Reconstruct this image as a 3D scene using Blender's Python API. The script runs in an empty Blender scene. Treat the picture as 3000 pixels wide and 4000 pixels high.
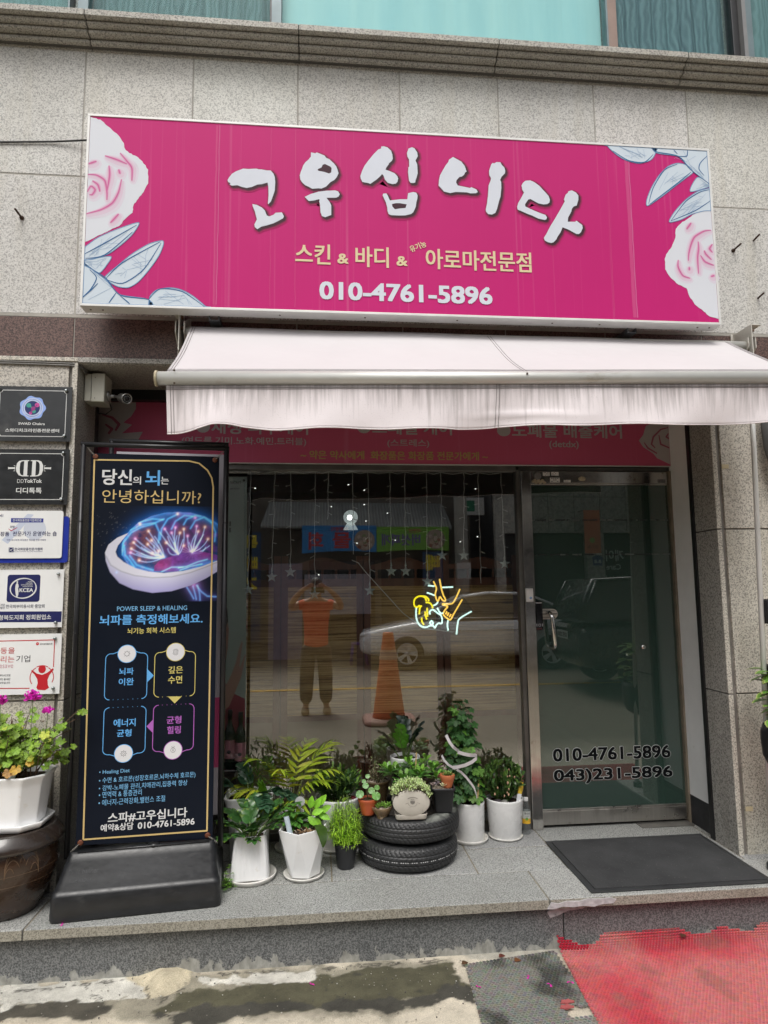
import bpy, math, random
import numpy as np
from mathutils import Vector, Matrix
from mathutils.geometry import tessellate_polygon
R = math.radians
scene = bpy.context.scene
col = scene.collection

# ------------------------------------------------------------------ camera
cam_d = bpy.data.cameras.new("camera"); cam = bpy.data.objects.new("camera", cam_d); col.objects.link(cam)
def cam_rows(y, p, r):
    B = np.array([[1, 0, 0], [0, 0, -1], [0, 1, 0]], float)
    cy, sy, cp, sp, cr, sr = math.cos(y), math.sin(y), math.cos(p), math.sin(p), math.cos(r), math.sin(r)
    Ry = np.array([[cy, 0, -sy], [0, 1, 0], [sy, 0, cy]])
    Rp = np.array([[1, 0, 0], [0, cp, sp], [0, -sp, cp]])
    Rr = np.array([[cr, sr, 0], [-sr, cr, 0], [0, 0, 1]])
    return Rr @ Rp @ Ry @ B
rows = cam_rows(0.099385, 0.11507, 0.0107388)
CAM = (0.0, -4.15, 1.55)
cam.matrix_world = Matrix(((rows[0][0], -rows[1][0], -rows[2][0], CAM[0]), (rows[0][1], -rows[1][1], -rows[2][1], CAM[1]),
                           (rows[0][2], -rows[1][2], -rows[2][2], CAM[2]), (0, 0, 0, 1)))
cam_d.sensor_fit = 'VERTICAL'; cam_d.sensor_height = 36.0; cam_d.lens = 2608.94 / 4000 * 36
cam_d.clip_start = 0.05; cam_d.clip_end = 500
scene.camera = cam

# ------------------------------------------------------------------ sky, sun, exposure (bright overcast)
SUN_EL, SUN_AZ = 60, 192          # azimuth: direction the light comes from, measured from +Y clockwise
w = bpy.data.worlds.new("World"); scene.world = w; w.use_nodes = True
nt = w.node_tree; bg = nt.nodes["Background"]
sky = nt.nodes.new("ShaderNodeTexSky"); sky.sky_type = 'NISHITA'; sky.sun_disc = False
sky.sun_elevation = R(SUN_EL); sky.sun_rotation = R(SUN_AZ); sky.air_density = 1.0; sky.dust_density = 6.0; sky.ozone_density = 0.6
hs = nt.nodes.new("ShaderNodeHueSaturation"); hs.inputs["Saturation"].default_value = 0.22
nt.links.new(sky.outputs[0], hs.inputs["Color"]); nt.links.new(hs.outputs[0], bg.inputs[0])
bg.inputs[1].default_value = 0.13
sd = bpy.data.lights.new("sun", 'SUN'); sun = bpy.data.objects.new("sun", sd); col.objects.link(sun)
sd.energy = 1.2; sd.angle = R(28); sd.color = (1.0, 0.965, 0.91)
dv = Vector((math.sin(R(SUN_AZ)) * math.cos(R(SUN_EL)), math.cos(R(SUN_AZ)) * math.cos(R(SUN_EL)), math.sin(R(SUN_EL))))
sun.rotation_euler = dv.to_track_quat('Z', 'Y').to_euler(); sun.location = (0, -6, 12)
vs = scene.view_settings; vs.view_transform = 'Standard'; vs.look = 'None'; vs.gamma = 1.0; vs.use_curve_mapping = False
vs.exposure = 0.30
scene.cycles.use_denoising = True
scene.cycles.max_bounces = 10; scene.cycles.transparent_max_bounces = 16; scene.cycles.caustics_reflective = False
scene.cycles.sample_clamp_indirect = 4.0

# ------------------------------------------------------------------ materials
def lin(r, g, b):
    f = lambda c: (c / 255 / 12.92) if c <= 10 else ((c / 255 + 0.055) / 1.055) ** 2.4
    return (f(r), f(g), f(b))
MATS = {}
def nmat(name):
    m = bpy.data.materials.new(name); m.use_nodes = True; MATS[name] = m
    t = m.node_tree; return m, t, t.nodes["Principled BSDF"]
def N(t, kind, **kw):
    n = t.nodes.new(kind)
    for k, v in kw.items():
        if k in n.inputs: n.inputs[k].default_value = v
        else: setattr(n, k, v)
    return n
def coords(t, scale=(1, 1, 1)):
    tc = N(t, "ShaderNodeTexCoord"); mp = N(t, "ShaderNodeMapping"); mp.inputs["Scale"].default_value = scale
    t.links.new(tc.outputs["Object"], mp.inputs["Vector"]); return mp.outputs[0]
def ramp(t, fac, stops):
    r = N(t, "ShaderNodeValToRGB"); e = r.color_ramp.elements
    while len(e) < len(stops): e.new(0.5)
    for i, (p, c) in enumerate(stops):
        e[i].position = p; e[i].color = (*c, 1) if len(c) == 3 else c
    t.links.new(fac, r.inputs[0]); return r.outputs[0]
def mixc(t, fac, a, b, mode='MIX'):
    m = N(t, "ShaderNodeMix", data_type='RGBA', blend_type=mode)
    for s, v in ((m.inputs[0], fac), (m.inputs[6], a), (m.inputs[7], b)):
        if hasattr(v, 'is_linked'): t.links.new(v, s)
        elif isinstance(v, (int, float)): s.default_value = v
        else: s.default_value = (*v, 1)
    return m.outputs[2]
def noise(t, vec, scale, detail=3, rough=0.55, dist=0.0):
    n = N(t, "ShaderNodeTexNoise"); n.inputs["Scale"].default_value = scale; n.inputs["Detail"].default_value = detail
    n.inputs["Roughness"].default_value = rough; n.inputs["Distortion"].default_value = dist
    t.links.new(vec, n.inputs["Vector"]); return n.outputs[0]
def bump(t, b, h, strength=0.2, dist=0.002):
    bp = N(t, "ShaderNodeBump"); bp.inputs["Strength"].default_value = strength; bp.inputs["Distance"].default_value = dist
    t.links.new(h, bp.inputs["Height"]); t.links.new(bp.outputs[0], b.inputs["Normal"])
def M(name, c, rough=0.5, metal=0.0, var=0.12, vscale=9, bstr=0.0, bscale=60, spec=0.5, dirt=None, stretch=(1, 1, 1), coat=0.0, sheen=0.0):
    """plain material with slow colour variation, optional dirt colour and fine bump"""
    if name in MATS: return MATS[name]
    m, t, b = nmat(name); v = coords(t, stretch)
    n = noise(t, v, vscale, 5)
    lo = tuple(x * (1 - var) for x in c); hi = tuple(min(1, x * (1 + var)) for x in c)
    cc = ramp(t, n, [(0.3, lo), (0.7, hi)])
    if dirt:
        f = ramp(t, noise(t, v, dirt[1], 6, 0.65), [(dirt[2], (0, 0, 0)), (min(1, dirt[2] + 0.18), (1, 1, 1))])
        cc = mixc(t, f, cc, dirt[0])
    t.links.new(cc, b.inputs["Base Color"])
    rr = ramp(t, noise(t, v, vscale * 2.3, 4), [(0.3, (max(0, rough - .07),) * 3), (0.7, (min(1, rough + .07),) * 3)])
    t.links.new(rr, b.inputs["Roughness"]); b.inputs["Metallic"].default_value = metal
    b.inputs["Specular IOR Level"].default_value = spec; b.inputs["Coat Weight"].default_value = coat
    if bstr: bump(t, b, noise(t, v, bscale, 4), bstr)
    return m
def granite(name, light, mid, dark, scale=130, stain=None, rough=0.6, stretch=(1, 1, 1), p=(0.40, 0.47, 0.56), slab=False):
    if name in MATS: return MATS[name]
    m, t, b = nmat(name); v = coords(t, stretch)
    n1 = noise(t, v, scale, 2.5, 0.6, 0.35)
    cc = ramp(t, n1, [(p[0], dark), (p[1], mid), (p[2], light)])
    n2 = noise(t, v, scale * 2.1, 1.5)
    cc = mixc(t, ramp(t, n2, [(0.62, (0, 0, 0)), (0.68, (1, 1, 1))]), cc, tuple(x * .6 for x in dark))
    big = ramp(t, noise(t, v, 2.2, 5, .6), [(0.3, (0.82, 0.81, 0.79)), (0.7, (1.0, 1.0, 1.0))])
    cc = mixc(t, 1.0, cc, big, 'MULTIPLY')
    if slab:            # every slab a little lighter or darker than its neighbours
        a = N(t, "ShaderNodeVertexColor", layer_name="Col"); cc = mixc(t, 1.0, cc, a.outputs[0], 'MULTIPLY')
    if stain:
        vs_ = coords(t, (6, 6, 0.5)); f = ramp(t, noise(t, vs_, 1.6, 6, .6), [(0.53, (0, 0, 0)), (0.76, (0.42, 0.42, 0.42))])
        cc = mixc(t, f, cc, stain)
    t.links.new(cc, b.inputs["Base Color"]); b.inputs["Roughness"].default_value = rough
    bump(t, b, n1, 0.12, 0.001)
    return m
def leafmat(name, gloss=0.4, trans=0.25):
    if name in MATS: return MATS[name]
    m, t, b = nmat(name); a = N(t, "ShaderNodeVertexColor", layer_name="Col"); v = coords(t)
    f = ramp(t, noise(t, v, 70, 3), [(0.3, (0.78, 0.78, 0.72)), (0.7, (1.1, 1.12, 1.0))])
    cc = mixc(t, 1.0, a.outputs[0], f, 'MULTIPLY')
    t.links.new(cc, b.inputs["Base Color"]); b.inputs["Roughness"].default_value = gloss
    tr = N(t, "ShaderNodeBsdfTranslucent"); t.links.new(cc, tr.inputs[0])
    mx = N(t, "ShaderNodeMixShader"); mx.inputs[0].default_value = trans
    out = t.nodes["Material Output"]
    t.links.new(b.outputs[0], mx.inputs[1]); t.links.new(tr.outputs[0], mx.inputs[2]); t.links.new(mx.outputs[0], out.inputs[0])
    return m
def colmat(name, rough=0.5, spec=0.5):
    """printed sheet or painted surface whose own colours are stored per corner"""
    if name in MATS: return MATS[name]
    m, t, b = nmat(name); a = N(t, "ShaderNodeVertexColor", layer_name="Col")
    t.links.new(a.outputs[0], b.inputs["Base Color"]); b.inputs["Roughness"].default_value = rough; b.inputs["Specular IOR Level"].default_value = spec
    return m
def emis(name, c, s):
    m, t, b = nmat(name); b.inputs["Base Color"].default_value = (*c, 1); b.inputs["Emission Color"].default_value = (*c, 1)
    b.inputs["Emission Strength"].default_value = s; return m
def glass(name, tint, ior=1.9, film=None, filmfac=0.0, boost=1.0):
    m, t, b = nmat(name); t.nodes.remove(b); out = t.nodes["Material Output"]
    f0 = ((ior - 1) / (ior + 1)) ** 2          # Schlick reflectance, the same from both sides of the sheet
    ge = N(t, "ShaderNodeNewGeometry"); dt = N(t, "ShaderNodeVectorMath", operation='DOT_PRODUCT'); t.links.new(ge.outputs["Normal"], dt.inputs[0]); t.links.new(ge.outputs["Incoming"], dt.inputs[1])
    ab = N(t, "ShaderNodeMath", operation='ABSOLUTE'); t.links.new(dt.outputs["Value"], ab.inputs[0])
    iv = N(t, "ShaderNodeMath", operation='SUBTRACT', use_clamp=True); iv.inputs[0].default_value = 1.0; t.links.new(ab.outputs[0], iv.inputs[1])
    pw = N(t, "ShaderNodeMath", operation='POWER'); t.links.new(iv.outputs[0], pw.inputs[0]); pw.inputs[1].default_value = 5
    ml = N(t, "ShaderNodeMath", operation='MULTIPLY_ADD', use_clamp=True); t.links.new(pw.outputs[0], ml.inputs[0]); ml.inputs[1].default_value = (1 - f0) * .8; ml.inputs[2].default_value = f0 * boost
    tr = N(t, "ShaderNodeBsdfTransparent"); tr.inputs[0].default_value = (*tint, 1)
    gl = N(t, "ShaderNodeBsdfGlossy"); gl.inputs["Roughness"].default_value = 0.0; gl.inputs[0].default_value = (1, 1, 1, 1)
    base = tr.outputs[0]
    if film:
        df = N(t, "ShaderNodeBsdfDiffuse"); df.inputs[0].default_value = (*film, 1)
        mf = N(t, "ShaderNodeMixShader"); mf.inputs[0].default_value = filmfac
        t.links.new(tr.outputs[0], mf.inputs[1]); t.links.new(df.outputs[0], mf.inputs[2]); base = mf.outputs[0]
    mx = N(t, "ShaderNodeMixShader"); t.links.new(ml.outputs[0], mx.inputs[0]); t.links.new(base, mx.inputs[1]); t.links.new(gl.outputs[0], mx.inputs[2])
    t.links.new(mx.outputs[0], out.inputs[0]); return m

# ------------------------------------------------------------------ mesh builder
class MB:
    kk = 0
    def __init__(s): s.v = []; s.f = []; s.m = []; s.c = []; s.sm = []
    def add(s, vs, fs, mi=0, c=None, smooth=False):
        o = len(s.v); s.v.extend(tuple(x) for x in vs)
        for f in fs: s.f.append(tuple(i + o for i in f)); s.m.append(mi); s.c.append(c); s.sm.append(smooth)
    def box(s, x0, y0, z0, x1, y1, z1, mi=0, c=None, T=None):
        vs = [(x0, y0, z0), (x1, y0, z0), (x1, y1, z0), (x0, y1, z0), (x0, y0, z1), (x1, y0, z1), (x1, y1, z1), (x0, y1, z1)]
        if T: vs = [T @ Vector(p) for p in vs]
        s.add(vs, [(0, 3, 2, 1), (4, 5, 6, 7), (0, 1, 5, 4), (1, 2, 6, 5), (2, 3, 7, 6), (3, 0, 4, 7)], mi, c)
    def tube(s, pts, r, n=8, mi=0, c=None, cap=True, closed=False):
        pts = [Vector(p) for p in pts]; k = len(pts); rs = r if isinstance(r, (list, tuple)) else [r] * k
        vs = []; up = None
        for i, p in enumerate(pts):
            a = pts[(i - 1) % k] if (closed or i) else p; b_ = pts[(i + 1) % k] if (closed or i < k - 1) else p
            d = (b_ - a)
            d = d.normalized() if d.length > 1e-9 else Vector((0, 0, 1))
            if up is None: up = Vector((0, 0, 1)) if abs(d.z) < 0.9 else Vector((1, 0, 0))
            sx = d.cross(up)
            if sx.length < 1e-6: sx = d.cross(Vector((0.3, 1, 0.2)))
            sx.normalize(); up = sx.cross(d).normalized()
            for j in range(n):
                t = 2 * math.pi * j / n; vs.append(p + (sx * math.cos(t) + up * math.sin(t)) * rs[i])
        fs = []
        for i in range(k if closed else k - 1):
            for j in range(n):
                a = i * n + j; b_ = i * n + (j + 1) % n; i2 = (i + 1) % k
                fs.append((a, b_, i2 * n + (j + 1) % n, i2 * n + j))
        if cap and not closed: fs.append(tuple(reversed(range(n)))); fs.append(tuple(range((k - 1) * n, k * n)))
        s.add(vs, fs, mi, c, True)
    def loft(s, rings, mi=0, c=None, cap0=True, cap1=True, smooth=True):
        n = len(rings[0]); vs = [p for r in rings for p in r]; fs = []
        for i in range(len(rings) - 1):
            for j in range(n): fs.append((i * n + j, i * n + (j + 1) % n, (i + 1) * n + (j + 1) % n, (i + 1) * n + j))
        s.add(vs, fs, mi, c, smooth)
        o = len(s.v) - len(vs)
        if cap0: s.f.append(tuple(o + j for j in reversed(range(n)))); s.m.append(mi); s.c.append(c); s.sm.append(False)
        if cap1: s.f.append(tuple(o + (len(rings) - 1) * n + j for j in range(n))); s.m.append(mi); s.c.append(c); s.sm.append(False)
    def lathe(s, prof, n=48, ctr=(0, 0, 0), mi=0, c=None, cap0=True, cap1=True, sx=1, sy=1):
        s.loft([[(ctr[0] + r * sx * math.cos(2 * math.pi * j / n), ctr[1] + r * sy * math.sin(2 * math.pi * j / n), ctr[2] + z) for j in range(n)] for r, z in prof], mi, c, cap0, cap1)
    def sphere(s, p, r, n=12, mi=0, c=None, sc=(1, 1, 1)):
        k = n // 2
        rings = [[(p[0] + r * sc[0] * math.sin(math.pi * max(.02, min(k - .02, i)) / k) * math.cos(2 * math.pi * j / n), p[1] + r * sc[1] * math.sin(math.pi * max(.02, min(k - .02, i)) / k) * math.sin(2 * math.pi * j / n), p[2] - r * sc[2] * math.cos(math.pi * i / k)) for j in range(n)] for i in range(k + 1)]
        s.loft(rings, mi, c)
    def prism(s, pts, a, b_, fn, mi=0, c=None):
        """2-D outline extruded between offsets a and b through fn(u, v, off)"""
        n = len(pts); tri = tessellate_polygon([[Vector((p[0], p[1], 0)) for p in pts]])
        vs = [fn(p[0], p[1], a) for p in pts] + [fn(p[0], p[1], b_) for p in pts]
        fs = [t for t in tri] + [tuple(i + n for i in reversed(t)) for t in tri] + [(i, (i + 1) % n, (i + 1) % n + n, i + n) for i in range(n)]
        s.add(vs, fs, mi, c)
    def flat(s, polys, fn, off, mi=0, c=None):
        tri = tessellate_polygon([[Vector((p[0], p[1], 0)) for p in q] for q in polys]); pts = [p for q in polys for p in q]
        s.add([fn(p[0], p[1], off) for p in pts], [t for t in tri], mi, c)
    def stroke(s, line, wd, fn, off, mi=0, c=None, taper=False):
        k = len(line)
        for i in range(k - 1):
            (x0, y0), (x1, y1) = line[i], line[i + 1]; L = math.hypot(x1 - x0, y1 - y0)
            if L < 1e-6: continue
            f0 = f1 = 1.0
            if taper: f0 = 0.35 + 0.65 * math.sin(math.pi * (i + .3) / k); f1 = 0.35 + 0.65 * math.sin(math.pi * (i + 1.3) / k)
            MB.kk = (MB.kk + 1) % 130; nx, ny = -(y1 - y0) / L * wd / 2, (x1 - x0) / L * wd / 2; o = off + 0.0000015 * MB.kk
            s.add([fn(x0 + nx * f0, y0 + ny * f0, o), fn(x1 + nx * f1, y1 + ny * f1, o), fn(x1 - nx * f1, y1 - ny * f1, o), fn(x0 - nx * f0, y0 - ny * f0, o)], [(3, 2, 1, 0)], mi, c)
            if i < k - 2:
                s.disc(x1, y1, wd / 2 * f1, fn, o + 0.0000007, mi, c, 8)
    def disc(s, x, y, r, fn, off, mi=0, c=None, n=24, ry=None):
        ry = ry or r
        s.add([fn(x + r * math.cos(2 * math.pi * j / n), y + ry * math.sin(2 * math.pi * j / n), off) for j in range(n)], [tuple(range(n))], mi, c)
    def ringf(s, x, y, r0, r1, fn, off, mi=0, c=None, n=32, a0=0, a1=360, k=1.0):
        pts = []
        for j in range(n + 1):
            t = R(a0 + (a1 - a0) * j / n); pts.append((x + r0 * math.cos(t), y + r0 * k * math.sin(t))); pts.append((x + r1 * math.cos(t), y + r1 * k * math.sin(t)))
        s.add([fn(p[0], p[1], off) for p in pts], [(2 * j, 2 * j + 1, 2 * j + 3, 2 * j + 2) for j in range(n)], mi, c)
    def text(s, body, x0, y0, x1, y1, fn, off, mi=0, c=None, bold=0.0, rot=0.0, sx=1):
        vs, fs = text2d(body, min(bold, 0.0) or -1e-9)
        if not vs: return
        if bold > 0:      # heavier strokes: the outline repeated a little to each side
            k = (x1 - x0) / max(1e-6, max(p[0] for p in vs) - min(p[0] for p in vs)); e = bold * k
            for q, (a, b_) in enumerate(((-1, -.7), (1, .7), (-1, .7), (1, -.7))): s.text(body, x0 + e + a * e, y0 + e * .7 + b_ * e, x1 - e + a * e, y1 - e * .7 + b_ * e, fn, off + .00004 * (q + 1), mi, c, -1e-9, rot)
            return
        ax = [p[0] for p in vs]; ay = [p[1] for p in vs]; a0, a1, b0, b1 = min(ax), max(ax), min(ay), max(ay)
        q = []
        cx, cy = (x0 + x1) / 2, (y0 + y1) / 2; ct, st = math.cos(rot), math.sin(rot)
        for p in vs:
            u = (x0 + (p[0] - a0) / (a1 - a0) * (x1 - x0)); v = (y0 + (p[1] - b0) / (b1 - b0) * (y1 - y0))
            if rot: du, dv_ = u - cx, v - cy; u, v = cx + du * ct - dv_ * st, cy + du * st + dv_ * ct
            q.append(fn(u, v, off))
        s.add(q, fs, mi, c)
    def build(s, name, mats, parent=None, local=False, loc=None, bevel=0.0, sub=0):
        me = bpy.data.meshes.new(name); me.from_pydata(s.v, [], s.f)
        mats = mats if isinstance(mats, (list, tuple)) else [mats]
        for m in mats: me.materials.append(m)
        me.polygons.foreach_set("material_index", s.m); me.polygons.foreach_set("use_smooth", s.sm)
        if any(x is not None for x in s.c):
            at = me.color_attributes.new("Col", 'FLOAT_COLOR', 'CORNER'); buf = []
            for f, c in zip(s.f, s.c):
                c = c or (0.5, 0.5, 0.5)
                buf.extend((c[0], c[1], c[2], 1.0) * len(f))
            at.data.foreach_set("color", buf)
        me.update(); o = bpy.data.objects.new(name, me); col.objects.link(o)
        if loc: o.location = loc
        if parent is not None:
            o.parent = parent
            if not local and parent.type == 'EMPTY': o.matrix_parent_inverse = parent.matrix_basis.inverted()
        if bevel:
            b = o.modifiers.new("bevel", 'BEVEL'); b.width = bevel; b.segments = 2; b.limit_method = 'ANGLE'; b.angle_limit = R(40)
        if sub:
            b = o.modifiers.new("sub", 'SUBSURF'); b.levels = sub; b.render_levels = sub
        return o
_tc = {}
def text2d(body, bold):
    key = (body, bold)
    if key in _tc: return _tc[key]
    c = bpy.data.curves.new('lettering', 'FONT'); c.body = body; c.offset = bold if abs(bold) > 1e-6 else 0.0; c.resolution_u = 3
    o = bpy.data.objects.new('lettering', c); col.objects.link(o)
    me = bpy.data.meshes.new_from_object(o.evaluated_get(bpy.context.evaluated_depsgraph_get()))
    r = ([tuple(v.co) for v in me.vertices], [tuple(p.vertices) for p in me.polygons])
    bpy.data.objects.remove(o); bpy.data.curves.remove(c); bpy.data.meshes.remove(me)
    _tc[key] = r; return r
def tag(o, label, cat, group=None):
    o["label"] = label; o["category"] = cat
    if group: o["group"] = group
    return o
def thing(name, label, cat, loc=(0, 0, 0), rz=0.0, group=None):
    o = bpy.data.objects.new(name, None); o.empty_display_size = 0.05; col.objects.link(o); o.location = loc; o.rotation_euler = (0, 0, rz)
    return tag(o, label, cat, group)
def struct(o): o["kind"] = "structure"; return o
def stuff(o): o["kind"] = "stuff"; return o
def onY(y):
    """map (x, z, off) to a plane facing the street at depth y; off moves it towards the street"""
    return lambda u, v, o: (u, y - o, v)
def vnoise(x, y, s, seed=0):
    x = np.asarray(x) * s; y = np.asarray(y) * s; xi = np.floor(x).astype(int); yi = np.floor(y).astype(int); fx = x - xi; fy = y - yi
    def h(a, b):
        n = (a * 374761393 + b * 668265263 + seed * 974711) & 0x7fffffff; n = ((n ^ (n >> 13)) * 1274126177) & 0x7fffffff
        return ((n ^ (n >> 16)) & 0xffff) / 65535.0
    fx = fx * fx * (3 - 2 * fx); fy = fy * fy * (3 - 2 * fy)
    return (h(xi, yi) * (1 - fx) + h(xi + 1, yi) * fx) * (1 - fy) + (h(xi, yi + 1) * (1 - fx) + h(xi + 1, yi + 1) * fx) * fy
def fbm(x, y, s, o=4, seed=0):
    a = 0; amp = .5; t = 0
    for i in range(o): a = a + amp * vnoise(x, y, s * 2 ** i, seed + i); t += amp; amp *= .5
    return a / t
def inpoly(X, Y, poly):
    r = np.zeros(X.shape, bool); n = len(poly)
    for i in range(n):
        (x0, y0), (x1, y1) = poly[i], poly[(i + 1) % n]
        if y0 == y1: continue
        c = ((y0 > Y) != (y1 > Y)) & (X < (x1 - x0) * (Y - y0) / (y1 - y0) + x0); r ^= c
    return r
def pdist(X, Y, line, closed=False):
    d = np.full(X.shape, 1e9); L = list(line) + ([line[0]] if closed else [])
    for (x0, y0), (x1, y1) in zip(L[:-1], L[1:]):
        dx, dy = x1 - x0, y1 - y0; q = np.clip(((X - x0) * dx + (Y - y0) * dy) / (dx * dx + dy * dy + 1e-12), 0, 1)
        d = np.minimum(d, np.hypot(X - x0 - q * dx, Y - y0 - q * dy))
    return d
def sdist(X, Y, poly): d = pdist(X, Y, poly, True); return np.where(inpoly(X, Y, poly), -d, d)
def gridcol(mb, us, vs_, colr, fn, off, mi=0):
    """grid of cells with one colour per cell (a print)"""
    nu, nv = len(us), len(vs_); o = len(mb.v)
    for v in vs_:
        for u in us: mb.v.append(fn(u, v, off))
    for j in range(nv - 1):
        for i in range(nu - 1):
            a = o + j * nu + i; mb.f.append((a, a + 1, a + nu + 1, a + nu)); mb.m.append(mi); mb.c.append(tuple(colr[j, i])); mb.sm.append(False)

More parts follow.
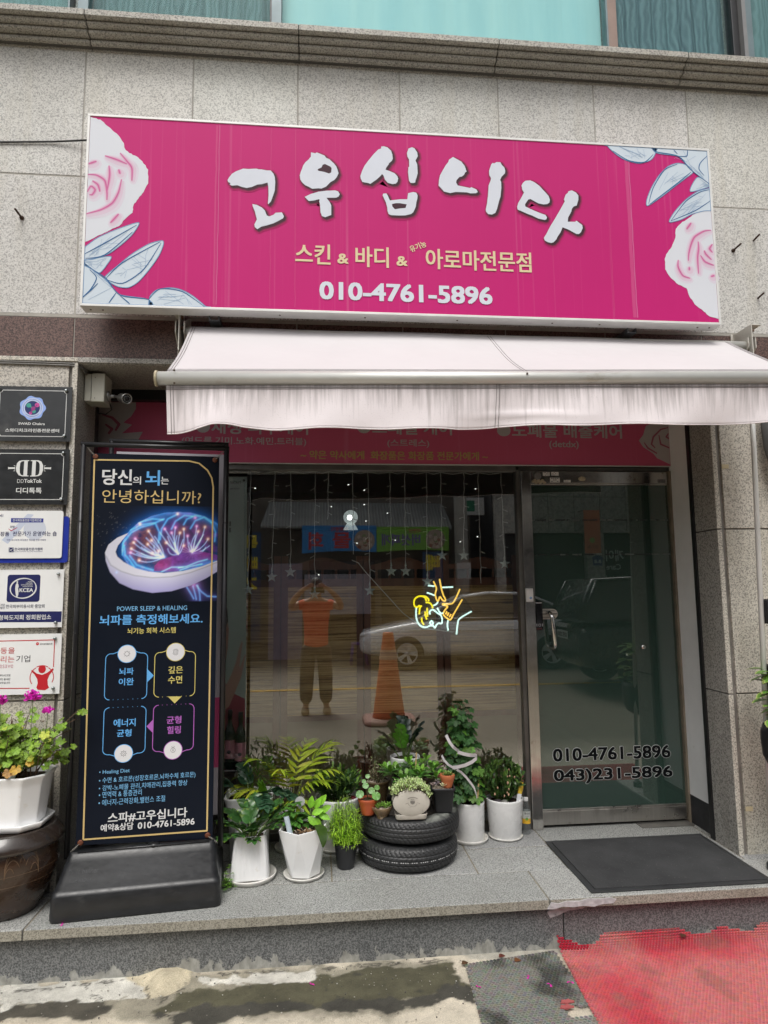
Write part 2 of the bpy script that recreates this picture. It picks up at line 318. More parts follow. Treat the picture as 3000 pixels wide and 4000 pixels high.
# ------------------------------------------------------------------ outlines of prints and lettering, in metres on their planes
CALLIG=[[[(-0.4765,3.7093),(-0.4694,3.7238),(-0.4545,3.7458),(-0.4331,3.7612),(-0.3963,3.7783),(-0.3702,3.7774),(-0.3266,3.7822),(-0.3156,3.779),(-0.2981,3.779),(-0.2718,3.7747),(-0.252,3.7758),(-0.2365,3.7576),(-0.2298,3.739),(-0.2274,3.7107),(-0.2292,3.6633),(-0.2377,3.6346),(-0.2483,3.6011),(-0.2613,3.5841),(-0.2648,3.5886),(-0.2617,3.6334),(-0.263,3.6805),(-0.2676,3.7062),(-0.2972,3.6952),(-0.3212,3.6916),(-0.3494,3.6769),(-0.3754,3.6699),(-0.4015,3.6742),(-0.4254,3.6824),(-0.4535,3.6786),(-0.4644,3.6841),(-0.4615,3.6936),(-0.4733,3.6977)]],[[(-0.3456,3.5808),(-0.3221,3.5764),(-0.2959,3.5636),(-0.2805,3.548),(-0.2694,3.5195),(-0.2563,3.5155),(-0.2346,3.5258),(-0.2238,3.5376),(-0.1911,3.541),(-0.18,3.52),(-0.1843,3.5081),(-0.2082,3.4929),(-0.2342,3.4777),(-0.2689,3.4645),(-0.297,3.4562),(-0.3185,3.4409),(-0.3316,3.4524),(-0.3339,3.4662),(-0.3212,3.4956),(-0.3326,3.5408),(-0.3437,3.5683)]],[[(-0.0381,3.8921),(-0.0158,3.8871),(-0.0069,3.8934),(0.0334,3.8779),(0.0445,3.8641),(0.0602,3.8578),(0.0848,3.8351),(0.0982,3.8166),(0.1049,3.7977),(0.1093,3.7788),(0.1003,3.7567),(0.0868,3.7393),(0.0667,3.7262),(0.0422,3.6987),(0.0177,3.6865),(-0.0,3.687),(-0.0311,3.683),(-0.051,3.6939),(-0.0687,3.701),(-0.0843,3.7159),(-0.0945,3.732),(-0.0977,3.7556),(-0.0911,3.7798),(-0.0845,3.7969),(-0.0802,3.8129),(-0.0669,3.8338),(-0.0514,3.8491),(-0.0389,3.8666)],[(-0.0032,3.7933),(0.0021,3.7993),(0.0177,3.8073),(0.0244,3.8236),(0.0369,3.8291),(0.0646,3.8162),(0.0727,3.807),(0.0704,3.7815),(0.0579,3.775),(0.0333,3.7828),(0.0021,3.7873)]],[[(-0.0708,3.635),(-0.0421,3.6516),(0.0022,3.6681),(0.0466,3.6761),(0.0912,3.6798),(0.1068,3.6749),(0.1156,3.6596),(0.1089,3.645),(0.0955,3.6381),(0.0444,3.6356),(0.0621,3.6118),(0.0701,3.5932),(0.07,3.5388),(0.0376,3.5246),(0.0208,3.5304),(0.0133,3.5503),(0.0102,3.595),(0.0058,3.6137),(0.0089,3.621),(0.0058,3.6256),(-0.0199,3.6172),(-0.0486,3.612),(-0.0597,3.6223)]],[[(0.342,3.9475),(0.358,3.9499),(0.3762,3.9446),(0.3965,3.9262),(0.4031,3.9047),(0.4051,3.8805),(0.4004,3.868),(0.3842,3.8525),(0.3819,3.8451),(0.368,3.825),(0.3647,3.8141),(0.3883,3.8067),(0.4132,3.796),(0.4289,3.7799),(0.4333,3.7656),(0.4285,3.746),(0.4192,3.7359),(0.401,3.732),(0.3761,3.7384),(0.3604,3.7569),(0.3525,3.7806),(0.3449,3.7874),(0.3334,3.7723),(0.3128,3.752),(0.2992,3.7416),(0.281,3.7272),(0.272,3.7306),(0.2382,3.736),(0.2293,3.7547),(0.2272,3.769),(0.2364,3.7984),(0.2502,3.8305),(0.2708,3.8607),(0.3006,3.9012),(0.3259,3.9294),(0.3419,3.9362)]],[[(0.493,3.9451),(0.5116,3.9535),(0.5253,3.9484),(0.5401,3.9248),(0.543,3.9029),(0.5301,3.8768),(0.5389,3.8539),(0.5408,3.8029),(0.534,3.7758),(0.5282,3.761),(0.5267,3.7488),(0.5197,3.745),(0.5014,3.7441),(0.4925,3.7567),(0.4905,3.7784),(0.4878,3.8073),(0.49,3.8341),(0.4946,3.8393),(0.4944,3.8806),(0.4854,3.8972),(0.4835,3.9191)]],[[(0.3468,3.6649),(0.3514,3.6747),(0.3677,3.6769),(0.3753,3.6639),(0.3863,3.6371),(0.4135,3.6418),(0.4408,3.6466),(0.4817,3.6486),(0.4859,3.6839),(0.5143,3.6921),(0.5303,3.6896),(0.5382,3.6745),(0.5365,3.6552),(0.5307,3.6333),(0.5276,3.6091),(0.5195,3.5895),(0.5125,3.5748),(0.5009,3.5647),(0.469,3.5551),(0.4327,3.5529),(0.3898,3.5532),(0.3786,3.5589),(0.3729,3.5753),(0.3713,3.5967),(0.3636,3.6274)],[(0.3974,3.6171),(0.4178,3.6229),(0.4405,3.624),(0.4609,3.6212),(0.4777,3.6196),(0.471,3.5982),(0.4401,3.5938),(0.4128,3.5877),(0.3994,3.6029)]],[[(0.7388,3.9092),(0.7627,3.8968),(0.7848,3.8848),(0.8038,3.8588),(0.8132,3.8275),(0.8052,3.8221),(0.7978,3.8071),(0.7859,3.7966),(0.7719,3.7935),(0.7552,3.773),(0.7526,3.7607),(0.7614,3.7432),(0.7915,3.7384),(0.8285,3.732),(0.8379,3.7369),(0.8655,3.7252),(0.8726,3.7109),(0.8626,3.7031),(0.83,3.7005),(0.8115,3.7054),(0.7489,3.7046),(0.7187,3.6963),(0.6843,3.7037),(0.6663,3.7246),(0.655,3.7361),(0.6579,3.7679),(0.6641,3.7974),(0.68,3.8275),(0.6968,3.8578),(0.7121,3.8783),(0.7152,3.8907)]],[[(0.9619,3.8869),(0.9689,3.8838),(0.9833,3.893),(1.0045,3.8933),(1.0134,3.8765),(1.0271,3.8624),(1.0312,3.8429),(1.0284,3.8279),(1.0089,3.8072),(1.0003,3.7871),(1.0056,3.7776),(1.0054,3.7408),(0.9996,3.6916),(0.9903,3.6643),(0.9771,3.615),(0.9671,3.5927),(0.9481,3.5826),(0.9272,3.5845),(0.916,3.5975),(0.914,3.6096),(0.922,3.6439),(0.929,3.6929),(0.9345,3.7518),(0.9471,3.7843),(0.9489,3.7966),(0.94,3.8133),(0.9393,3.8379),(0.946,3.8579),(0.9532,3.878)]],[[(1.1206,3.7615),(1.1282,3.7766),(1.1429,3.7907),(1.1715,3.7947),(1.1949,3.7851),(1.2226,3.7644),(1.2499,3.7337),(1.2727,3.7078),(1.2794,3.686),(1.2758,3.6687),(1.2636,3.6597),(1.2421,3.6562),(1.2139,3.6607),(1.1906,3.6728),(1.1684,3.6844),(1.1555,3.6808),(1.137,3.652),(1.1375,3.6398),(1.1699,3.6243),(1.2165,3.6056),(1.2492,3.5954),(1.2581,3.5822),(1.2553,3.5698),(1.2456,3.565),(1.2104,3.5712),(1.171,3.5888),(1.15,3.5956),(1.1176,3.6096),(1.0943,3.6183),(1.0911,3.6327),(1.0981,3.6574),(1.1156,3.6876),(1.1333,3.7204),(1.1244,3.7371)]],[[(1.3887,3.7418),(1.4081,3.7478),(1.4316,3.7356),(1.4443,3.719),(1.4432,3.6942),(1.432,3.6591),(1.4144,3.6524),(1.4033,3.6381),(1.3987,3.6206),(1.3795,3.5854),(1.376,3.5608),(1.419,3.5628),(1.4265,3.569),(1.4588,3.545),(1.4604,3.528),(1.4497,3.5031),(1.4373,3.4918),(1.4229,3.4912),(1.3741,3.5168),(1.345,3.5267),(1.3329,3.4979),(1.3127,3.4679),(1.3074,3.4555),(1.2901,3.4368),(1.2758,3.4324),(1.2571,3.4364),(1.2409,3.4454),(1.2358,3.4597),(1.2545,3.4896),(1.275,3.5293),(1.3003,3.5695),(1.3361,3.6299),(1.3645,3.6804),(1.3602,3.691),(1.371,3.7202),(1.3834,3.7307)]]]
SIGN_TXT=[('스킨',-0.1193,3.2593,0.0663,3.3713),('&',0.1022,3.2676,0.1618,3.3236),('바디',0.198,3.2535,0.3767,3.3686),('&',0.4179,3.2675,0.4778,3.3218),('아로마전문점',0.5762,3.2561,1.1601,3.3714)]
SIGN_SMALL=('유기농',0.4798,3.3603,0.586,3.4117)
SIGN_TEL=('010-4761-5896',0.0071,3.0662,0.9366,3.1658)
ROSES=[[(-1.2338,4.0242),(-1.199,4.0264),(-1.1637,4.0208),(-1.1318,4.0095),(-1.0847,3.9692),(-1.0411,3.9288),(-1.0188,3.8949),(-1.007,3.8565),(-0.9852,3.8343),(-0.9459,3.8171),(-0.9169,3.7915),(-0.886,3.7465),(-0.8837,3.669),(-0.9048,3.6216),(-0.9317,3.5818),(-0.9549,3.5423),(-0.9572,3.5039),(-1.0043,3.456),(-1.0648,3.4039),(-1.1052,3.3795),(-1.1859,3.3346),(-1.2268,3.3328)],[(2.2431,3.6838),(2.2232,3.6772),(2.1414,3.6565),(2.0835,3.6149),(2.0374,3.5823),(2.005,3.5477),(1.9989,3.4951),(1.9736,3.4392),(1.9381,3.3941),(1.9279,3.361),(1.9273,3.3066),(1.9517,3.2642),(1.9872,3.2277),(2.0451,3.2),(2.0583,3.1546),(2.0877,3.1072),(2.1391,3.0659),(2.1699,3.04),(2.2154,3.028),(2.2452,3.0262)]]
LEAVES=[[(-1.2249,3.288),(-1.1948,3.3004),(-1.1251,3.3597),(-1.0236,3.4133),(-0.9241,3.4505),(-0.9534,3.3862),(-1.0069,3.3272),(-1.0671,3.2758),(-1.1413,3.2428),(-1.1923,3.2371),(-1.2228,3.2358)],[(-1.2225,3.2284),(-1.1921,3.2333),(-1.0598,3.2611),(-1.0753,3.2156),(-1.1112,3.1695),(-1.1599,3.1936)],[(-1.0831,3.1482),(-1.0236,3.2101),(-0.9501,3.2806),(-0.8685,3.3368),(-0.8049,3.357),(-0.7973,3.3361),(-0.818,3.2747),(-0.8645,3.1976),(-0.9177,3.1282),(-0.9649,3.0968),(-1.013,3.0988),(-1.0548,3.1195)],[(-1.2231,3.2433),(-1.1939,3.2258),(-1.153,3.1902),(-1.0827,3.1371),(-1.0401,3.0904),(-0.9978,3.0548),(-0.8668,3.037),(-0.8619,2.989),(-1.2124,2.9778)],[(-0.864,2.989),(-0.8569,3.0522),(-0.8199,3.0907),(-0.7508,3.1029),(-0.6948,3.0914),(-0.6383,3.0597),(-0.5706,3.0021),(-0.5703,2.9835),(-0.8636,2.9742)],[(1.629,4.0277),(1.6781,3.9788),(1.731,3.9482),(1.8067,3.9328),(1.8623,3.9471),(1.8909,3.9656),(1.9125,4.0036),(1.9162,4.0661),(1.6307,4.0604)],[(1.9162,4.0661),(2.2719,4.0873),(2.2523,3.8133),(2.2255,3.8289),(2.1937,3.8526),(2.1144,3.9132),(2.0525,3.9862),(1.9125,4.0036)],[(1.8466,3.6784),(1.8432,3.7142),(1.8749,3.7881),(1.9233,3.8634),(1.982,3.9228),(2.0388,3.9458),(2.0938,3.9375),(2.13,3.8971),(2.0887,3.861),(2.0188,3.8068),(1.9377,3.7412)],[(2.1041,3.7765),(2.1558,3.8675),(2.2255,3.8289),(2.2531,3.8247),(2.2468,3.8142),(2.2243,3.8119)],[(1.9676,3.5874),(2.0033,3.6499),(2.0743,3.7257),(2.1498,3.7799),(2.2237,3.8034),(2.2519,3.8077),(2.2427,3.6781),(2.1807,3.664),(2.1072,3.641),(2.0388,3.6045)]]
PINKS=[[(-1.1899,3.7028),(-1.1448,3.7014),(-1.1021,3.6729),(-1.0895,3.6121),(-1.0878,3.5663)],[(-1.1862,3.6072),(-1.1701,3.6386),(-1.1487,3.6206),(-1.1615,3.5932),(-1.1753,3.5925)],[(-1.0189,3.6851),(-1.0305,3.6152),(-1.0596,3.5524),(-1.117,3.5115),(-1.1918,3.4851)],[(-1.0842,3.7588),(-1.0789,3.705),(-1.0895,3.6121)],[(-1.0308,3.8317),(-0.9942,3.7871),(-0.9684,3.7497),(-0.9662,3.6801)],[(-1.1887,3.7607),(-1.1477,3.7785)],[(-1.0346,3.7383),(-1.0269,3.7155)],[(-1.0661,3.4417),(-1.0263,3.493)],[(-1.1071,3.8118),(-1.0435,3.7921),(-0.9937,3.7716)],[(-1.1644,3.6696),(-1.1359,3.6481),(-1.1241,3.6104)],[(2.2141,3.5488),(2.1721,3.5414),(2.1146,3.5057),(2.0897,3.4606),(2.0723,3.405),(2.0666,3.361)],[(2.1321,3.4789),(2.1318,3.4349),(2.1225,3.3797),(2.1217,3.2869)],[(2.2165,3.466),(2.198,3.4377),(2.213,3.4163)],[(2.1402,3.3968),(2.165,3.3595),(2.2158,3.3396)],[(2.0069,3.3641),(2.004,3.3205),(2.0281,3.2725),(2.0706,3.2578)],[(2.0695,3.323),(2.0684,3.3066)],[(2.1946,3.2733),(2.2142,3.2795)],[(2.1641,3.4253),(2.1736,3.4037),(2.2043,3.372)],[(2.068,3.5478),(2.0982,3.5879)]]
STEMS=[[(-1.2092,3.2364),(-1.1391,3.1833),(-1.0761,3.141),(-1.0047,3.0546),(-0.8668,3.037),(-0.859,3.0076)],[(-1.1942,3.0297),(-1.1486,3.0755),(-1.116,3.1136)],[(-1.19,3.267),(-1.0897,3.3312),(-0.9342,3.4364)],[(-1.0724,3.1338),(-0.9931,3.1181),(-0.8922,3.1965),(-0.8094,3.3431)],[(-1.0761,3.1433),(-0.9968,3.2299),(-0.8131,3.3506)],[(-1.1823,3.2449),(-1.0874,3.2674),(-0.9538,3.3975)],[(-0.86,3.041),(-0.8062,3.0949),(-0.6947,3.0839),(-0.5812,3.0055)],[(-1.1596,3.1862),(-1.1239,3.143),(-1.1488,3.0829),(-1.1877,3.0373)],[(-1.0045,3.0509),(-0.9694,3.0225),(-0.9552,3.0082)],[(-1.0255,3.065),(-1.0578,3.0122)],[(1.9145,4.0377),(1.9128,4.0093),(2.0471,3.9887),(2.1144,3.9132),(2.2255,3.8289)],[(2.2267,4.0046),(2.1786,3.9564),(2.1675,3.9161),(2.1955,3.8781)],[(1.8979,3.9914),(1.84,3.9402),(1.7473,3.9463),(1.6575,4.0001)],[(1.8527,3.6897),(1.8858,3.7887),(1.9585,3.899),(2.0384,3.9401)],[(2.1188,3.8965),(2.0251,3.8183),(1.858,3.6872)],[(1.9778,3.5934),(2.0735,3.7145),(2.1606,3.7749),(2.2231,3.7949)],[(2.224,3.7276),(2.1252,3.6613),(1.9778,3.5934)],[(2.0527,3.989),(2.0973,3.9915),(2.1054,4.029)],[(2.0218,4.0269),(2.0424,4.0026)]]
FASC_TXT=[('●재생 피부케어',-0.7421,2.5081,-0.0602,2.6),('(여드름.기미.노화.예민.트러블)',-0.8263,2.4353,-0.0725,2.4904),('●스페셜 케어',0.2458,2.5169,0.8485,2.6096),('(스트레스)',0.434,2.4339,0.7006,2.4888),('●노폐물 배출케어',1.142,2.5085,1.9751,2.5999),('(detdx)',1.4832,2.4343,1.6795,2.4904)]
FASC_Y=[('~ 약은 약사에게  화장품은 화장품 전문가에게 ~',-0.1068,2.3557,1.0759,2.4109)]
FASC_ROSE=[[(2.3495,2.65),(2.142,2.5972),(2.1193,2.535),(2.0881,2.4975),(2.1147,2.4547),(2.1818,2.4123),(2.2053,2.3817),(2.317,2.3396),(2.3361,2.3398)],[(-1.3552,2.8283),(-1.2372,2.8259),(-1.1808,2.7737),(-1.1054,2.6978),(-1.1042,2.6592),(-1.13,2.6107),(-1.1741,2.5717),(-1.1238,2.558),(-1.1809,2.5047),(-1.0589,2.5158),(-1.0974,2.439),(-1.2238,2.4376),(-1.3308,2.4175)]]
FASC_PINK=[[(2.3199,2.5872),(2.2424,2.5737),(2.1884,2.5234),(2.1728,2.4738),(2.1967,2.4494)],[(2.3047,2.5497),(2.2776,2.5245),(2.3152,2.5126)],[(2.2274,2.5363),(2.2363,2.4745),(2.2985,2.4504)],[(2.1228,2.4856),(2.146,2.4489),(2.2072,2.4125)]]
POST_W=[('당신',0.0603,2.0886,0.2037,2.1706),('스파#고우십니다',0.1445,0.4502,0.5116,0.4972),('예약&상담',0.1134,0.4131,0.2623,0.4471),('010-4761-5896',0.282,0.4129,0.547,0.443)]
POST_WT=[('의',0.2084,2.0943,0.2474,2.1358),('는',0.3436,2.0973,0.3833,2.1367)]
POST_G=[('안녕하십니까?',0.064,1.9974,0.5462,2.066)]
POST_B=[('뇌',0.2678,2.0899,0.3391,2.1702),('뇌파를 측정해보세요.',0.0739,1.388,0.5656,1.4376),('뇌파',0.173,1.1446,0.2419,1.1782),('이완',0.1727,1.0935,0.2434,1.1291),('에너지',0.1554,0.8964,0.2577,0.9342),('균형',0.1724,0.8492,0.2399,0.8842)]
POST_BT=[('POWER SLEEP & HEALING',0.1531,1.4557,0.4884,1.4788),('• Healing Diet',0.0981,0.6747,0.2374,0.6975),('• 수면 & 호르몬(성장호르몬,뇌하수체 호르몬)',0.0987,0.6328,0.5463,0.6633),('• 강박-노폐물 관리,치매관리,집중력 향상',0.0994,0.5997,0.5087,0.6275),('• 면역력 & 통증관리',0.1004,0.5688,0.2961,0.5974),('• 에너지-근력강화,밸런스 조절',0.1002,0.5311,0.4056,0.5611)]
POST_Y=[('뇌기능 회복 시스템',0.2055,1.3424,0.4356,1.3721),('깊은',0.4047,1.143,0.475,1.1785),('수면',0.4046,1.0934,0.4727,1.1308)]
POST_P=[('균형',0.4029,0.8988,0.4733,0.9358),('힐링',0.4061,0.8507,0.4717,0.8875)]
POST_LINE=[(0.0381,0.3847),(0.0205,2.2156),(0.481,2.2229),(0.5316,2.2121),(0.5751,2.1765),(0.597,2.1362),(0.6057,2.0875),(0.6064,0.3789)]
POST_BOX=[(0.1089,1.0269,0.3052,1.2483,0.2072,1.2461,0.0444,1),(0.3391,1.0304,0.5344,1.2483,0.4379,1.2481,0.0456,1),(0.1103,0.7677,0.3049,0.9898,0.2063,0.7699,0.0437,0),(0.3397,0.7694,0.5332,0.9915,0.4369,0.7721,0.0448,0)]
POST_TRI=[[(0.3029,1.1708),(0.3367,1.1358),(0.3048,1.1033)],[(0.4053,1.0319),(0.4718,1.029),(0.4393,0.9967)],[(0.3393,0.9236),(0.3089,0.8926),(0.3411,0.8577)]]
POST_RECT=[(0.0002,2.2442),(0.6285,2.26),(0.6373,0.336),(0.0112,0.3629)]
BRAIN_MAP=[(0.0423,1.9838),(0.6295,1.9929),(0.6381,1.4988),(0.0596,1.5069)]
PLQ={'one': {'rect': [(-1.6763,2.6272),(-1.2969,2.6259),(-1.2925,2.3374),(-1.6623,2.3364)],'line': [(-1.6363,2.6062),(-1.3356,2.6039),(-1.3197,2.5878),(-1.319,2.3766),(-1.3353,2.361),(-1.6355,2.3631),(-1.6466,2.3764),(-1.6519,2.5898)],'bolts': [(-1.3196,2.6065),(-1.3193,2.3628),(-1.6545,2.6107)],'txt': [('SWAD Chakra',-1.5538,2.4216,-1.4212,2.4345),('스와디차크라인증전문센터',-1.6175,2.3824,-1.3482,2.402)],'seal': [(-1.4875,2.5135),(-1.4907,2.5814),(-1.4844,2.4796),(-1.4453,2.5142)],'blob': [(-1.5062,2.5261),(-1.4641,2.5284),(-1.4828,2.5087),(-1.4791,2.4942),(-1.4951,2.4843)]},'two': {'rect': [(-1.6584,2.292),(-1.2951,2.2909),(-1.293,2.0039),(-1.6489,2.0032)],'line': [(-1.6365,2.2691),(-1.3356,2.2697),(-1.3204,2.2539),(-1.3193,2.0447),(-1.335,2.0289),(-1.6298,2.0297),(-1.6423,2.0453),(-1.6476,2.2557)],'bolts': [(-1.3194,2.2721),(-1.3185,2.0274)],'txt': [('TokTok',-1.5106,2.1158,-1.4225,2.1357),('디디톡톡',-1.5472,2.0601,-1.4213,2.0906)],'thin': [('DD',-1.5441,2.1153,-1.5117,2.1342)],'dl': [[(-1.4892,2.2343),(-1.4904,2.2298),(-1.4967,2.2298),(-1.4972,2.1539),(-1.4898,2.1539),(-1.4901,2.1495),(-1.5207,2.1493),(-1.5388,2.1555),(-1.551,2.1743),(-1.5541,2.1932),(-1.5494,2.2186),(-1.5395,2.2297),(-1.5249,2.234)],[(-1.4826,2.2343),(-1.4444,2.2346),(-1.4291,2.2275),(-1.4198,2.2069),(-1.4195,2.1815),(-1.426,2.1593),(-1.4405,2.1514),(-1.4583,2.149),(-1.4821,2.1489),(-1.4817,2.1533),(-1.4749,2.154),(-1.474,2.2299),(-1.4824,2.2299)]],'dh': [[(-1.5143,2.2296),(-1.5156,2.1537),(-1.527,2.1571),(-1.5335,2.1681),(-1.5354,2.1934),(-1.5336,2.2187),(-1.5275,2.2276)],[(-1.4561,2.2301),(-1.444,2.2258),(-1.4374,2.2131),(-1.4362,2.1878),(-1.4382,2.1656),(-1.4452,2.1561),(-1.4561,2.1535)]],'bars': [[(-1.5929,2.1993),(-1.5889,2.1961),(-1.5601,2.1964),(-1.5597,2.1885),(-1.5884,2.1873),(-1.5921,2.1848)],[(-1.3799,2.1996),(-1.384,2.197),(-1.4128,2.1968),(-1.4124,2.1889),(-1.3836,2.1881),(-1.3799,2.185)]],'br': [[(-1.5657,2.2058),(-1.5585,2.2058),(-1.5589,2.1774),(-1.5666,2.1774)],[(-1.4057,2.2064),(-1.4138,2.2063),(-1.4134,2.1778),(-1.4059,2.1778)]]},'three': {'rect': [(-1.6541,1.9703),(-1.3083,1.9684),(-1.3081,1.7261),(-1.6432,1.7282)],'back': [(-1.6442,1.9417),(-1.2805,1.9417),(-1.2819,1.7032),(-1.6316,1.7055)],'tag': [(-1.5645,1.932),(-1.4057,1.9306),(-1.4056,1.9098),(-1.5642,1.9099)],'tagt': [('한국화장품전문가협회인증',-1.5556,1.9142,-1.4144,1.9275)],'txt': [('41',-1.6194,1.9382,-1.604,1.9523),('처방',-1.5672,1.8799,-1.5446,1.894),('화장품',-1.6353,1.8396,-1.5693,1.8624),('전문가가 운영하는 숍',-1.5521,1.8398,-1.3365,1.8641),('한국화장품전문가협회',-1.5398,1.7661,-1.403,1.7806)],'small': [('약은 약사에게 화장품은 화장품 전문가에게',-1.5805,1.8144,-1.3899,1.825),('Korea Cosmetic Specialist Association',-1.54,1.7565,-1.4027,1.7639)],'chk': [(-1.5742,1.8778),(-1.5603,1.8668),(-1.5316,1.8843)],'logo': [(-1.5685,1.7814),(-1.5443,1.7812),(-1.5431,1.7572),(-1.5672,1.7573)]},'four': {'rect': [(-1.6378,1.6674),(-1.2929,1.666),(-1.2957,1.3774),(-1.6266,1.3815)],'logo': [(-1.5655,1.643),(-1.4075,1.6417),(-1.4062,1.5058),(-1.5652,1.5077)],'ell': [(-1.4875,1.5744),(-1.4202,1.5824),(-1.4992,1.6264)],'txt': [('한국피부미용사회 중앙회',-1.5665,1.474,-1.3798,1.4929),('사단',-1.5935,1.4859,-1.5712,1.4979),('법인',-1.5928,1.4714,-1.5713,1.4838)],'band': [(-1.6279,1.4594),(-1.2948,1.4556),(-1.2959,1.4019),(-1.6271,1.4057)],'bt': [('충청북도지회 정회원업소',-1.6232,1.4155,-1.3451,1.4413)],'kc': [('KCEA',-1.5053,1.5553,-1.4386,1.5748)],'sm': [('KOREA',-1.4659,1.6042,-1.4431,1.6099),('CENTRAL',-1.4759,1.5964,-1.4428,1.6021),("ESTHETICIAN'S",-1.4983,1.5887,-1.4424,1.5943),('ASSOCIATION',-1.4909,1.5809,-1.442,1.5865)],'bolts': [(-1.3173,1.6453),(-1.3204,1.4001)],'fig': [(-1.5176,1.605),(-1.5121,1.5941),(-1.5095,1.5833),(-1.5124,1.5747),(-1.5092,1.5595),(-1.5097,1.5445),(-1.513,1.5294),(-1.5192,1.5295),(-1.5237,1.5532),(-1.5263,1.5705),(-1.5261,1.5835),(-1.5246,1.5942)]},'five': {'rect': [(-1.6163,1.3431),(-1.2941,1.3406),(-1.2906,1.0484),(-1.605,1.0556)],'line': [(-1.6106,1.3121),(-1.3236,1.3133),(-1.3231,1.1788)],'line2': [(-1.5982,1.0804),(-1.4334,1.0771)],'bolts': [(-1.3198,1.321),(-1.3185,1.0756)],'red': [('아동을',-1.6163,1.2494,-1.5129,1.2799),('살리는',-1.6148,1.206,-1.5128,1.2377)],'dark': [('기업',-1.5039,1.2057,-1.437,1.2391)],'pk': [('wesave',-1.6049,1.1788,-1.5168,1.1956)],'sm': [('세이브더칠드런',-1.3944,1.2892,-1.3337,1.2986),('스와디시크릿',-1.5936,1.1379,-1.5275,1.1488),('스와디 봉사단',-1.5933,1.1183,-1.5269,1.1296),('고우십니다',-1.5786,1.1016,-1.5277,1.112)],'head': [(-1.3774,1.1694),(-1.3593,1.169)],'body': [(-1.4305,1.1622),(-1.4253,1.1663),(-1.402,1.1489),(-1.3761,1.1412),(-1.3507,1.152),(-1.3269,1.1726),(-1.3214,1.1703),(-1.3224,1.164),(-1.3419,1.1392),(-1.3491,1.1162),(-1.3459,1.0909),(-1.3404,1.0782),(-1.3571,1.066),(-1.3941,1.069),(-1.4008,1.0797),(-1.3956,1.1005),(-1.3986,1.1215),(-1.4119,1.1429)],'ring': [(-1.3772,1.1295),(-1.3188,1.1281)],'lg': [(-1.4055,1.2957),(-1.3981,1.2955)]}}
DOOR_TXT=[('010-4761-5896',1.4399,0.4849,2.1983,0.5632),('043)231-5896',1.44,0.3489,2.2048,0.4378)]
NEON_Y=[[(0.6386,1.4478),(0.6213,1.436),(0.6067,1.441),(0.6011,1.4627),(0.6074,1.4867),(0.6272,1.5009),(0.6518,1.5044),(0.6763,1.5003),(0.6933,1.4856),(0.6954,1.4711)],[(0.6518,1.5044),(0.6713,1.4955),(0.6807,1.4737)],[(0.6757,1.4642),(0.7002,1.4615),(0.7147,1.4468),(0.7202,1.4275)],[(0.6508,1.4452),(0.6383,1.4286),(0.6342,1.3903)],[(0.6839,1.4318),(0.6863,1.3752)],[(0.6722,1.4089),(0.6718,1.385),(0.6811,1.3585)],[(0.6485,1.3709),(0.6501,1.347),(0.6624,1.3253)]]
NEON_W=[[(0.6163,1.4313),(0.6133,1.3954),(0.6175,1.3571),(0.6341,1.3258),(0.6534,1.3135),(0.6778,1.3108),(0.7024,1.3199),(0.722,1.3172),(0.7315,1.3051),(0.7417,1.3241),(0.7566,1.3334),(0.7763,1.3331),(0.7779,1.3642),(0.77,1.3836),(0.7481,1.3983),(0.7239,1.4178),(0.7091,1.4156),(0.6991,1.4038),(0.7037,1.3893)],[(0.7129,1.3532),(0.7003,1.3367),(0.7123,1.3245),(0.7198,1.334),(0.7152,1.3484)],[(0.7487,1.4295),(0.7606,1.4077),(0.7727,1.3955),(0.7875,1.3977)],[(0.7244,1.4443),(0.7443,1.4537),(0.7544,1.468)],[(0.9683,1.4049),(0.8928,1.3625),(0.8772,1.3291),(0.8682,1.2622)],[(0.8161,1.3517),(0.8114,1.3206),(0.8156,1.287)],[(0.6924,1.5702),(0.7342,1.5649)],[(0.6842,1.5258),(0.7111,1.5168),(0.733,1.5069)],[(0.7834,1.5572),(0.8529,1.5589)]]
NEON_O=[[(0.7274,1.5965),(0.7416,1.5673),(0.7462,1.5478),(0.7382,1.5189),(0.7426,1.4899),(0.752,1.4704),(0.7596,1.48),(0.7674,1.4992),(0.7842,1.4773),(0.7989,1.4723),(0.8017,1.4843),(0.7898,1.5086),(0.7783,1.5475),(0.7672,1.6107)],[(0.8973,1.5462),(0.8686,1.4884),(0.8431,1.4548),(0.7887,1.4555),(0.7861,1.4483),(0.8155,1.4383),(0.8028,1.4216),(0.7901,1.4025),(0.7896,1.3833),(0.8211,1.3564),(0.8359,1.3586),(0.8514,1.3872),(0.9106,1.4806)],[(0.8021,1.3879),(0.8099,1.407)],[(0.8117,1.3782),(0.8221,1.3997)],[(0.8239,1.3708),(0.8366,1.3898)]]
NEON_BACK=[(0.6802,1.58),(0.7178,1.6136),(0.7675,1.6253),(0.7821,1.6106),(0.7862,1.5717),(0.858,1.5685),(0.905,1.5559),(0.9043,1.5267),(0.9329,1.4779),(0.9783,1.4095),(0.9706,1.4),(0.8976,1.3553),(0.8845,1.3242),(0.8806,1.262),(0.8655,1.2503),(0.8096,1.2799),(0.7412,1.2978),(0.6728,1.3037),(0.6242,1.3212),(0.6029,1.3621),(0.5992,1.4315),(0.5899,1.4628),(0.6002,1.4964),(0.6275,1.5153),(0.6717,1.5196)]
NEON_CORD=[(0.2124,1.7339),(0.253,1.7162),(0.2991,1.658),(0.4144,1.5299),(0.5296,1.402),(0.6221,1.3318)]
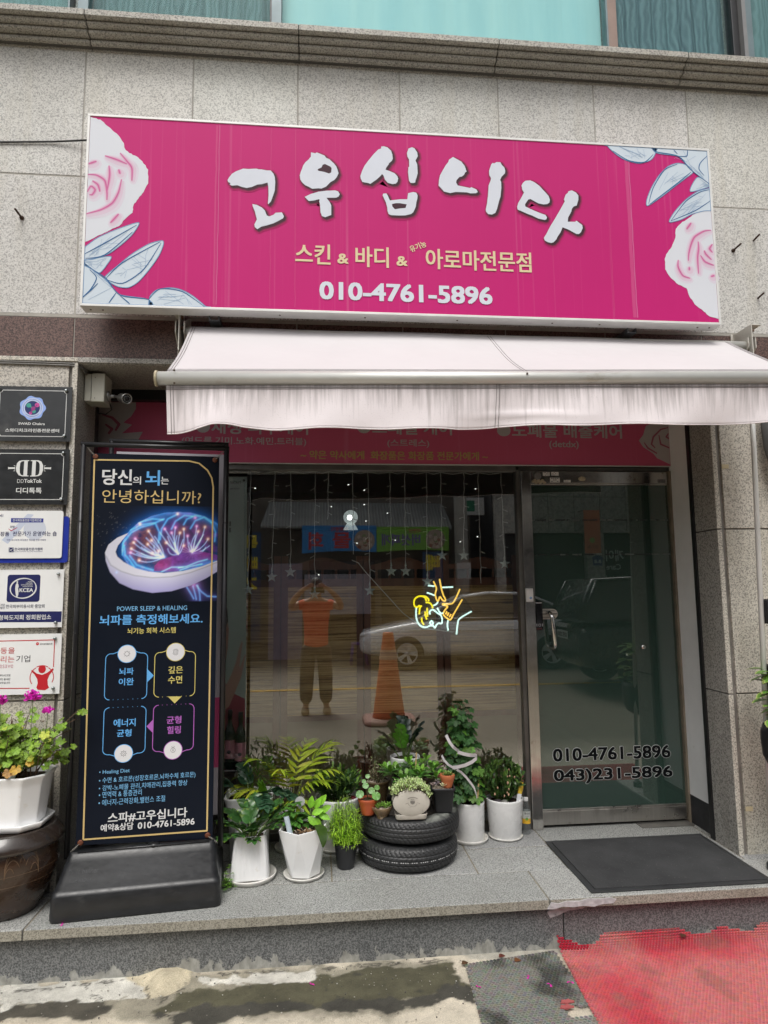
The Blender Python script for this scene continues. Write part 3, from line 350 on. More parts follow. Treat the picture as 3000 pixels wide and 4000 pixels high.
STRINGS=[(-0.4185,-0.4266,1.5675,1),(-0.269,-0.2831,1.6457,1),(-0.1706,-0.1696,1.6734,1),(-0.0193,-0.0196,1.5347,1),(0.0684,0.0634,1.9738,0),(0.2215,0.2209,1.7515,0),(0.3162,0.3243,1.5539,1),(0.4614,0.4611,1.6743,1),(0.5548,0.5529,1.6735,1),(0.6968,0.6901,1.6082,1),(0.79,0.7886,1.7717,1),(0.9421,0.9289,1.7709,1),(1.0339,1.0365,1.564,0),(1.1878,1.1935,1.716,1)]
STRING_TOP=2.2998
SCREEN={'posts':[-0.7618,-0.2435,0.3054,0.8425,1.3858],'z':[1.7655,1.7032,1.6288,1.5793,0.7335]}
IPOSTER=[(-0.557,2.2613),(-0.4432,2.2637),(-0.4172,0.4509),(-0.593,0.4574)]
# ------------------------------------------------------------------ ground: street and granite porch
S = 0.10           # top of the porch
def gz(y):         # the street falls gently towards the porch
    t = min(1, max(0, (-y - 0.86) / 2.6)); return -0.135 + 0.135 * t * t * (3 - 2 * t) + 0.015 * min(1, max(0, (-y - 3.4)))
def street():
    xs = np.concatenate([np.linspace(-40, -3, 20), np.arange(-2.9, -1.52, .03), np.arange(-1.5, 1.22, .0085), np.arange(1.24, 3.6, .03), np.linspace(3.7, 40, 20)])
    ys = np.concatenate([np.linspace(-40, -6, 24), np.linspace(-5.9, -2.1, 40), np.arange(-2.05, -1.68, .03), np.arange(-1.66, -0.60, .0075)])
    X, Y = np.meshgrid(xs, ys); n = fbm(X, Y, 2.2, 5, 3); n2 = fbm(X, Y, 14, 4, 9); n3 = fbm(X, Y, 60, 2, 21); n4 = fbm(X, Y, 30, 4, 33)
    base = np.stack([0.55 + .18 * (n - .5), 0.495 + .17 * (n - .5), 0.40 + .15 * (n - .5)], -1) * (0.72 + .38 * n2 + .22 * n3)[..., None]
    wob = (fbm(X, Y, 11, 5, 5) - .5) * .15 + (fbm(X, Y, 45, 2, 15) - .5) * .02
    far = np.clip((-Y - 2.1) / .8, 0, 1)[..., None]; base = base * (1 - far) + far * np.array((0.215, 0.188, 0.145)) * (0.8 + .3 * n2 + .15 * n3)[..., None]
    def blend(poly, colr, soft=.014, amt=1.0, wb=1.0):
        nonlocal base
        d = sdist(X, Y, poly) + wob * wb; k = np.clip(.5 - d / soft, 0, 1)[..., None] * amt
        base = base * (1 - k) + np.array(colr) * k * (0.35 + .75 * n2 + .35 * n4 + .2 * n3)[..., None]
    blend([(-2.9, -1.25), (-.9, -1.16), (-.55, -1.28), (.3, -1.31), (.62, -1.22), (.62, -.9), (-2.9, -.88)], (0.22, 0.205, 0.155), .05, .8)
    blend([(-.66, -1.17), (-.6, -1.06), (-.5, -1.03), (-.2, -1.0), (.3, -.97), (.62, -.95), (.62, -1.2), (.27, -1.25), (-.3, -1.26)], (0.085, 0.080, 0.048), .014)
    blend([(-.66, -1.2), (-.5, -1.17), (-.1, -1.19), (.3, -1.20), (.6, -1.12), (.62, -1.25), (.27, -1.27), (-.1, -1.24), (-.4, -1.27)], (0.055, 0.052, 0.042), .012)
    blend([(-2.9, -1.1), (-1.29, -1.05), (-.98, -1.04), (-.81, -1.1), (-.81, -1.15), (-1.1, -1.17), (-2.9, -1.2)], (0.075, 0.068, 0.052), .014)
    blend([(-2.9, -.9), (-1.17, -.9), (-.8, -.9), (-.72, -.97), (-.70, -1.06), (-.83, -1.07), (-1.0, -1.03), (-1.3, -1.05), (-2.9, -1.06)], (0.60, 0.585, 0.53), .010, .95)
    blend([(-.52, -.93), (-.03, -.94), (-.02, -1.0), (-.27, -1.02), (-.38, -1.04), (-.5, -1.0)], (0.62, 0.60, 0.54), .010, .95)
    blend([(-.82, -.86), (-.52, -.86), (-.55, -.97), (-.66, -1.1), (-.70, -1.07), (-.74, -1.0)], (0.52, 0.46, 0.335), .010)
    blend([(.55, -.86), (1.15, -.86), (1.15, -.93), (.75, -.95)], (0.33, 0.32, 0.28), .03, .8)
    for L, wd in (([(-2.4, -.905), (-1.5, -.93), (-1.17, -.945), (-.95, -.925), (-.82, -.915)], .006), ([(-.52, -.905), (-.3, -.925), (-.02, -.935), (.3, -.925), (.62, -.935)], .007), ([(-.56, -1.0), (-.63, -1.07), (-.66, -1.15), (-.58, -1.22)], .006), ([(-1.0, -.93), (-.97, -1.0), (-.90, -1.05)], .003), ([(-.75, -.93), (-.72, -1.0), (-.70, -1.07)], .004), ([(.05, -.94), (.08, -1.02), (.04, -1.1), (.12, -1.2)], .003), ([(-.3, -1.27), (-.22, -1.4), (-.25, -1.55)], .0025), ([(.3, -1.26), (.36, -1.4), (.5, -1.5)], .0025)):
        q = pdist(X, Y, L) + (n4 - .5) * .05 + (n3 - .5) * .012; k = np.clip(1.2 - np.abs(q) / wd, 0, 1)[..., None] * .85; base = base * (1 - k) + np.array((0.035, 0.032, 0.026)) * k
    for (x, y, r) in ((-.565, -.905, .012), (-.93, -1.13, .02), (-.86, -1.12, .03), (.18, -1.0, .02), (.42, -1.16, .016)):
        q = np.hypot(X - x, (Y - y) * 1.6) + (n4 - .5) * .05; k = np.clip(1.3 - q / r, 0, 1)[..., None] * .8; base = base * (1 - k) + np.array((0.04, 0.037, 0.03)) * k
    Z = np.vectorize(gz)(Y) + .005 * (n2 - .5)
    mound = sdist(X, Y, [(-.82, -.8), (-.52, -.8), (-.55, -.97), (-.66, -1.1), (-.74, -1.0)])
    Z = Z + .028 * np.clip(-mound / .08, 0, 1) + .012 * np.clip(1 + (-.9 - (-Y) * -1) * 0, 0, 0)
    mb = MB(); nx = len(xs)
    mb.v = [tuple(p) for p in np.stack([X, Y, Z], -1).reshape(-1, 3)]
    for j in range(len(ys) - 1):
        for i in range(nx - 1):
            a = j * nx + i; mb.f.append((a, a + 1, a + nx + 1, a + nx)); mb.m.append(0); mb.sm.append(True)
            mb.c.append(None)
    m, t, b = nmat('street_concrete'); a = N(t, "ShaderNodeVertexColor", layer_name="Col"); v = coords(t)
    sp = ramp(t, noise(t, v, 260, 3, .7), [(0.32, (0.62, 0.62, 0.6)), (0.55, (1, 1, 1)), (0.75, (1.22, 1.2, 1.15))])
    cr = N(t, "ShaderNodeTexVoronoi", feature='DISTANCE_TO_EDGE'); cr.inputs["Scale"].default_value = 3.1
    dn = N(t, "ShaderNodeVectorMath", operation='ADD'); nn = N(t, "ShaderNodeTexNoise"); nn.inputs["Scale"].default_value = 5; nn.inputs["Detail"].default_value = 6
    t.links.new(v, nn.inputs["Vector"]); sc_ = N(t, "ShaderNodeVectorMath", operation='SCALE'); sc_.inputs[3].default_value = .25; t.links.new(nn.outputs[1], sc_.inputs[0])
    t.links.new(v, dn.inputs[0]); t.links.new(sc_.outputs[0], dn.inputs[1]); t.links.new(dn.outputs[0], cr.inputs["Vector"])
    ck = ramp(t, cr.outputs[0], [(0.0, (0.82, 0.81, 0.8)), (0.006, (1, 1, 1))])
    cc = mixc(t, 1.0, mixc(t, 1.0, a.outputs[0], sp, 'MULTIPLY'), ck, 'MULTIPLY')
    t.links.new(cc, b.inputs["Base Color"]); b.inputs["Roughness"].default_value = .85
    bump(t, b, noise(t, v, 190, 5, .7), .5, .004)
    o = mb.build('street', m); at = o.data.color_attributes.new('Col', 'FLOAT_COLOR', 'POINT'); at.data.foreach_set('color', np.concatenate([np.clip(base, 0, 1), np.ones(base.shape[:2] + (1,))], -1).reshape(-1).astype(np.float32))
    return struct(o)
street()
rg = random.Random(44); mb = MB(); pal = [M('grit_%d' % i, c, .9) for i, c in enumerate(((0.30, 0.28, 0.24), (0.10, 0.095, 0.085), (0.50, 0.48, 0.43)))]
for k in range(360):
    x = rg.uniform(-1.5, .65); y = -.90 - abs(rg.gauss(0, .22)) if k % 3 else rg.uniform(-1.6, -.9); r = rg.choice((.0015, .002, .0025, .0035)); mb.sphere((x, y, gz(y) + r * .5 + .004), r, 6, rg.choice((0, 0, 1, 1, 0, 1, 2)), None, (1, rg.uniform(.7, 1.2), .7))
stuff(mb.build('gravel', pal))
ylw = M('yellow_road_paint', (0.55, 0.33, 0.03), .7, var=.2, dirt=((.2, .18, .12), 14, .62))
mb = MB(); mb.box(-40, -6.55, gz(-6.5) + .003, 40, -6.42, gz(-6.5) + .007); struct(mb.build('road_line', ylw))

g_wall = granite('wall_granite', (0.71, 0.702, 0.672), (0.61, 0.603, 0.576), (0.38, 0.375, 0.36), 130, (0.47, 0.44, 0.36))
g_slab = granite('wall_granite_slab', (0.71, 0.702, 0.672), (0.61, 0.603, 0.576), (0.38, 0.375, 0.36), 130, (0.47, 0.44, 0.36), slab=True)
g_pier = granite('pier_granite', (0.68, 0.645, 0.57), (0.54, 0.512, 0.45), (0.30, 0.285, 0.255), 115, (0.36, 0.32, 0.24), slab=True)
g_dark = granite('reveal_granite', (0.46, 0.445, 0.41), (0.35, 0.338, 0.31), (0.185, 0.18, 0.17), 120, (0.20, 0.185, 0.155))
g_red = granite('red_granite', (0.17, 0.105, 0.09), (0.105, 0.055, 0.046), (0.045, 0.03, 0.028), 150, (0.13, 0.085, 0.072), .5)
g_corn = granite('cornice_granite', (0.50, 0.48, 0.43), (0.39, 0.375, 0.335), (0.22, 0.212, 0.195), 120, (0.2, 0.185, 0.16))
g_tread = granite('porch_granite', (0.46, 0.468, 0.46), (0.33, 0.337, 0.335), (0.155, 0.158, 0.16), 150, (0.2, 0.2, 0.19), slab=True)
mortar = M('mortar', (0.36, 0.345, 0.31), .8, var=.15, vscale=14)
sealant = M('grey_sealant', (0.20, 0.185, 0.165), .6, var=.25, vscale=11)

def riser_material():
    m, t, b = nmat('riser_granite'); v = coords(t)
    n1 = noise(t, v, 165, 3, .6, .35)
    cc = ramp(t, n1, [(0.36, (0.05, 0.053, 0.054)), (0.48, (0.105, 0.11, 0.112)), (0.60, (0.20, 0.205, 0.205))])
    geo = N(t, "ShaderNodeSeparateXYZ"); t.links.new(v, geo.inputs[0])
    up = N(t, "ShaderNodeMapRange"); up.inputs[1].default_value = -0.14; up.inputs[2].default_value = -0.055; up.inputs[3].default_value = .25; up.inputs[4].default_value = -.07
    t.links.new(geo.outputs[2], up.inputs[0])
    v2 = coords(t, (1, 1, .8)); n2 = noise(t, v2, 13, 6, .6, .4)
    ad = N(t, "ShaderNodeMath", operation='ADD'); t.links.new(n2, ad.inputs[0]); t.links.new(up.outputs[0], ad.inputs[1])
    f = ramp(t, ad.outputs[0], [(0.65, (0, 0, 0)), (0.68, (.9, .9, .9))])
    sm = ramp(t, noise(t, coords(t, (1, 1, .6)), 45, 4), [(0.3, (0.20, 0.20, 0.18)), (0.7, (0.38, 0.38, 0.35))])
    cc = mixc(t, f, cc, sm)
    t.links.new(cc, b.inputs["Base Color"]); b.inputs["Roughness"].default_value = .5
    bump(t, b, ad.outputs[0], .3, .006); return m
def shade(r): k = r.uniform(.90, 1.05); return (k * r.uniform(.99, 1.01), k, k * r.uniform(.97, 1.02))
def porch():
    rnd = random.Random(4); mb = MB()
    # joints measured on the photograph: a front row of long slabs, a back row of shorter ones
    fx = [-4.2, -2.5, -1.27, 1.08, 2.9, 4.6]; bx = [-4.2, -1.9, -.62, .072, .82, 1.30, 2.27, 4.6]
    for a, b_ in zip(fx[:-1], fx[1:]):
        mb.box(a + .003, -.925 - rnd.uniform(0, .004), .058, b_ - .003, -.606, S + rnd.uniform(-.0015, .001), 0, shade(rnd))
    for a, b_ in zip(bx[:-1], bx[1:]):
        mb.box(a + .003, -.600, .058, b_ - .003, -.286, S + rnd.uniform(-.002, 0), 0, shade(rnd)); mb.box(a + .003, -.280, .058, b_ - .003, .30, S + rnd.uniform(-.002, 0), 0, shade(rnd))
    # worn mortar edge strip along the nosing
    o = mb.build('porch_slabs', g_tread, bevel=.004)
    p = thing('granite_porch', 'grey speckled granite porch step along the shopfront', 'step', (0.5, -.5, 0))
    o.parent = p; o.matrix_parent_inverse = p.matrix_basis.inverted()
    nos = granite('nosing_granite', (0.36, 0.345, 0.295), (0.28, 0.265, 0.22), (0.17, 0.16, 0.135), 170, (0.17, 0.15, 0.105))
    for a, b_ in zip(fx[:-1], fx[1:]):
        q = MB(); q.box(a + .004, -.9325, .059, b_ - .004, -.9295, S - .002); q.build('nosing', nos, p)
    mb = MB(); mb.box(-4.2, -.895, -.25, 1.153, .3, .0575); mb.box(1.158, -.893, -.25, 4.6, .3, .0575); mb.build('riser', riser_material(), p, bevel=.003)
    mb = MB(); mb.box(-4.2, -.60, .0585, 4.6, .29, S - .004); mb.box(-4.2, -.915, .0585, 4.6, -.605, S - .004); mb.build('joint_mortar', M('joint_mortar', (0.23, 0.2, 0.15), .9, var=.3, vscale=20), p)
    # cement patch on the broken nosing
    mb = MB()
    def blob(pts, y, z0=None):
        mb.prism(pts, 0.0, 0.006, onY(y))
    blob([(1.065, .062), (1.085, .090), (1.12, .083), (1.16, .092), (1.22, .089), (1.26, .097), (1.33, .094), (1.37, .098), (1.40, .088), (1.385, .072), (1.33, .070), (1.29, .061), (1.24, .068), (1.19, .064), (1.14, .070), (1.10, .060)], -.9330)
    blob([(1.075, .03), (1.10, .05), (1.16, .052), (1.22, .045), (1.27, .05), (1.25, .038), (1.18, .034), (1.12, .012), (1.09, .005)], -.8945)
    mb.build('cement_patch', M('white_cement', (0.44, 0.425, 0.435), .8, var=.25, vscale=40, dirt=((0.08, 0.07, 0.08), 38, .6)), p)
    mb = MB(); mb.box(1.95, -.10, S + .001, 2.285, -.012, S + .006); mb.build('threshold_plate', M('dull_steel', (0.3, 0.29, 0.27), .45, .8, var=.2), p)
porch()

# ------------------------------------------------------------------ the shop building
F = -.55; CL = -1.275; CR = 2.27
bld = thing('shop_building', 'granite clad shop building with glazed front and teal windows above', 'building', (0.5, 0.3, 0))
def B(mb, name, mats, **k): return mb.build(name, mats, bld, **k)
rnd = random.Random(2)
mb = MB(); mbj = MB()
zr = [(3.04, 3.829), (3.837, 4.66)]
cols = [-1.305 + .594 * k for k in range(-12, 18)]
for z0, z1 in zr:
    for a, b_ in zip(cols[:-1], cols[1:]):
        mb.box(a + .004, F + rnd.uniform(-.0012, .0012), z0, b_ - .004, F + .03, z1, 0, shade(rnd))
B(mb, 'granite_wall', g_slab, bevel=.0025)
mbj.box(cols[0], F + .0018, 3.02, cols[-1], F + .06, 4.66); mbj.box(cols[0], F - .001, 3.022, cols[-1], F + .05, 3.0385)
B(mbj, 'wall_mortar', mortar)
mb = MB()
for a, b_ in zip(cols[:-1], cols[1:]): mb.box(a + .003, F, 2.80, b_ - .003, F + .04, 3.02)
mb2 = MB(); mb2.box(cols[0], F + .005, 2.80, cols[-1], F + .05, 3.02)
o = B(mb, 'red_granite_band', g_red, bevel=.002); mb2.build('band_mortar', mortar, o)
# piers: facing slabs, corner strips and reveals
mb = MB(); mr = MB()
for x0, x1, zs in ((-7.5, -3.9, None), (-3.9, -2.6, None), (-2.6, -1.318, None)):
    for z0, z1 in ((-.2, 1.008), (1.016, 1.9), (1.906, 2.772)): mb.box(x0 + .003, F + rnd.uniform(-.001, .001), z0, x1 - .003, F + .04, z1, 0, shade(rnd))
for x0, x1 in ((2.322, 3.4), (3.4, 5.0), (5.0, 8.5)):
    for z0, z1 in ((-.2, .947), (.955, 1.868), (1.876, 2.772)): mr.box(x0 + .003, F + rnd.uniform(-.001, .001), z0, x1 - .003, F + .04, z1, 0, shade(rnd))
for z0, z1 in ((-.2, 1.008), (1.014, 2.772)): mb.box(CL - .028, F - .006, z0, CL, F + .0, z1, 0, (1, 1, 1))
for z0, z1 in ((-.2, .947), (.953, 1.868), (1.874, 2.772)): mr.box(CR, F - .006, z0, CR + .028, F + .0, z1, 0, (1, 1, 1))
mb.box(-7.5, F - .012, 2.774, CL, F + .03, 2.797, 0, (1, 1, 1)); mr.box(CR, F - .012, 2.774, 8.5, F + .03, 2.797, 0, (1, 1, 1))
B(mb, 'granite_pier', g_pier, bevel=.0025); B(mr, 'granite_pier', g_pier, bevel=.0025)
mb = MB()
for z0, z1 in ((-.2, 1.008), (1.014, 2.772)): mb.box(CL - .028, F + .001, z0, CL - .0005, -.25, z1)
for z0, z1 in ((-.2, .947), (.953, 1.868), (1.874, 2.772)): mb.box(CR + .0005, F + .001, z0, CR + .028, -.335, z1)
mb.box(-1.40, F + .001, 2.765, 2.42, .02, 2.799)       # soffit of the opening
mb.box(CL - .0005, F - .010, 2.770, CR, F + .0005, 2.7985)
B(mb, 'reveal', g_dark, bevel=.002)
mb = MB(); mb.box(-7.5, F + .012, -.2, CL - .03, F + .3, 2.77); B(mb, 'joint_sealant', sealant); mb = MB(); mb.box(CR + .03, F + .012, -.2, 8.5, F + .3, 2.77); B(mb, 'joint_sealant', sealant)
# dark trims and the white side panel inside the recess
mb = MB(); mb.box(-1.345, -.25, S, -1.273, -.19, 2.765); mb.box(-1.40, -.19, S, -1.372, .0, 2.765); mb.box(2.262, -.335, S, 2.30, -.298, 2.765); mb.box(-1.375, -.10, 2.70, 2.30, -.02, 2.765)
B(mb, 'dark_trim', M('black_aluminium', (0.018, 0.018, 0.019), .4, .3, var=.3), bevel=.003)
mb = MB(); mb.box(2.297, -.298, .27, 2.31, -.028, 2.765); mb.box(2.297, -.298, S, 2.31, -.028, .27, 1)
B(mb, 'side_panel', [M('worn_white_panel', (0.82, 0.82, 0.81), .5, var=.05, vscale=5, dirt=((0.5, 0.49, 0.46), 6, .68)), M('chipped_black_panel', (0.02, 0.021, 0.025), .5, var=.4, dirt=((0.4, 0.4, 0.4), 50, .74))])
# cornice with three mouldings and a sill slab
mb = MB()
jx = [-8.15, -6.98, -5.81, -4.64, -3.47, -2.45, -1.27, -.11, 1.045, 2.2, 3.36, 4.5, 5.6, 6.8, 8.3]
def bull(y0, zc0, zc1, x0, x1):
    n = 8; h = (zc1 - zc0) / 2; zc = (zc0 + zc1) / 2
    prof = [(F + .05, zc0)] + [(y0 + h * .8 - h * .8 * math.cos(a), zc + h * math.sin(a)) for a in [R(-90 + 180 * i / n) for i in range(n + 1)]] + [(F + .05, zc1)]
    mb.loft([[(x, p[0], p[1]) for p in prof] for x in (x0, x1)], 0, None, True, True, False)
for a, b_ in zip(jx[:-1], jx[1:]):
    a += .003; b_ -= .003
    bull(-.600, 4.602, 4.630, a, b_); bull(-.640, 4.632, 4.654, a, b_); bull(-.672, 4.656, 4.678, a, b_)
    mb.box(a, F - .008, 4.59, b_, F + .05, 4.6015)
    mb.box(a, -.704, 4.680, b_, -.40, 4.716)
B(mb, 'cornice', g_corn, bevel=.002)
mb = MB(); mb.box(-8.15, -.575, 4.6, 8.3, -.42, 4.677); mb.box(-8.15, -.700, 4.683, 8.3, -.405, 4.713); B(mb, 'cornice_core', M('dark_joint', (0.10, 0.095, 0.085), .9))
# upper floor windows
frm = M('teal_window_frame', (0.14, 0.19, 0.205), .4, .2, var=.1)
brn = M('bronze_window_frame', (0.24, 0.17, 0.14), .4, .3, var=.1)
blk = M('black_frame', (0.02, 0.02, 0.022), .4)
up_glass = glass('upper_glass', (0.86, 0.96, 0.96), 1.22)
def curtain(name, c0, c1, wavy=0.0):
    m, t, b = nmat(name); v = coords(t, (1, 1, .12)); n = noise(t, v, 6, 4)
    cc = ramp(t, n, [(0.3, c0), (0.7, c1)])
    if wavy:
        wv = N(t, "ShaderNodeTexWave", wave_type='BANDS', bands_direction='X'); wv.inputs["Scale"].default_value = 9; wv.inputs["Distortion"].default_value = 9; wv.inputs["Detail"].default_value = 2
        t.links.new(coords(t, (1, 1, .5)), wv.inputs["Vector"]); cc = mixc(t, .28, cc, mixc(t, wv.outputs[0], cc, (0.35, 0.44, 0.46)))
    t.links.new(cc, b.inputs["Base Color"]); b.inputs["Roughness"].default_value = .7; return m
wins = [(-2.75, -1.45, (0.12, 0.19, 0.19), (0.19, 0.27, 0.26), .6), (-1.335, -.288, (0.085, 0.135, 0.14), (0.135, 0.19, 0.19), 1), (-.219, 1.815, (0.46, 0.66, 0.69), (0.62, 0.76, 0.74), 0), (1.883, 2.66, (0.065, 0.10, 0.125), (0.10, 0.145, 0.165), 1), (2.80, 4.1, (0.1, 0.14, 0.15), (0.14, 0.2, 0.2), 1)]
for i, (x0, x1, c0, c1, wv) in enumerate(wins):
    mb = MB(); mb.box(x0 - .06, -.47, 4.716, x0, -.40, 6.35, 1 if i == 3 else 0); mb.box(x0, -.465, 4.7165, x1, -.41, 4.735)
    mb.box(x1, -.47, 4.716, x1 + .012, -.40, 6.35, 2 if i in (1, 3) else 0)
    wobj = B(mb, 'upper_window', [frm, brn, blk], bevel=.002)
    g = MB(); g.box(x0, -.445, 4.735, x1, -.440, 6.35); g.build('pane', up_glass, wobj)
    c_ = MB(); n = 40
    for k in range(n):
        a = x0 + (x1 - x0) * k / n; b_ = x0 + (x1 - x0) * (k + 1) / n
        ya = -.385 + .012 * math.sin(k * 1.3) * (1 if i != 2 else .25); yb = -.385 + .012 * math.sin((k + 1) * 1.3) * (1 if i != 2 else .25)
        c_.add([(a, ya, 4.72), (b_, yb, 4.72), (b_, yb, 6.35), (a, ya, 6.35)], [(0, 1, 2, 3)], 0, None, True)
    c_.build('blind', curtain('blind_cloth_%d' % i, c0, c1, wv), wobj)
mb = MB(); mb.box(2.675, -.46, 4.716, 2.71, -.39, 6.35, 0); mb.box(2.712, -.5, 4.716, 2.738, -.36, 6.35, 1)
B(mb, 'window_post', [blk, M('grey_post', (0.2, 0.2, 0.2), .4)])
mb = MB(); mb.box(-8, -.42, 6.35, 8.5, .2, 7.4); mb.box(-8, -.36, 4.7, 8.5, -.30, 6.36); mb.box(-8, -.3, 2.80, 8.5, .0, 4.7); B(mb, 'upper_wall', g_wall)
# shop interior: floor, walls and ceiling of a dim room
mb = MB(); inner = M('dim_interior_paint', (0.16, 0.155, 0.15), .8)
mb.box(-1.5, .31, .05, 2.6, 4.2, S - .01); mb.box(-1.5, 4.2, 0, 2.6, 4.3, 2.8); mb.box(-1.55, .02, 0, -1.45, 4.2, 2.8); mb.box(2.55, .02, 0, 2.65, 4.2, 2.8); mb.box(-1.5, .02, 2.7655, 2.6, 4.2, 2.9)
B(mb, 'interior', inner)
# shopfront: window frame, steel mullion, door
steel = None
def steel_mat(name, c, rough, sc=1):
    m, t, b = nmat(name); v = coords(t, (60, 60, 1.2)); n = noise(t, v, 2.0, 4)
    cc = ramp(t, n, [(0.3, tuple(x * .85 for x in c)), (0.7, c)]); v2 = coords(t)
    f = ramp(t, noise(t, v2, 22, 5, .65), [(0.62, (0, 0, 0)), (0.72, (.8, .8, .8))]); cc = mixc(t, f, cc, (0.25, 0.22, 0.17))
    t.links.new(cc, b.inputs["Base Color"]); b.inputs["Metallic"].default_value = 1.0
    t.links.new(ramp(t, noise(t, v2, 16, 5), [(0.3, (rough * .7,) * 3), (0.7, (rough * 1.5,) * 3)]), b.inputs["Roughness"])
    bump(t, b, noise(t, v2, 5, 2), .05, .004); return m
steel = steel_mat('stainless_steel', (0.62, 0.60, 0.57), .14); brushed = steel_mat('brushed_steel', (0.48, 0.46, 0.43), .34)
greyfr = M('grey_aluminium', (0.16, 0.155, 0.145), .4, .7, var=.2, dirt=((.3, .27, .2), 25, .66))
mb = MB(); mb.box(-1.372, -.03, 2.292, 1.262, .03, 2.325); mb.box(-1.372, -.03, S, 1.262, .03, .145); mb.box(1.262, -.035, S, 1.287, .03, 2.30); mb.box(-1.372, -.03, .145, -1.345, .03, 2.292)
mb.box(1.287, -.01, 2.300, 2.297, .03, 2.325)
wf = B(mb, 'shop_window', greyfr, bevel=.002)
g = MB(); g.box(-1.345, -.006, .145, 1.262, -.001, 2.292); g.build('pane', glass('window_glass', (0.95, 0.97, 0.96), 2.55), wf)
mb = MB(); mb.box(1.2875, -.055, S, 1.352, .02, 2.29); B(mb, 'door_post', steel, bevel=.002)
mb = MB(); mb.box(2.283, -.045, S, 2.2965, .03, 2.299); B(mb, 'door_jamb', M('rusty_jamb', (0.24, 0.2, 0.15), .6, .3, var=.3, dirt=((.1, .06, .03), 18, .6)))
mb = MB(); mb.box(1.354, -.03, 2.216, 2.282, -.004, 2.292); mb.box(1.354, -.028, 2.205, 2.282, -.006, 2.2145)
dh = B(mb, 'door_header', steel, bevel=.002)
stk = [((1.44, 2.263, 1.485, 2.288), 0), ((1.497, 2.265, 1.545, 2.289), 1), ((1.487, 2.222, 1.551, 2.252), 0), ((1.577, 2.222, 1.623, 2.238), 1), ((2.213, 2.222, 2.264, 2.245), 2)]
wht = M('white_sticker', (0.72, 0.72, 0.70), .5); drk = M('dark_print', (0.03, 0.03, 0.035), .6); dgr = M('disc_grey', (0.18, 0.18, 0.18), .5)
for (x0, z0, x1, z1), k in stk:
    s_ = MB(); s_.box(x0, -.0325, z0, x1, -.031, z1, 0 if k < 2 else 2)
    for q in range(3):
        for r_ in range(4):
            if rnd.random() < .7: s_.box(x0 + .006 + r_ * (x1 - x0 - .012) / 4, -.0335, z0 + .003 + q * (z1 - z0) / 3, x0 + .006 + (r_ + .7) * (x1 - x0 - .012) / 4, -.0326, z0 + .001 + (q + .6) * (z1 - z0) / 3, 1)
    s_.build('sticker', [wht, drk, dgr], dh)
s_ = MB(); s_.lathe([(.024, 0), (.024, .004), (.019, .006), (.015, .003), (.008, .003), (.006, .006), (.001, .006)], 24); s_.build('lock_disc', dgr, dh, loc=(1.405, -.031, 2.262)).rotation_euler = (R(90), 0, 0)
s_ = MB()
for k in range(9): s_.sphere((1.375 + k * .009, -.031, 2.227 + .008 * math.sin(k * 2.1)), .012, 8, 0, None, (1, .15, .8))
s_.sphere((1.70, -.031, 2.245), .02, 12, 0, None, (1.3, .08, .8)); s_.build('glue_remains', M('old_glue', (0.42, 0.36, 0.25), .7, var=.3, vscale=60), dh)
# door leaf
mb = MB(); mb.box(1.356, -.028, .118, 2.280, .0, .197); mb.box(1.356, -.024, .1975, 2.280, -.004, .209)
door = B(mb, 'shop_door', brushed, bevel=.002)
g = MB(); g.box(1.354, -.016, .209, 2.281, -.008, 2.205); g.build('pane', glass('door_glass', (0.40, 0.52, 0.48), 2.05, (0.062, 0.112, 0.090), .48), door)
for t_ in (0, 1):
    g = MB(); z = (1.979, 1.757)[t_]
    x = 1.36
    while x < 2.27:
        L = rnd.choice((.012, .02, .035, .06)); g.box(x, -.018, z - .004, min(2.275, x + L), -.0165, z + .004, 1 if rnd.random() < .35 else 0); x += L + rnd.choice((.006, .012, .02))
    g.build('film_stripe', [M('stripe_dark', (0.02, 0.025, 0.024), .5), M('stripe_clear', (0.12, 0.14, 0.13), .4)], door)
DT = onY(-.0175)
for s__, x0, z0, x1, z1 in DOOR_TXT:
    g = MB(); [g.text(s__, x0 + dx, z0 + dz, x1 + dx, z1 + dz, DT, .0002 + .00002 * q, 0, None, .026) for q, (dx, dz) in enumerate(((-.0025, 0), (.0025, 0), (0, .0025), (0, -.0025)))]; g.text(s__, x0, z0, x1, z1, DT, .0012, 1, None, .026); g.build('lettering', [M('white_vinyl', (0.62, 0.64, 0.63), .6, spec=.1), M('black_vinyl', (0.006, 0.007, 0.008), .7, spec=.05)], door)
chrome = M('chrome', (0.72, 0.70, 0.67), .1, 1.0, var=.04)
g = MB(); g.tube([(1.437, -.018, 1.392), (1.437, -.062, 1.392), (1.441, -.078, 1.384), (1.446, -.085, 1.365), (1.458, -.085, 1.205), (1.459, -.078, 1.186), (1.459, -.062, 1.178), (1.459, -.018, 1.178)], .0125, 12); g.build('handle', chrome, door)
g = MB(); n = 12
pts = [(1.398, 1.352), (1.47, 1.352)] + [(1.47 + .034 * math.sin(R(a)), 1.384 - .032 * math.cos(R(a))) for a in range(15, 180, 15)] + [(1.47, 1.416), (1.398, 1.416)]
g.prism(pts, .001, .009, onY(-.016)); g.box(1.40, -.029, 1.381, 1.50, -.0255, 1.388, 1); g.box(1.40, -.029, 1.362, 1.485, -.0255, 1.366, 1); g.box(1.40, -.029, 1.402, 1.485, -.0255, 1.406, 1)
g.build('lock_plate', [M('cream_plate', (0.55, 0.52, 0.46), .35, .3), greyfr], door, bevel=.001)
g = MB(); g.box(1.345, -.058, 1.288, 1.40, -.017, 1.465); lk = g.build('digital_lock', M('piano_black', (0.006, 0.006, 0.007), .12, 0, coat=.6), door, bevel=.012)
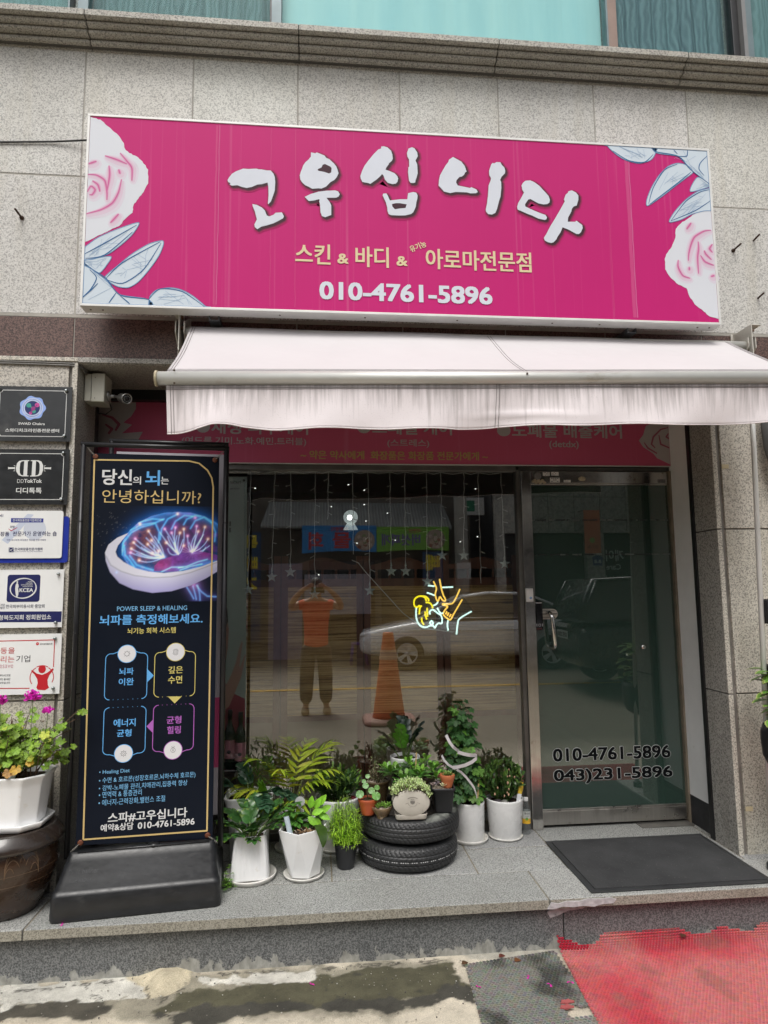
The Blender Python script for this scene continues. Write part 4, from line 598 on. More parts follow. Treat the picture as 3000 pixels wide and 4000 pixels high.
g = MB(); g.box(1.352, -.0595, 1.452, 1.392, -.0585, 1.458, 0); g.ringf(1.373, 1.318, .006, .0085, onY(-.0592), 0, 0); g.box(1.353, -.0598, 1.31, 1.357, -.0585, 1.327); g.box(1.389, -.0598, 1.31, 1.393, -.0585, 1.327); g.build('lock_mark', M('lock_print', (0.4, 0.4, 0.42), .4), lk)
g = MB(); g.lathe([(.014, 0), (.014, .012), (.012, .015), (.002, .015)], 20); g.build('knob', chrome, door, loc=(2.055, -.016, 1.168)).rotation_euler = (R(90), 0, 0)
# ------------------------------------------------------------------ main signboard
def sign_face_material(name, c, streak=0.35, shade=1.0):
    m, t, b = nmat(name)
    n1 = noise(t, coords(t, (34, 1, .22)), 1.5, 5, .6); n2 = noise(t, coords(t, (7, 1, .1)), 1.3, 3, .6)
    cc = ramp(t, noise(t, coords(t), 1.1, 4), [(.3, tuple(x * .93 for x in c)), (.7, c)])
    f = ramp(t, n1, [(0.58, (0, 0, 0)), (0.80, (streak,) * 3)]); cc = mixc(t, f, cc, (0.66, 0.22, 0.38))
    f2 = ramp(t, n2, [(0.66, (0, 0, 0)), (0.76, (streak * .8,) * 3)]); cc = mixc(t, f2, cc, (0.68, 0.28, 0.42))
    t.links.new(cc, b.inputs["Base Color"]); b.inputs["Roughness"].default_value = .55; b.inputs["Specular IOR Level"].default_value = .18; return m
white_metal = M('white_painted_metal', (0.70, 0.70, 0.68), .4, .1, var=.06, dirt=((.42, .39, .33), 5, .66))
SX0, SX1, SZ0, SZ1, SY = -1.201, 2.236, 2.992, 4.044, -.78
sign = thing('shop_sign', 'wide magenta signboard with white brush lettering and rose prints above awning', 'signboard', (.5, -.75, 3.5))
mb = MB(); t_ = .013
mb.box(SX0, SY, SZ1 - t_, SX1, SY + .09, SZ1); mb.box(SX0, SY, SZ0, SX1, SY + .09, SZ0 + t_); mb.box(SX0, SY, SZ0 + t_, SX0 + t_, SY + .09, SZ1 - t_); mb.box(SX1 - t_, SY, SZ0 + t_, SX1, SY + .09, SZ1 - t_)
mb.build('frame', white_metal, sign, bevel=.0015)
for x in (-1.16, -1.1, -.2, .25, .75, 1.28, 1.55, 2.12, 2.19): mb = MB(); mb.lathe([(.005, 0), (.005, .002), (.001, .002)], 10, (x, SY + .045, SZ0 - .0025)); mb.build('screw', M('screw_rust', (0.10, 0.08, 0.06), .6, .5), sign)
pink = sign_face_material('magenta_sign_film', (0.53, 0.014, 0.165))
mb = MB(); mb.box(SX0 + t_, SY + .004, SZ0 + t_, SX1 - t_, SY + .085, SZ1 - t_); face = mb.build('sign_face', pink, sign)
SFN = onY(SY + .004)
cl = lambda p: (min(SX1 - t_ - .001, max(SX0 + t_ + .001, p[0])), min(SZ1 - t_ - .001, max(SZ0 + t_ + .001, p[1])))
def rough_edge(poly, amp, rnd, sub=4):
    out = []
    for i in range(len(poly)):
        (x0, y0), (x1, y1) = poly[i], poly[(i + 1) % len(poly)]
        for k in range(sub):
            q = k / sub; out.append((x0 + (x1 - x0) * q + (rnd.uniform(-amp, amp) if k else 0), y0 + (y1 - y0) * q + (rnd.uniform(-amp, amp) if k else 0)))
    return out
rnd = random.Random(11)
def curve2(P, closed=True, k=5):      # smooth curve through traced points
    n = len(P); o = []
    for i in range(n if closed else n - 1):
        a, b_, c, d = ((P[(i - 1) % n], P[i], P[(i + 1) % n], P[(i + 2) % n]) if closed else (P[max(0, i - 1)], P[i], P[i + 1], P[min(n - 1, i + 2)]))
        for j in range(k):
            t = j / k; o.append(tuple(.5 * (2 * b_[q] + (c[q] - a[q]) * t * .8 + (-.8 * (d[q] - b_[q]) - 1.6 * (c[q] - a[q]) + 6 * (c[q] - b_[q])) * t * t + (.8 * (d[q] - b_[q]) + .8 * (c[q] - a[q]) - 4 * (c[q] - b_[q])) * t ** 3) for q in (0, 1)))
    if not closed: o.append(tuple(P[-1]))
    return o
LEAVES = [curve2(p) for p in LEAVES]; PINKS = [curve2(p, False) for p in PINKS]; STEMS = [curve2(p, False) for p in STEMS]
prints = (MB(), MB()); pick = lambda p: prints[0 if p[0][0] < .5 else 1]
rose_w = (0.66, 0.68, 0.73); leaf_w = (0.58, 0.66, 0.73)
for p in ROSES: pick(p).flat([[cl(q) for q in rough_edge(p, .0022, rnd)]], SFN, .0010, 0, rose_w)
for p in LEAVES: pick(p).flat([[cl(q) for q in p]], SFN, .0014, 0, leaf_w)
for i, p in enumerate(LEAVES):
    mb = pick(p); q = [cl(x) for x in p] + [cl(p[0])]; mb.stroke(q, .004, SFN, .0018, 0, (0.17, 0.30, 0.50))
    cx = sum(a[0] for a in p) / len(p); cy = sum(a[1] for a in p) / len(p)
    for k in range(13):           # fine pen veins
        a = p[rnd.randrange(len(p))]; b_ = p[rnd.randrange(len(p))]; f0, f1 = rnd.uniform(.15, .5), rnd.uniform(.55, .8)
        A = (cx + (a[0] - cx) * f1, cy + (a[1] - cy) * f1); Bq = (cx + (b_[0] - cx) * f0, cy + (b_[1] - cy) * f0)
        if math.hypot(A[0] - Bq[0], A[1] - Bq[1]) < .14: mb.stroke([cl(A), cl(Bq)], .0016, SFN, .0020, 0, (0.30, 0.42, 0.58))
for p in STEMS: pick(p).stroke([cl(q) for q in p], .0055, SFN, .0023, 0, (0.035, 0.13, 0.30), True)
for p in PINKS:
    mb = pick(p); q = [cl(x) for x in p]; mb.stroke([cl((x[0] + .006, x[1] - .012)) for x in q], .066, SFN, .0012, 0, (0.665, 0.615, 0.69), True); mb.stroke([cl((x[0] + .004, x[1] - .008)) for x in q], .042, SFN, .0014, 0, (0.665, 0.53, 0.63), True); mb.stroke(q, .019, SFN, .0016, 0, (0.66, 0.36, 0.52), True); mb.stroke(q, .008, SFN, .0020, 0, (0.58, 0.14, 0.32), True)
for mb in prints: mb.build('rose_print', colmat('printed_film', .55, .2), face)
mb = MB()
for grp in CALLIG:
    for e, off, c in ((.016, .0011, (0.43, 0.014, 0.12)), (.011, .0014, (0.27, 0.014, 0.08)), (.006, .0017, (0.13, 0.018, 0.05)), (.002, .0020, (0.05, 0.017, 0.028))):
        o = grp[0]; n = len(o); A = sum(o[i][0] * o[(i + 1) % n][1] - o[(i + 1) % n][0] * o[i][1] for i in range(n)); sg = 1 if A > 0 else -1
        q = []
        for i in range(n):
            dx = o[(i + 1) % n][0] - o[i - 1][0]; dz = o[(i + 1) % n][1] - o[i - 1][1]; L = math.hypot(dx, dz) or 1
            q.append((o[i][0] + sg * dz / L * e + .008, o[i][1] - sg * dx / L * e - .009))
        mb.flat([q], SFN, off + (id(grp) % 1) * 0, 0, c)
mb.build('drop_shadow', colmat('printed_film'), face)
mb = MB(); rnd = random.Random(19)
for x, wd, c in ((-.537, .008, (0.55, 0.055, 0.20)), (-.523, .003, (0.57, 0.13, 0.28)), (1.735, .020, (0.55, 0.06, 0.21)), (1.75, .005, (0.57, 0.13, 0.29)), (-.25, .002, (0.54, .07, .21)), (1.62, .002, (0.54, .06, .2)), (-.12, .003, (0.54, .06, .2))):
    z = 4.02; L = []
    while z > 3.02: L.append((x + rnd.uniform(-.002, .002), z)); z -= .05
    mb = MB(); mb.stroke(L, wd, SFN, .0006, 0, c); mb.build('water_stain', colmat('printed_film'), face)
lw = [M('white_letter_film', (0.64, 0.67, 0.74), .5, var=.03, spec=.2), M('cream_letter_film', (0.70, 0.58, 0.36), .5, var=.03, spec=.2)]
for ks in ((0, 1), (2, 3), (4, 5, 6), (7, 8), (9, 10)):
    mb = MB()
    for k in ks: mb.flat(CALLIG[k], SFN, .0026 + .00005 * (k % 3), 0, None)
    mb.build('brush_letter', lw, face)
for i, (s__, x0, z0, x1, z1) in enumerate([SIGN_TEL]): mb = MB(); mb.text(s__, x0, z0, x1, z1, SFN, .0026, 0, None, .030); mb.build('phone_number', lw, face)
for s__, x0, z0, x1, z1 in SIGN_TXT: mb = MB(); mb.text(s__, x0, z0, x1, z1, SFN, .0026, 1, None, .020); mb.build('lettering', lw, face)
s__, x0, z0, x1, z1 = SIGN_SMALL; mb = MB(); mb.text(s__, x0 + .008, z0 + .002, x1 - .004, z1 - .012, SFN, .0026, 1, None, .022, R(24))
mb.build('lettering', lw, face)
galv = M('dark_galvanised', (0.10, 0.105, 0.11), .5, .6, var=.25)
for x in (-.545, 1.752):
    mb = MB(); mb.box(x - .028, -.70, SZ0 - .028, x + .028, F, SZ0 - .022); mb.box(x - .028, -.70, SZ0 - .021, x - .020, F, SZ0 - .002); mb.box(x + .020, -.70, SZ0 - .021, x + .028, F, SZ0 - .002); mb.build('bracket', galv, sign)
for x in (-.543, 1.73): mb = MB(); mb.lathe([(.03, 0), (.03, .003), (.012, .005), (.010, .010), (.002, .012)], 16, (x, SY + .03, SZ1)); mb.build('cap', M('rusty_cap', (0.06, 0.045, 0.035), .7, .3), sign)

# ------------------------------------------------------------------ fascia sign under the awning
fsc = thing('fascia_sign', 'long low magenta sign panel over the window, half hidden by the awning', 'sign panel', (.5, -.05, 2.5))
mb = MB(); mb.box(-1.372, -.05, 2.330, 2.297, -.034, 2.70, 0); fm = sign_face_material('faded_magenta_film', (0.55, 0.10, 0.19), .25); fo = mb.build('panel', fm, fsc)
mb = MB(); mb.box(-1.372, -.056, 2.3255, 2.297, -.034, 2.3295); mb.build('edge_trim', white_metal, fsc)
FFN = onY(-.05); mb = MB(); cf = lambda p: (min(2.295, max(-1.37, p[0])), min(2.698, max(2.331, p[1])))
prints = (MB(), MB())
for p, mb in zip(FASC_ROSE, prints[::-1]): mb.flat([[cf(q) for q in p]], FFN, .001, 0, (0.44, 0.40, 0.40))
for p in FASC_PINK: prints[1].stroke([cf(q) for q in p], .012, FFN, .0015, 0, (0.34, 0.10, 0.15), True)
for q in ([(-1.30, 2.62), (-1.24, 2.60), (-1.20, 2.56), (-1.22, 2.52)], [(-1.28, 2.56), (-1.24, 2.53), (-1.26, 2.50)]): prints[0].stroke(q, .018, FFN, .0015, 0, (0.34, 0.10, 0.15), True)
for mb in prints: mb.build('rose_print', colmat('printed_film'), fo)
lw = [M('grey_white_letter', (0.45, 0.42, 0.43), .5, var=.06), M('ochre_letter', (0.46, 0.37, 0.12), .5, var=.06)]
for i, (s__, x0, z0, x1, z1) in enumerate(FASC_TXT): mb = MB(); mb.text(s__, x0, z0, x1, z1, FFN, .0016, 0, None, .022 if i % 2 == 0 else .012); mb.build('lettering', lw, fo)
for s__, x0, z0, x1, z1 in FASC_Y: mb = MB(); mb.text(s__, x0, z0, x1, z1, FFN, .0016, 1, None, .02); mb.build('lettering', lw, fo)

# ------------------------------------------------------------------ awning
awn = thing('awning', 'dirty off white folding awning with aluminium front bar and stained valance', 'awning', (.8, -.6, 2.9))
AX0, AX1, AYF, AYB = -.672, 2.345, -1.19, -.655
def zf(x): return 2.523 + (x + .7) * .0222
def canopy_mat(name, c, streaky):
    m, t, b = nmat(name)
    cc = ramp(t, noise(t, coords(t), 2.3, 5), [(.3, tuple(x * .94 for x in c)), (.7, c)])
    if streaky:
        g = N(t, "ShaderNodeSeparateXYZ"); t.links.new(coords(t), g.inputs[0])
        hx = N(t, "ShaderNodeMath", operation='MULTIPLY_ADD'); t.links.new(g.outputs[0], hx.inputs[0]); hx.inputs[1].default_value = -.0222; t.links.new(g.outputs[2], hx.inputs[2])
        mr = N(t, "ShaderNodeMapRange"); mr.inputs[1].default_value = 2.30; mr.inputs[2].default_value = 2.47; mr.inputs[3].default_value = -.16; mr.inputs[4].default_value = .14; t.links.new(hx.outputs[0], mr.inputs[0])
        n1 = noise(t, coords(t, (30, 1, 1.6)), 1.6, 5, .6); n2 = noise(t, coords(t, (1.6, 1, .7)), 1.4, 3)
        a = N(t, "ShaderNodeMath", operation='ADD'); t.links.new(n1, a.inputs[0]); t.links.new(mr.outputs[0], a.inputs[1])
        a2 = N(t, "ShaderNodeMath", operation='MULTIPLY_ADD'); t.links.new(n2, a2.inputs[0]); a2.inputs[1].default_value = .5; t.links.new(a.outputs[0], a2.inputs[2])
        f = ramp(t, a2.outputs[0], [(0.68, (0, 0, 0)), (1.0, (.55, .55, .55))]); cc = mixc(t, f, cc, (0.17, 0.15, 0.14))
        f3 = ramp(t, noise(t, coords(t), 160, 2), [(.62, (0, 0, 0)), (.72, (.16, .16, .16))]); cc = mixc(t, f3, cc, (0.15, 0.14, 0.12))
    else:
        f = ramp(t, noise(t, coords(t), 1.7, 6, .65), [(0.55, (0, 0, 0)), (0.8, (.3, .3, .3))]); cc = mixc(t, f, cc, (0.50, 0.46, 0.46))
    t.links.new(cc, b.inputs["Base Color"]); b.inputs["Roughness"].default_value = .75
    w1 = noise(t, coords(t), 3.2, 3); bump(t, b, w1, .35, .03)
    tr = N(t, "ShaderNodeBsdfTranslucent"); t.links.new(cc, tr.inputs[0]); mx = N(t, "ShaderNodeMixShader"); mx.inputs[0].default_value = .0
    t.links.new(b.outputs[0], mx.inputs[1]); t.links.new(tr.outputs[0], mx.inputs[2]); t.links.new(mx.outputs[0], t.nodes["Material Output"].inputs[0]); return m
shaded_back = M('shaded_awning_back', (0.13, 0.125, 0.12), .9); fab = canopy_mat('awning_fabric', (0.56, 0.535, 0.545), False); val = canopy_mat('valance_fabric', (0.80, 0.74, 0.755), True)  # back of canopy and valance: shade under the awning put into the colour
stitch = M('grey_stitching', (0.22, 0.2, 0.2), .8)
def canopy_pt(u, v):       # u along, v from roller (0) to front bar (1)
    x = AX0 + (AX1 - AX0) * u; zb = 2.945 + .002 * math.sin(u * 20)
    y = AYB + (AYF + .012 - AYB) * v; z = zb + (zf(x) + .002 - zb) * v
    sag = .022 * math.sin(math.pi * v) * (.6 + .4 * math.sin(3 * u + .5)) + .006 * math.sin(9 * u + 3 * v) * math.sin(math.pi * v)
    return (x, y, z - sag)
mb = MB(); nu, nv = 64, 16
mb.add([canopy_pt(i / nu, j / nv) for j in range(nv + 1) for i in range(nu + 1)], [(j * (nu + 1) + i, j * (nu + 1) + i + 1, (j + 1) * (nu + 1) + i + 1, (j + 1) * (nu + 1) + i) for j in range(nv) for i in range(nu)], 0, None, True)
can = mb.build('canopy', [shaded_back, fab], awn); so = can.modifiers.new('thick', 'SOLIDIFY'); so.thickness = .002; so.material_offset = 1; so.material_offset_rim = 1
mb = MB()
def seam(f, n=24, r=.0016):
    mb.tube([Vector(f(k / n)) + Vector((0, -.0012, .0022)) for k in range(n + 1)], r, 4)
us = .531
for d in (0, .005): seam(lambda k: canopy_pt(us + d + .012 * k, k))
for d in (.004, .008): seam(lambda k: canopy_pt(d, k))
for d in (.004, .008): seam(lambda k: canopy_pt(1 - d, k))
for d in (.955, .985): seam(lambda k: canopy_pt(k, d), 48)
mb.build('seam', stitch, can)
vx = [-.673, -.62, -.56, -.464, -.40, -.334, -.196, -.014, .178, .432, .654, .847, 1.184, 1.548, 1.919, 2.166, 2.345]
vz = [2.241, 2.247, 2.256, 2.281, 2.279, 2.268, 2.261, 2.271, 2.270, 2.279, 2.278, 2.296, 2.301, 2.314, 2.319, 2.337, 2.325]
def val_pt(u, v):
    x = AX0 + (AX1 - AX0) * u; zt = zf(x) - .062; zbm = float(np.interp(x, vx, vz)) + .003 * math.sin(x * 14)
    wave = .016 * math.sin(x * 5.2 + 1) + .010 * math.sin(x * 11 + 2 * v) + (.05 * math.exp(-((x + .45) / .16) ** 2) - .03 * math.exp(-((x + .62) / .07) ** 2))
    fold = .009 * math.exp(-((v - .72 - .08 * (x - .9)) / .07) ** 2) * math.exp(-((x - 1.0) / .22) ** 2)
    return (x - .008 * v * math.sin(x * 2), AYF + .006 - wave * v ** 1.3 - fold, zt + (zbm - zt) * v)
mb = MB(); nu, nv = 150, 14
mb.add([val_pt(i / nu, j / nv) for j in range(nv + 1) for i in range(nu + 1)], [(j * (nu + 1) + i, j * (nu + 1) + i + 1, (j + 1) * (nu + 1) + i + 1, (j + 1) * (nu + 1) + i) for j in range(nv) for i in range(nu)], 0, None, True)
vo = mb.build('valance', [shaded_back, val], awn); so = vo.modifiers.new('thick', 'SOLIDIFY'); so.thickness = .002; so.material_offset = 1; so.material_offset_rim = 1
mb = MB()
def seamv(f, n=40): mb.tube([Vector(f(k / n)) + Vector((0, -.003, 0)) for k in range(n + 1)], .0014, 4)
for d in (.06, .09): seamv(lambda k: val_pt(k, d), 120)
for d in (.498, .503): seamv(lambda k: val_pt(d, k))
for d in (.006, .010): seamv(lambda k: val_pt(d, k))
mb.tube([Vector(val_pt(k / 150, 1)) + Vector((0, -.001, .002)) for k in range(151)], .0032, 5, 1)
mb.build('hem', [stitch, val], vo)
alu = M('stained_aluminium', (0.60, 0.60, 0.57), .38, .35, var=.08, dirt=((.33, .28, .2), 7, .62), stretch=(.4, 1, 1))
mb = MB(); x0, x1 = -.714, 2.40
def bar(x): z = zf(x) - .031; return [(x, AYF + .005 + .030 * math.sin(R(a)) * (-1), z + .031 * math.cos(R(a))) for a in range(0, 360, 20)]
mb.loft([bar(x0), bar(x1)]); mb.build('front_bar', alu, awn)
mb = MB(); mb.loft([[(p[0] - .005, AYF + .005 + (p[1] - AYF - .005) * 1.12, zf(x0) - .031 + (p[2] - zf(x0) + .031) * 1.12) for p in bar(x0)], [(x0 + .006, AYF + .005 + (p[1] - AYF - .005) * 1.12, zf(x0) - .031 + (p[2] - zf(x0) + .031) * 1.12) for p in bar(x0)]])
mb.build('bar_cap', M('yellowed_plastic', (0.46, 0.41, 0.28), .5, dirt=((.2, .1, .04), 30, .6)), awn)
for x, dz in ((-.632, -.004), (-.63, -.062), (.97, -.02)): mb = MB(); mb.sphere((x, AYF - .026, zf(x) + dz), .0055, 8); mb.build('screw', M('screw_rust', (0.10, 0.08, 0.06), .6, .5), awn)
mb = MB(); mb.tube([(-.70, AYB + .006, 2.912), (2.47, AYB + .006, 2.920)], .030, 18); mb.build('roller', alu, awn)
brk = M('worn_white_steel', (0.55, 0.53, 0.48), .5, .2, dirt=((.22, .1, .04), 16, .6))
for x, sgn in ((-.725, -1), (2.47, 1)):
    mb = MB(); mb.box(x - .003, -.70, 2.80, x + .003, F, 3.035); mb.box(x - .045 if sgn < 0 else x, -.70, 3.030, x + .0 if sgn < 0 else x + .06, F, 3.036)
    mb.box(x - .034, F - .007, 2.795, x + .034, F - .001, 3.03); mb.prism([(-.69, 2.96), (-.69, 2.90), (-.558, 2.80), (-.558, 3.03)], 0, .005, lambda u, v, o: (x - .022 + o, u, v)); mb.prism([(-.69, 2.96), (-.69, 2.90), (-.558, 2.80), (-.558, 3.03)], 0, .005, lambda u, v, o: (x + .022 + o, u, v)); mb.tube([(x - .03, -.66, 2.935), (x + .03, -.66, 2.935)], .010, 10, 1); mb.tube([(x + .01, -.66, 2.985), (x + .01, -.70, 3.0)], .006, 8, 1)
    mb.build('bracket', [brk, M('rusty_bolt', (0.12, 0.06, 0.035), .7, .3)], awn, bevel=.0015)
armm = M('grey_arm_metal', (0.22, 0.22, 0.21), .45, .6)
for xa, xb, xc in ((-.60, -.05, -.45), (2.30, 1.75, 2.15)):
    mb = MB(); mb.tube([(xa, -.60, 2.78), (xb, -.86, 2.60)], .020, 10); mb.tube([(xb, -.86, 2.60), (xc, AYF + .02, zf(xc) - .05)], .017, 10); mb.sphere((xb, -.86, 2.60), .028, 10); mb.build('folding_arm', armm, awn)

# ------------------------------------------------------------------ plaques on the left pier
PF = -.575
def plq(name, label, rect, mat_, back=None, th=.006, rad=0.0):
    xs = [p[0] for p in rect]; zs = [p[1] for p in rect]
    t = thing(name, label, 'plaque', ((min(xs) + max(xs)) / 2, PF, (min(zs) + max(zs)) / 2), 0, 'plaques on the granite pier')
    def rr(x0, z0, x1, z1, r):
        if r <= 0: return [(x0, z0), (x1, z0), (x1, z1), (x0, z1)]
        o = []
        for cx, cz, a in ((x1 - r, z0 + r, -90), (x1 - r, z1 - r, 0), (x0 + r, z1 - r, 90), (x0 + r, z0 + r, 180)):
            for k in range(5): o.append((cx + r * math.cos(R(a + 22.5 * k)), cz + r * math.sin(R(a + 22.5 * k))))
        return o
    mb = MB(); mb.prism(rr(min(xs), min(zs), max(xs), max(zs), rad), -th, 0, onY(PF)); pl_ = mb.build('plate', mat_, t, bevel=.0012)
    if back:
        bx = [p[0] for p in back]; bz = [p[1] for p in back]
        mb = MB(); mb.prism(rr(min(bx), min(bz), max(bx), max(bz), .014), -.019, -.0065, onY(PF)); mb.build('back_plate', M('royal_blue_acrylic', (0.02, 0.04, 0.32), .2, coat=.4), t)
    return t, pl_
PFN = onY(PF); capm = M('bolt_cap', (0.34, 0.37, 0.37), .3, .9); blkac = M('black_acrylic', (0.028, 0.03, 0.032), .14, var=.2, dirt=((.06, .06, .06), 6, .55)); whac = M('white_acrylic', (0.78, 0.79, 0.785), .2, var=.03)
def bolts(t, pts, r=.0075):
    for x, z in pts:
        mb = MB(); mb.lathe([(r, -.02), (r, .012), (r * .8, .016), (.001, .016)], 18); o = mb.build('bolt_cap', capm, t, local=False); o.data.transform(Matrix.Translation((x, PF, z)) @ Matrix.Rotation(R(90), 4, 'X'))
W_ = (0.66, 0.67, 0.66); NV = (0.018, 0.022, 0.10); RD = (0.52, 0.02, 0.03); BL = (0.02, 0.035, 0.26)
def notch_frame(mb, line, c, wd=.0032, r=.012):
    xs = [p[0] for p in line]; zs = [p[1] for p in line]; x0, x1, z0, z1 = min(xs), max(xs), min(zs), max(zs)
    L = [(x0 + r, z1), (x1 - r, z1)] + [(x1 + r * math.cos(R(a)) * 1.0, z1 + r * math.sin(R(a))) for a in range(180, 271, 15)]
    L += [(x1, z0 + r)] + [(x1 + r * math.cos(R(a)), z0 + r * math.sin(R(a))) for a in range(90, 181, 15)]
    L += [(x0 + r, z0)] + [(x0 + r * math.cos(R(a)), z0 + r * math.sin(R(a))) for a in range(0, 91, 15)]
    L += [(x0, z1 - r)] + [(x0 + r * math.cos(R(a)), z1 + r * math.sin(R(a))) for a in range(270, 361, 15)]
    mb.stroke(L, wd, PFN, .0006, 0, c)
def tx(mb, lst, c, bold=.012, off=.0008):
    for s__, x0, z0, x1, z1 in lst: mb.text(s__, x0, z0, x1, z1, PFN, off, 0, c, bold)
pm = colmat('plaque_print', .3)
q = PLQ['one']; t, pl_ = plq('plaque', 'black acrylic plaque with a round blue seal emblem, topmost on the pier', q['rect'], blkac)
mb = MB(); notch_frame(mb, q['line'], W_); cx, cz = q['seal'][0]; cz -= .001; ro = .064
mb.flat([[(cx + (ro + .004 * math.cos(R(a) * 7)) * math.cos(R(a)), cz + (ro + .004 * math.cos(R(a) * 7)) * .97 * math.sin(R(a))) for a in range(0, 360, 6)]], PFN, .0006, 0, (0.27, 0.40, 0.78))
mb.disc(cx, cz, .054, PFN, .0008, 0, (0.42, 0.52, 0.82), 36); mb.ringf(cx, cz, .050, .0515, PFN, .0010, 0, W_)
mb.disc(cx, cz, .038, PFN, .0011, 0, (0.015, 0.03, 0.13), 32); mb.ringf(cx, cz, .038, .041, PFN, .0012, 0, (0.6, .66, .8))
for k in range(30):
    a = R(200 - k * 220 / 29); mb.disc(cx + .046 * math.cos(a), cz + .046 * math.sin(a), .0017, PFN, .0013, 0, (0.06, 0.08, 0.25), 6)
for k in range(16):
    a = R(228 + k * 84 / 15); mb.disc(cx + .046 * math.cos(a), cz + .046 * math.sin(a), .0017, PFN, .0013, 0, (0.06, 0.08, 0.25), 6)
b_ = q['blob']; G_ = (0.05, 0.32, 0.26); K_ = (0.55, 0.07, 0.30)
mb.disc(b_[0][0], b_[0][1], .012, PFN, .0014, 0, G_); mb.disc(b_[1][0], b_[1][1], .012, PFN, .0016, 0, K_); mb.disc(b_[3][0], b_[3][1], .010, PFN, .0014, 0, G_); mb.disc(b_[4][0], b_[4][1], .008, PFN, .0016, 0, K_)
mb.stroke([b_[0], b_[2], b_[4]], .006, PFN, .0015, 0, G_); mb.stroke([b_[1], b_[2], b_[4]], .006, PFN, .0017, 0, (0.28, 0.04, 0.2)); mb.disc(b_[2][0], b_[2][1], .011, PFN, .0019, 0, (0.28, 0.04, 0.2))
tx(mb, [q['txt'][0]], W_, .02); tx(mb, [q['txt'][1]], W_, .022); mb.build('print', pm, pl_); bolts(t, q['bolts'])
q = PLQ['two']; t, pl_ = plq('plaque', 'black acrylic plaque with a mirrored double letter D emblem like a dumbbell', q['rect'], blkac)
mb = MB(); notch_frame(mb, q['line'], W_)
for a, h in zip(q['dl'], q['dh']): mb.flat([a, h], PFN, .0008, 0, W_)
for p in q['bars']: mb.flat([p], PFN, .0008, 0, W_)
for p in q['br']: mb.stroke(p, .0018, PFN, .0009, 0, W_)
tx(mb, q['txt'], W_, .022); tx(mb, q['thin'], W_, -.012); mb.build('print', pm, pl_); bolts(t, q['bolts'])
q = PLQ['three']; t, pl_ = plq('plaque', 'white plaque with navy writing mounted over a royal blue back plate', q['rect'], whac, q['back'], rad=.012)
mb = MB(); mb.flat([q['tag']], PFN, .0006, 0, BL); tx(mb, q['tagt'], W_, .012, .001); tx(mb, q['txt'], NV, .012); tx(mb, q['small'], (0.10, 0.11, 0.22), .0); mb.stroke(q['chk'], .004, PFN, .0009, 0, (0.48, 0.05, 0.10), True)
x0 = q['rect'][0][0]; mb.flat([[(x0 + .08, 1.80), (x0 + .2, 1.95), (x0 + .17, 1.955), (x0 + .05, 1.82)]], PFN, .0003, 0, (0.52, 0.57, 0.68)); mb.disc(q['tag'][1][0] - .04, 1.875, .055, PFN, .00035, 0, (0.56, 0.60, 0.68), 30)
lg = q['logo']; mb.flat([lg], PFN, .0007, 0, NV); mb.stroke([(lg[0][0] + .002, lg[2][1] + .004), ((lg[0][0] + lg[1][0]) / 2, (lg[0][1] + lg[2][1]) / 2), (lg[1][0] - .001, lg[0][1] - .004)], .0028, PFN, .0009, 0, W_, True); mb.stroke([(lg[0][0] + .003, lg[0][1] - .003), (lg[0][0] + .008, (lg[0][1] + lg[2][1]) / 2), (lg[1][0] - .004, lg[2][1] + .003)], .0018, PFN, .0010, 0, W_)
mb.build('print', pm, pl_)
q = PLQ['four']; t, pl_ = plq('plaque', 'white plaque with a dark navy square oval emblem and navy name band', q['rect'], whac)
mb = MB(); lx = [p[0] for p in q['logo']]; lz = [p[1] for p in q['logo']]; x0, x1, z0, z1 = min(lx), max(lx), min(lz), max(lz); r = .012; o = []
for cx, cz, a in ((x1 - r, z0 + r, -90), (x1 - r, z1 - r, 0), (x0 + r, z1 - r, 90), (x0 + r, z0 + r, 180)):
    for k in range(5): o.append((cx + r * math.cos(R(a + 22.5 * k)), cz + r * math.sin(R(a + 22.5 * k))))
mb.flat([o], PFN, .0006, 0, NV); ex, ez = q['ell'][0]; rx = q['ell'][1][0] - ex; rz = q['ell'][2][1] - ez
for k in range(40):
    a0, a1 = 2 * math.pi * k / 40, 2 * math.pi * (k + 1) / 40
    def E_(a, f): x, z = rx * f * math.cos(a), rz * f * math.sin(a); return (ex + x * .97 - z * .18, ez + z + x * .12)
    th = lambda a: 1 - .05 - .075 * abs(math.sin((a - .6) / 1)) * (1 if math.sin(a - .6) > 0 or True else 0)
    mb.flat([[E_(a0, 1), E_(a1, 1), E_(a1, th(a1)), E_(a0, th(a0))]], PFN, .0009, 0, W_)
mb.flat([q['fig']], PFN, .0010, 0, W_); fx_, fz_ = q['fig'][0]; mb.disc(fx_, fz_ + .001, .0042, PFN, .0011, 0, W_)
tx(mb, q['kc'], W_, .03, .0012); tx(mb, q['sm'], W_, .01, .0012); tx(mb, q['txt'], (0.04, 0.045, 0.09), .008); mb.flat([q['band']], PFN, .0006, 0, NV); tx(mb, q['bt'], W_, .02, .0010); mb.build('print', pm, pl_); bolts(t, q['bolts'])
q = PLQ['five']; t, pl_ = plq('plaque', 'white plaque with red border and red raised arms figure, behind the geranium', q['rect'], whac)
mb = MB(); mb.stroke(q['line'], .0042, PFN, .0006, 0, RD); mb.stroke(q['line2'], .0042, PFN, .0006, 0, RD); tx(mb, q['red'], RD, .0); tx(mb, q['dark'], (0.03, 0.03, 0.04), .0); tx(mb, q['pk'], (0.5, 0.2, 0.25), -.01); tx(mb, q['sm'], (0.06, 0.06, 0.07), .012)
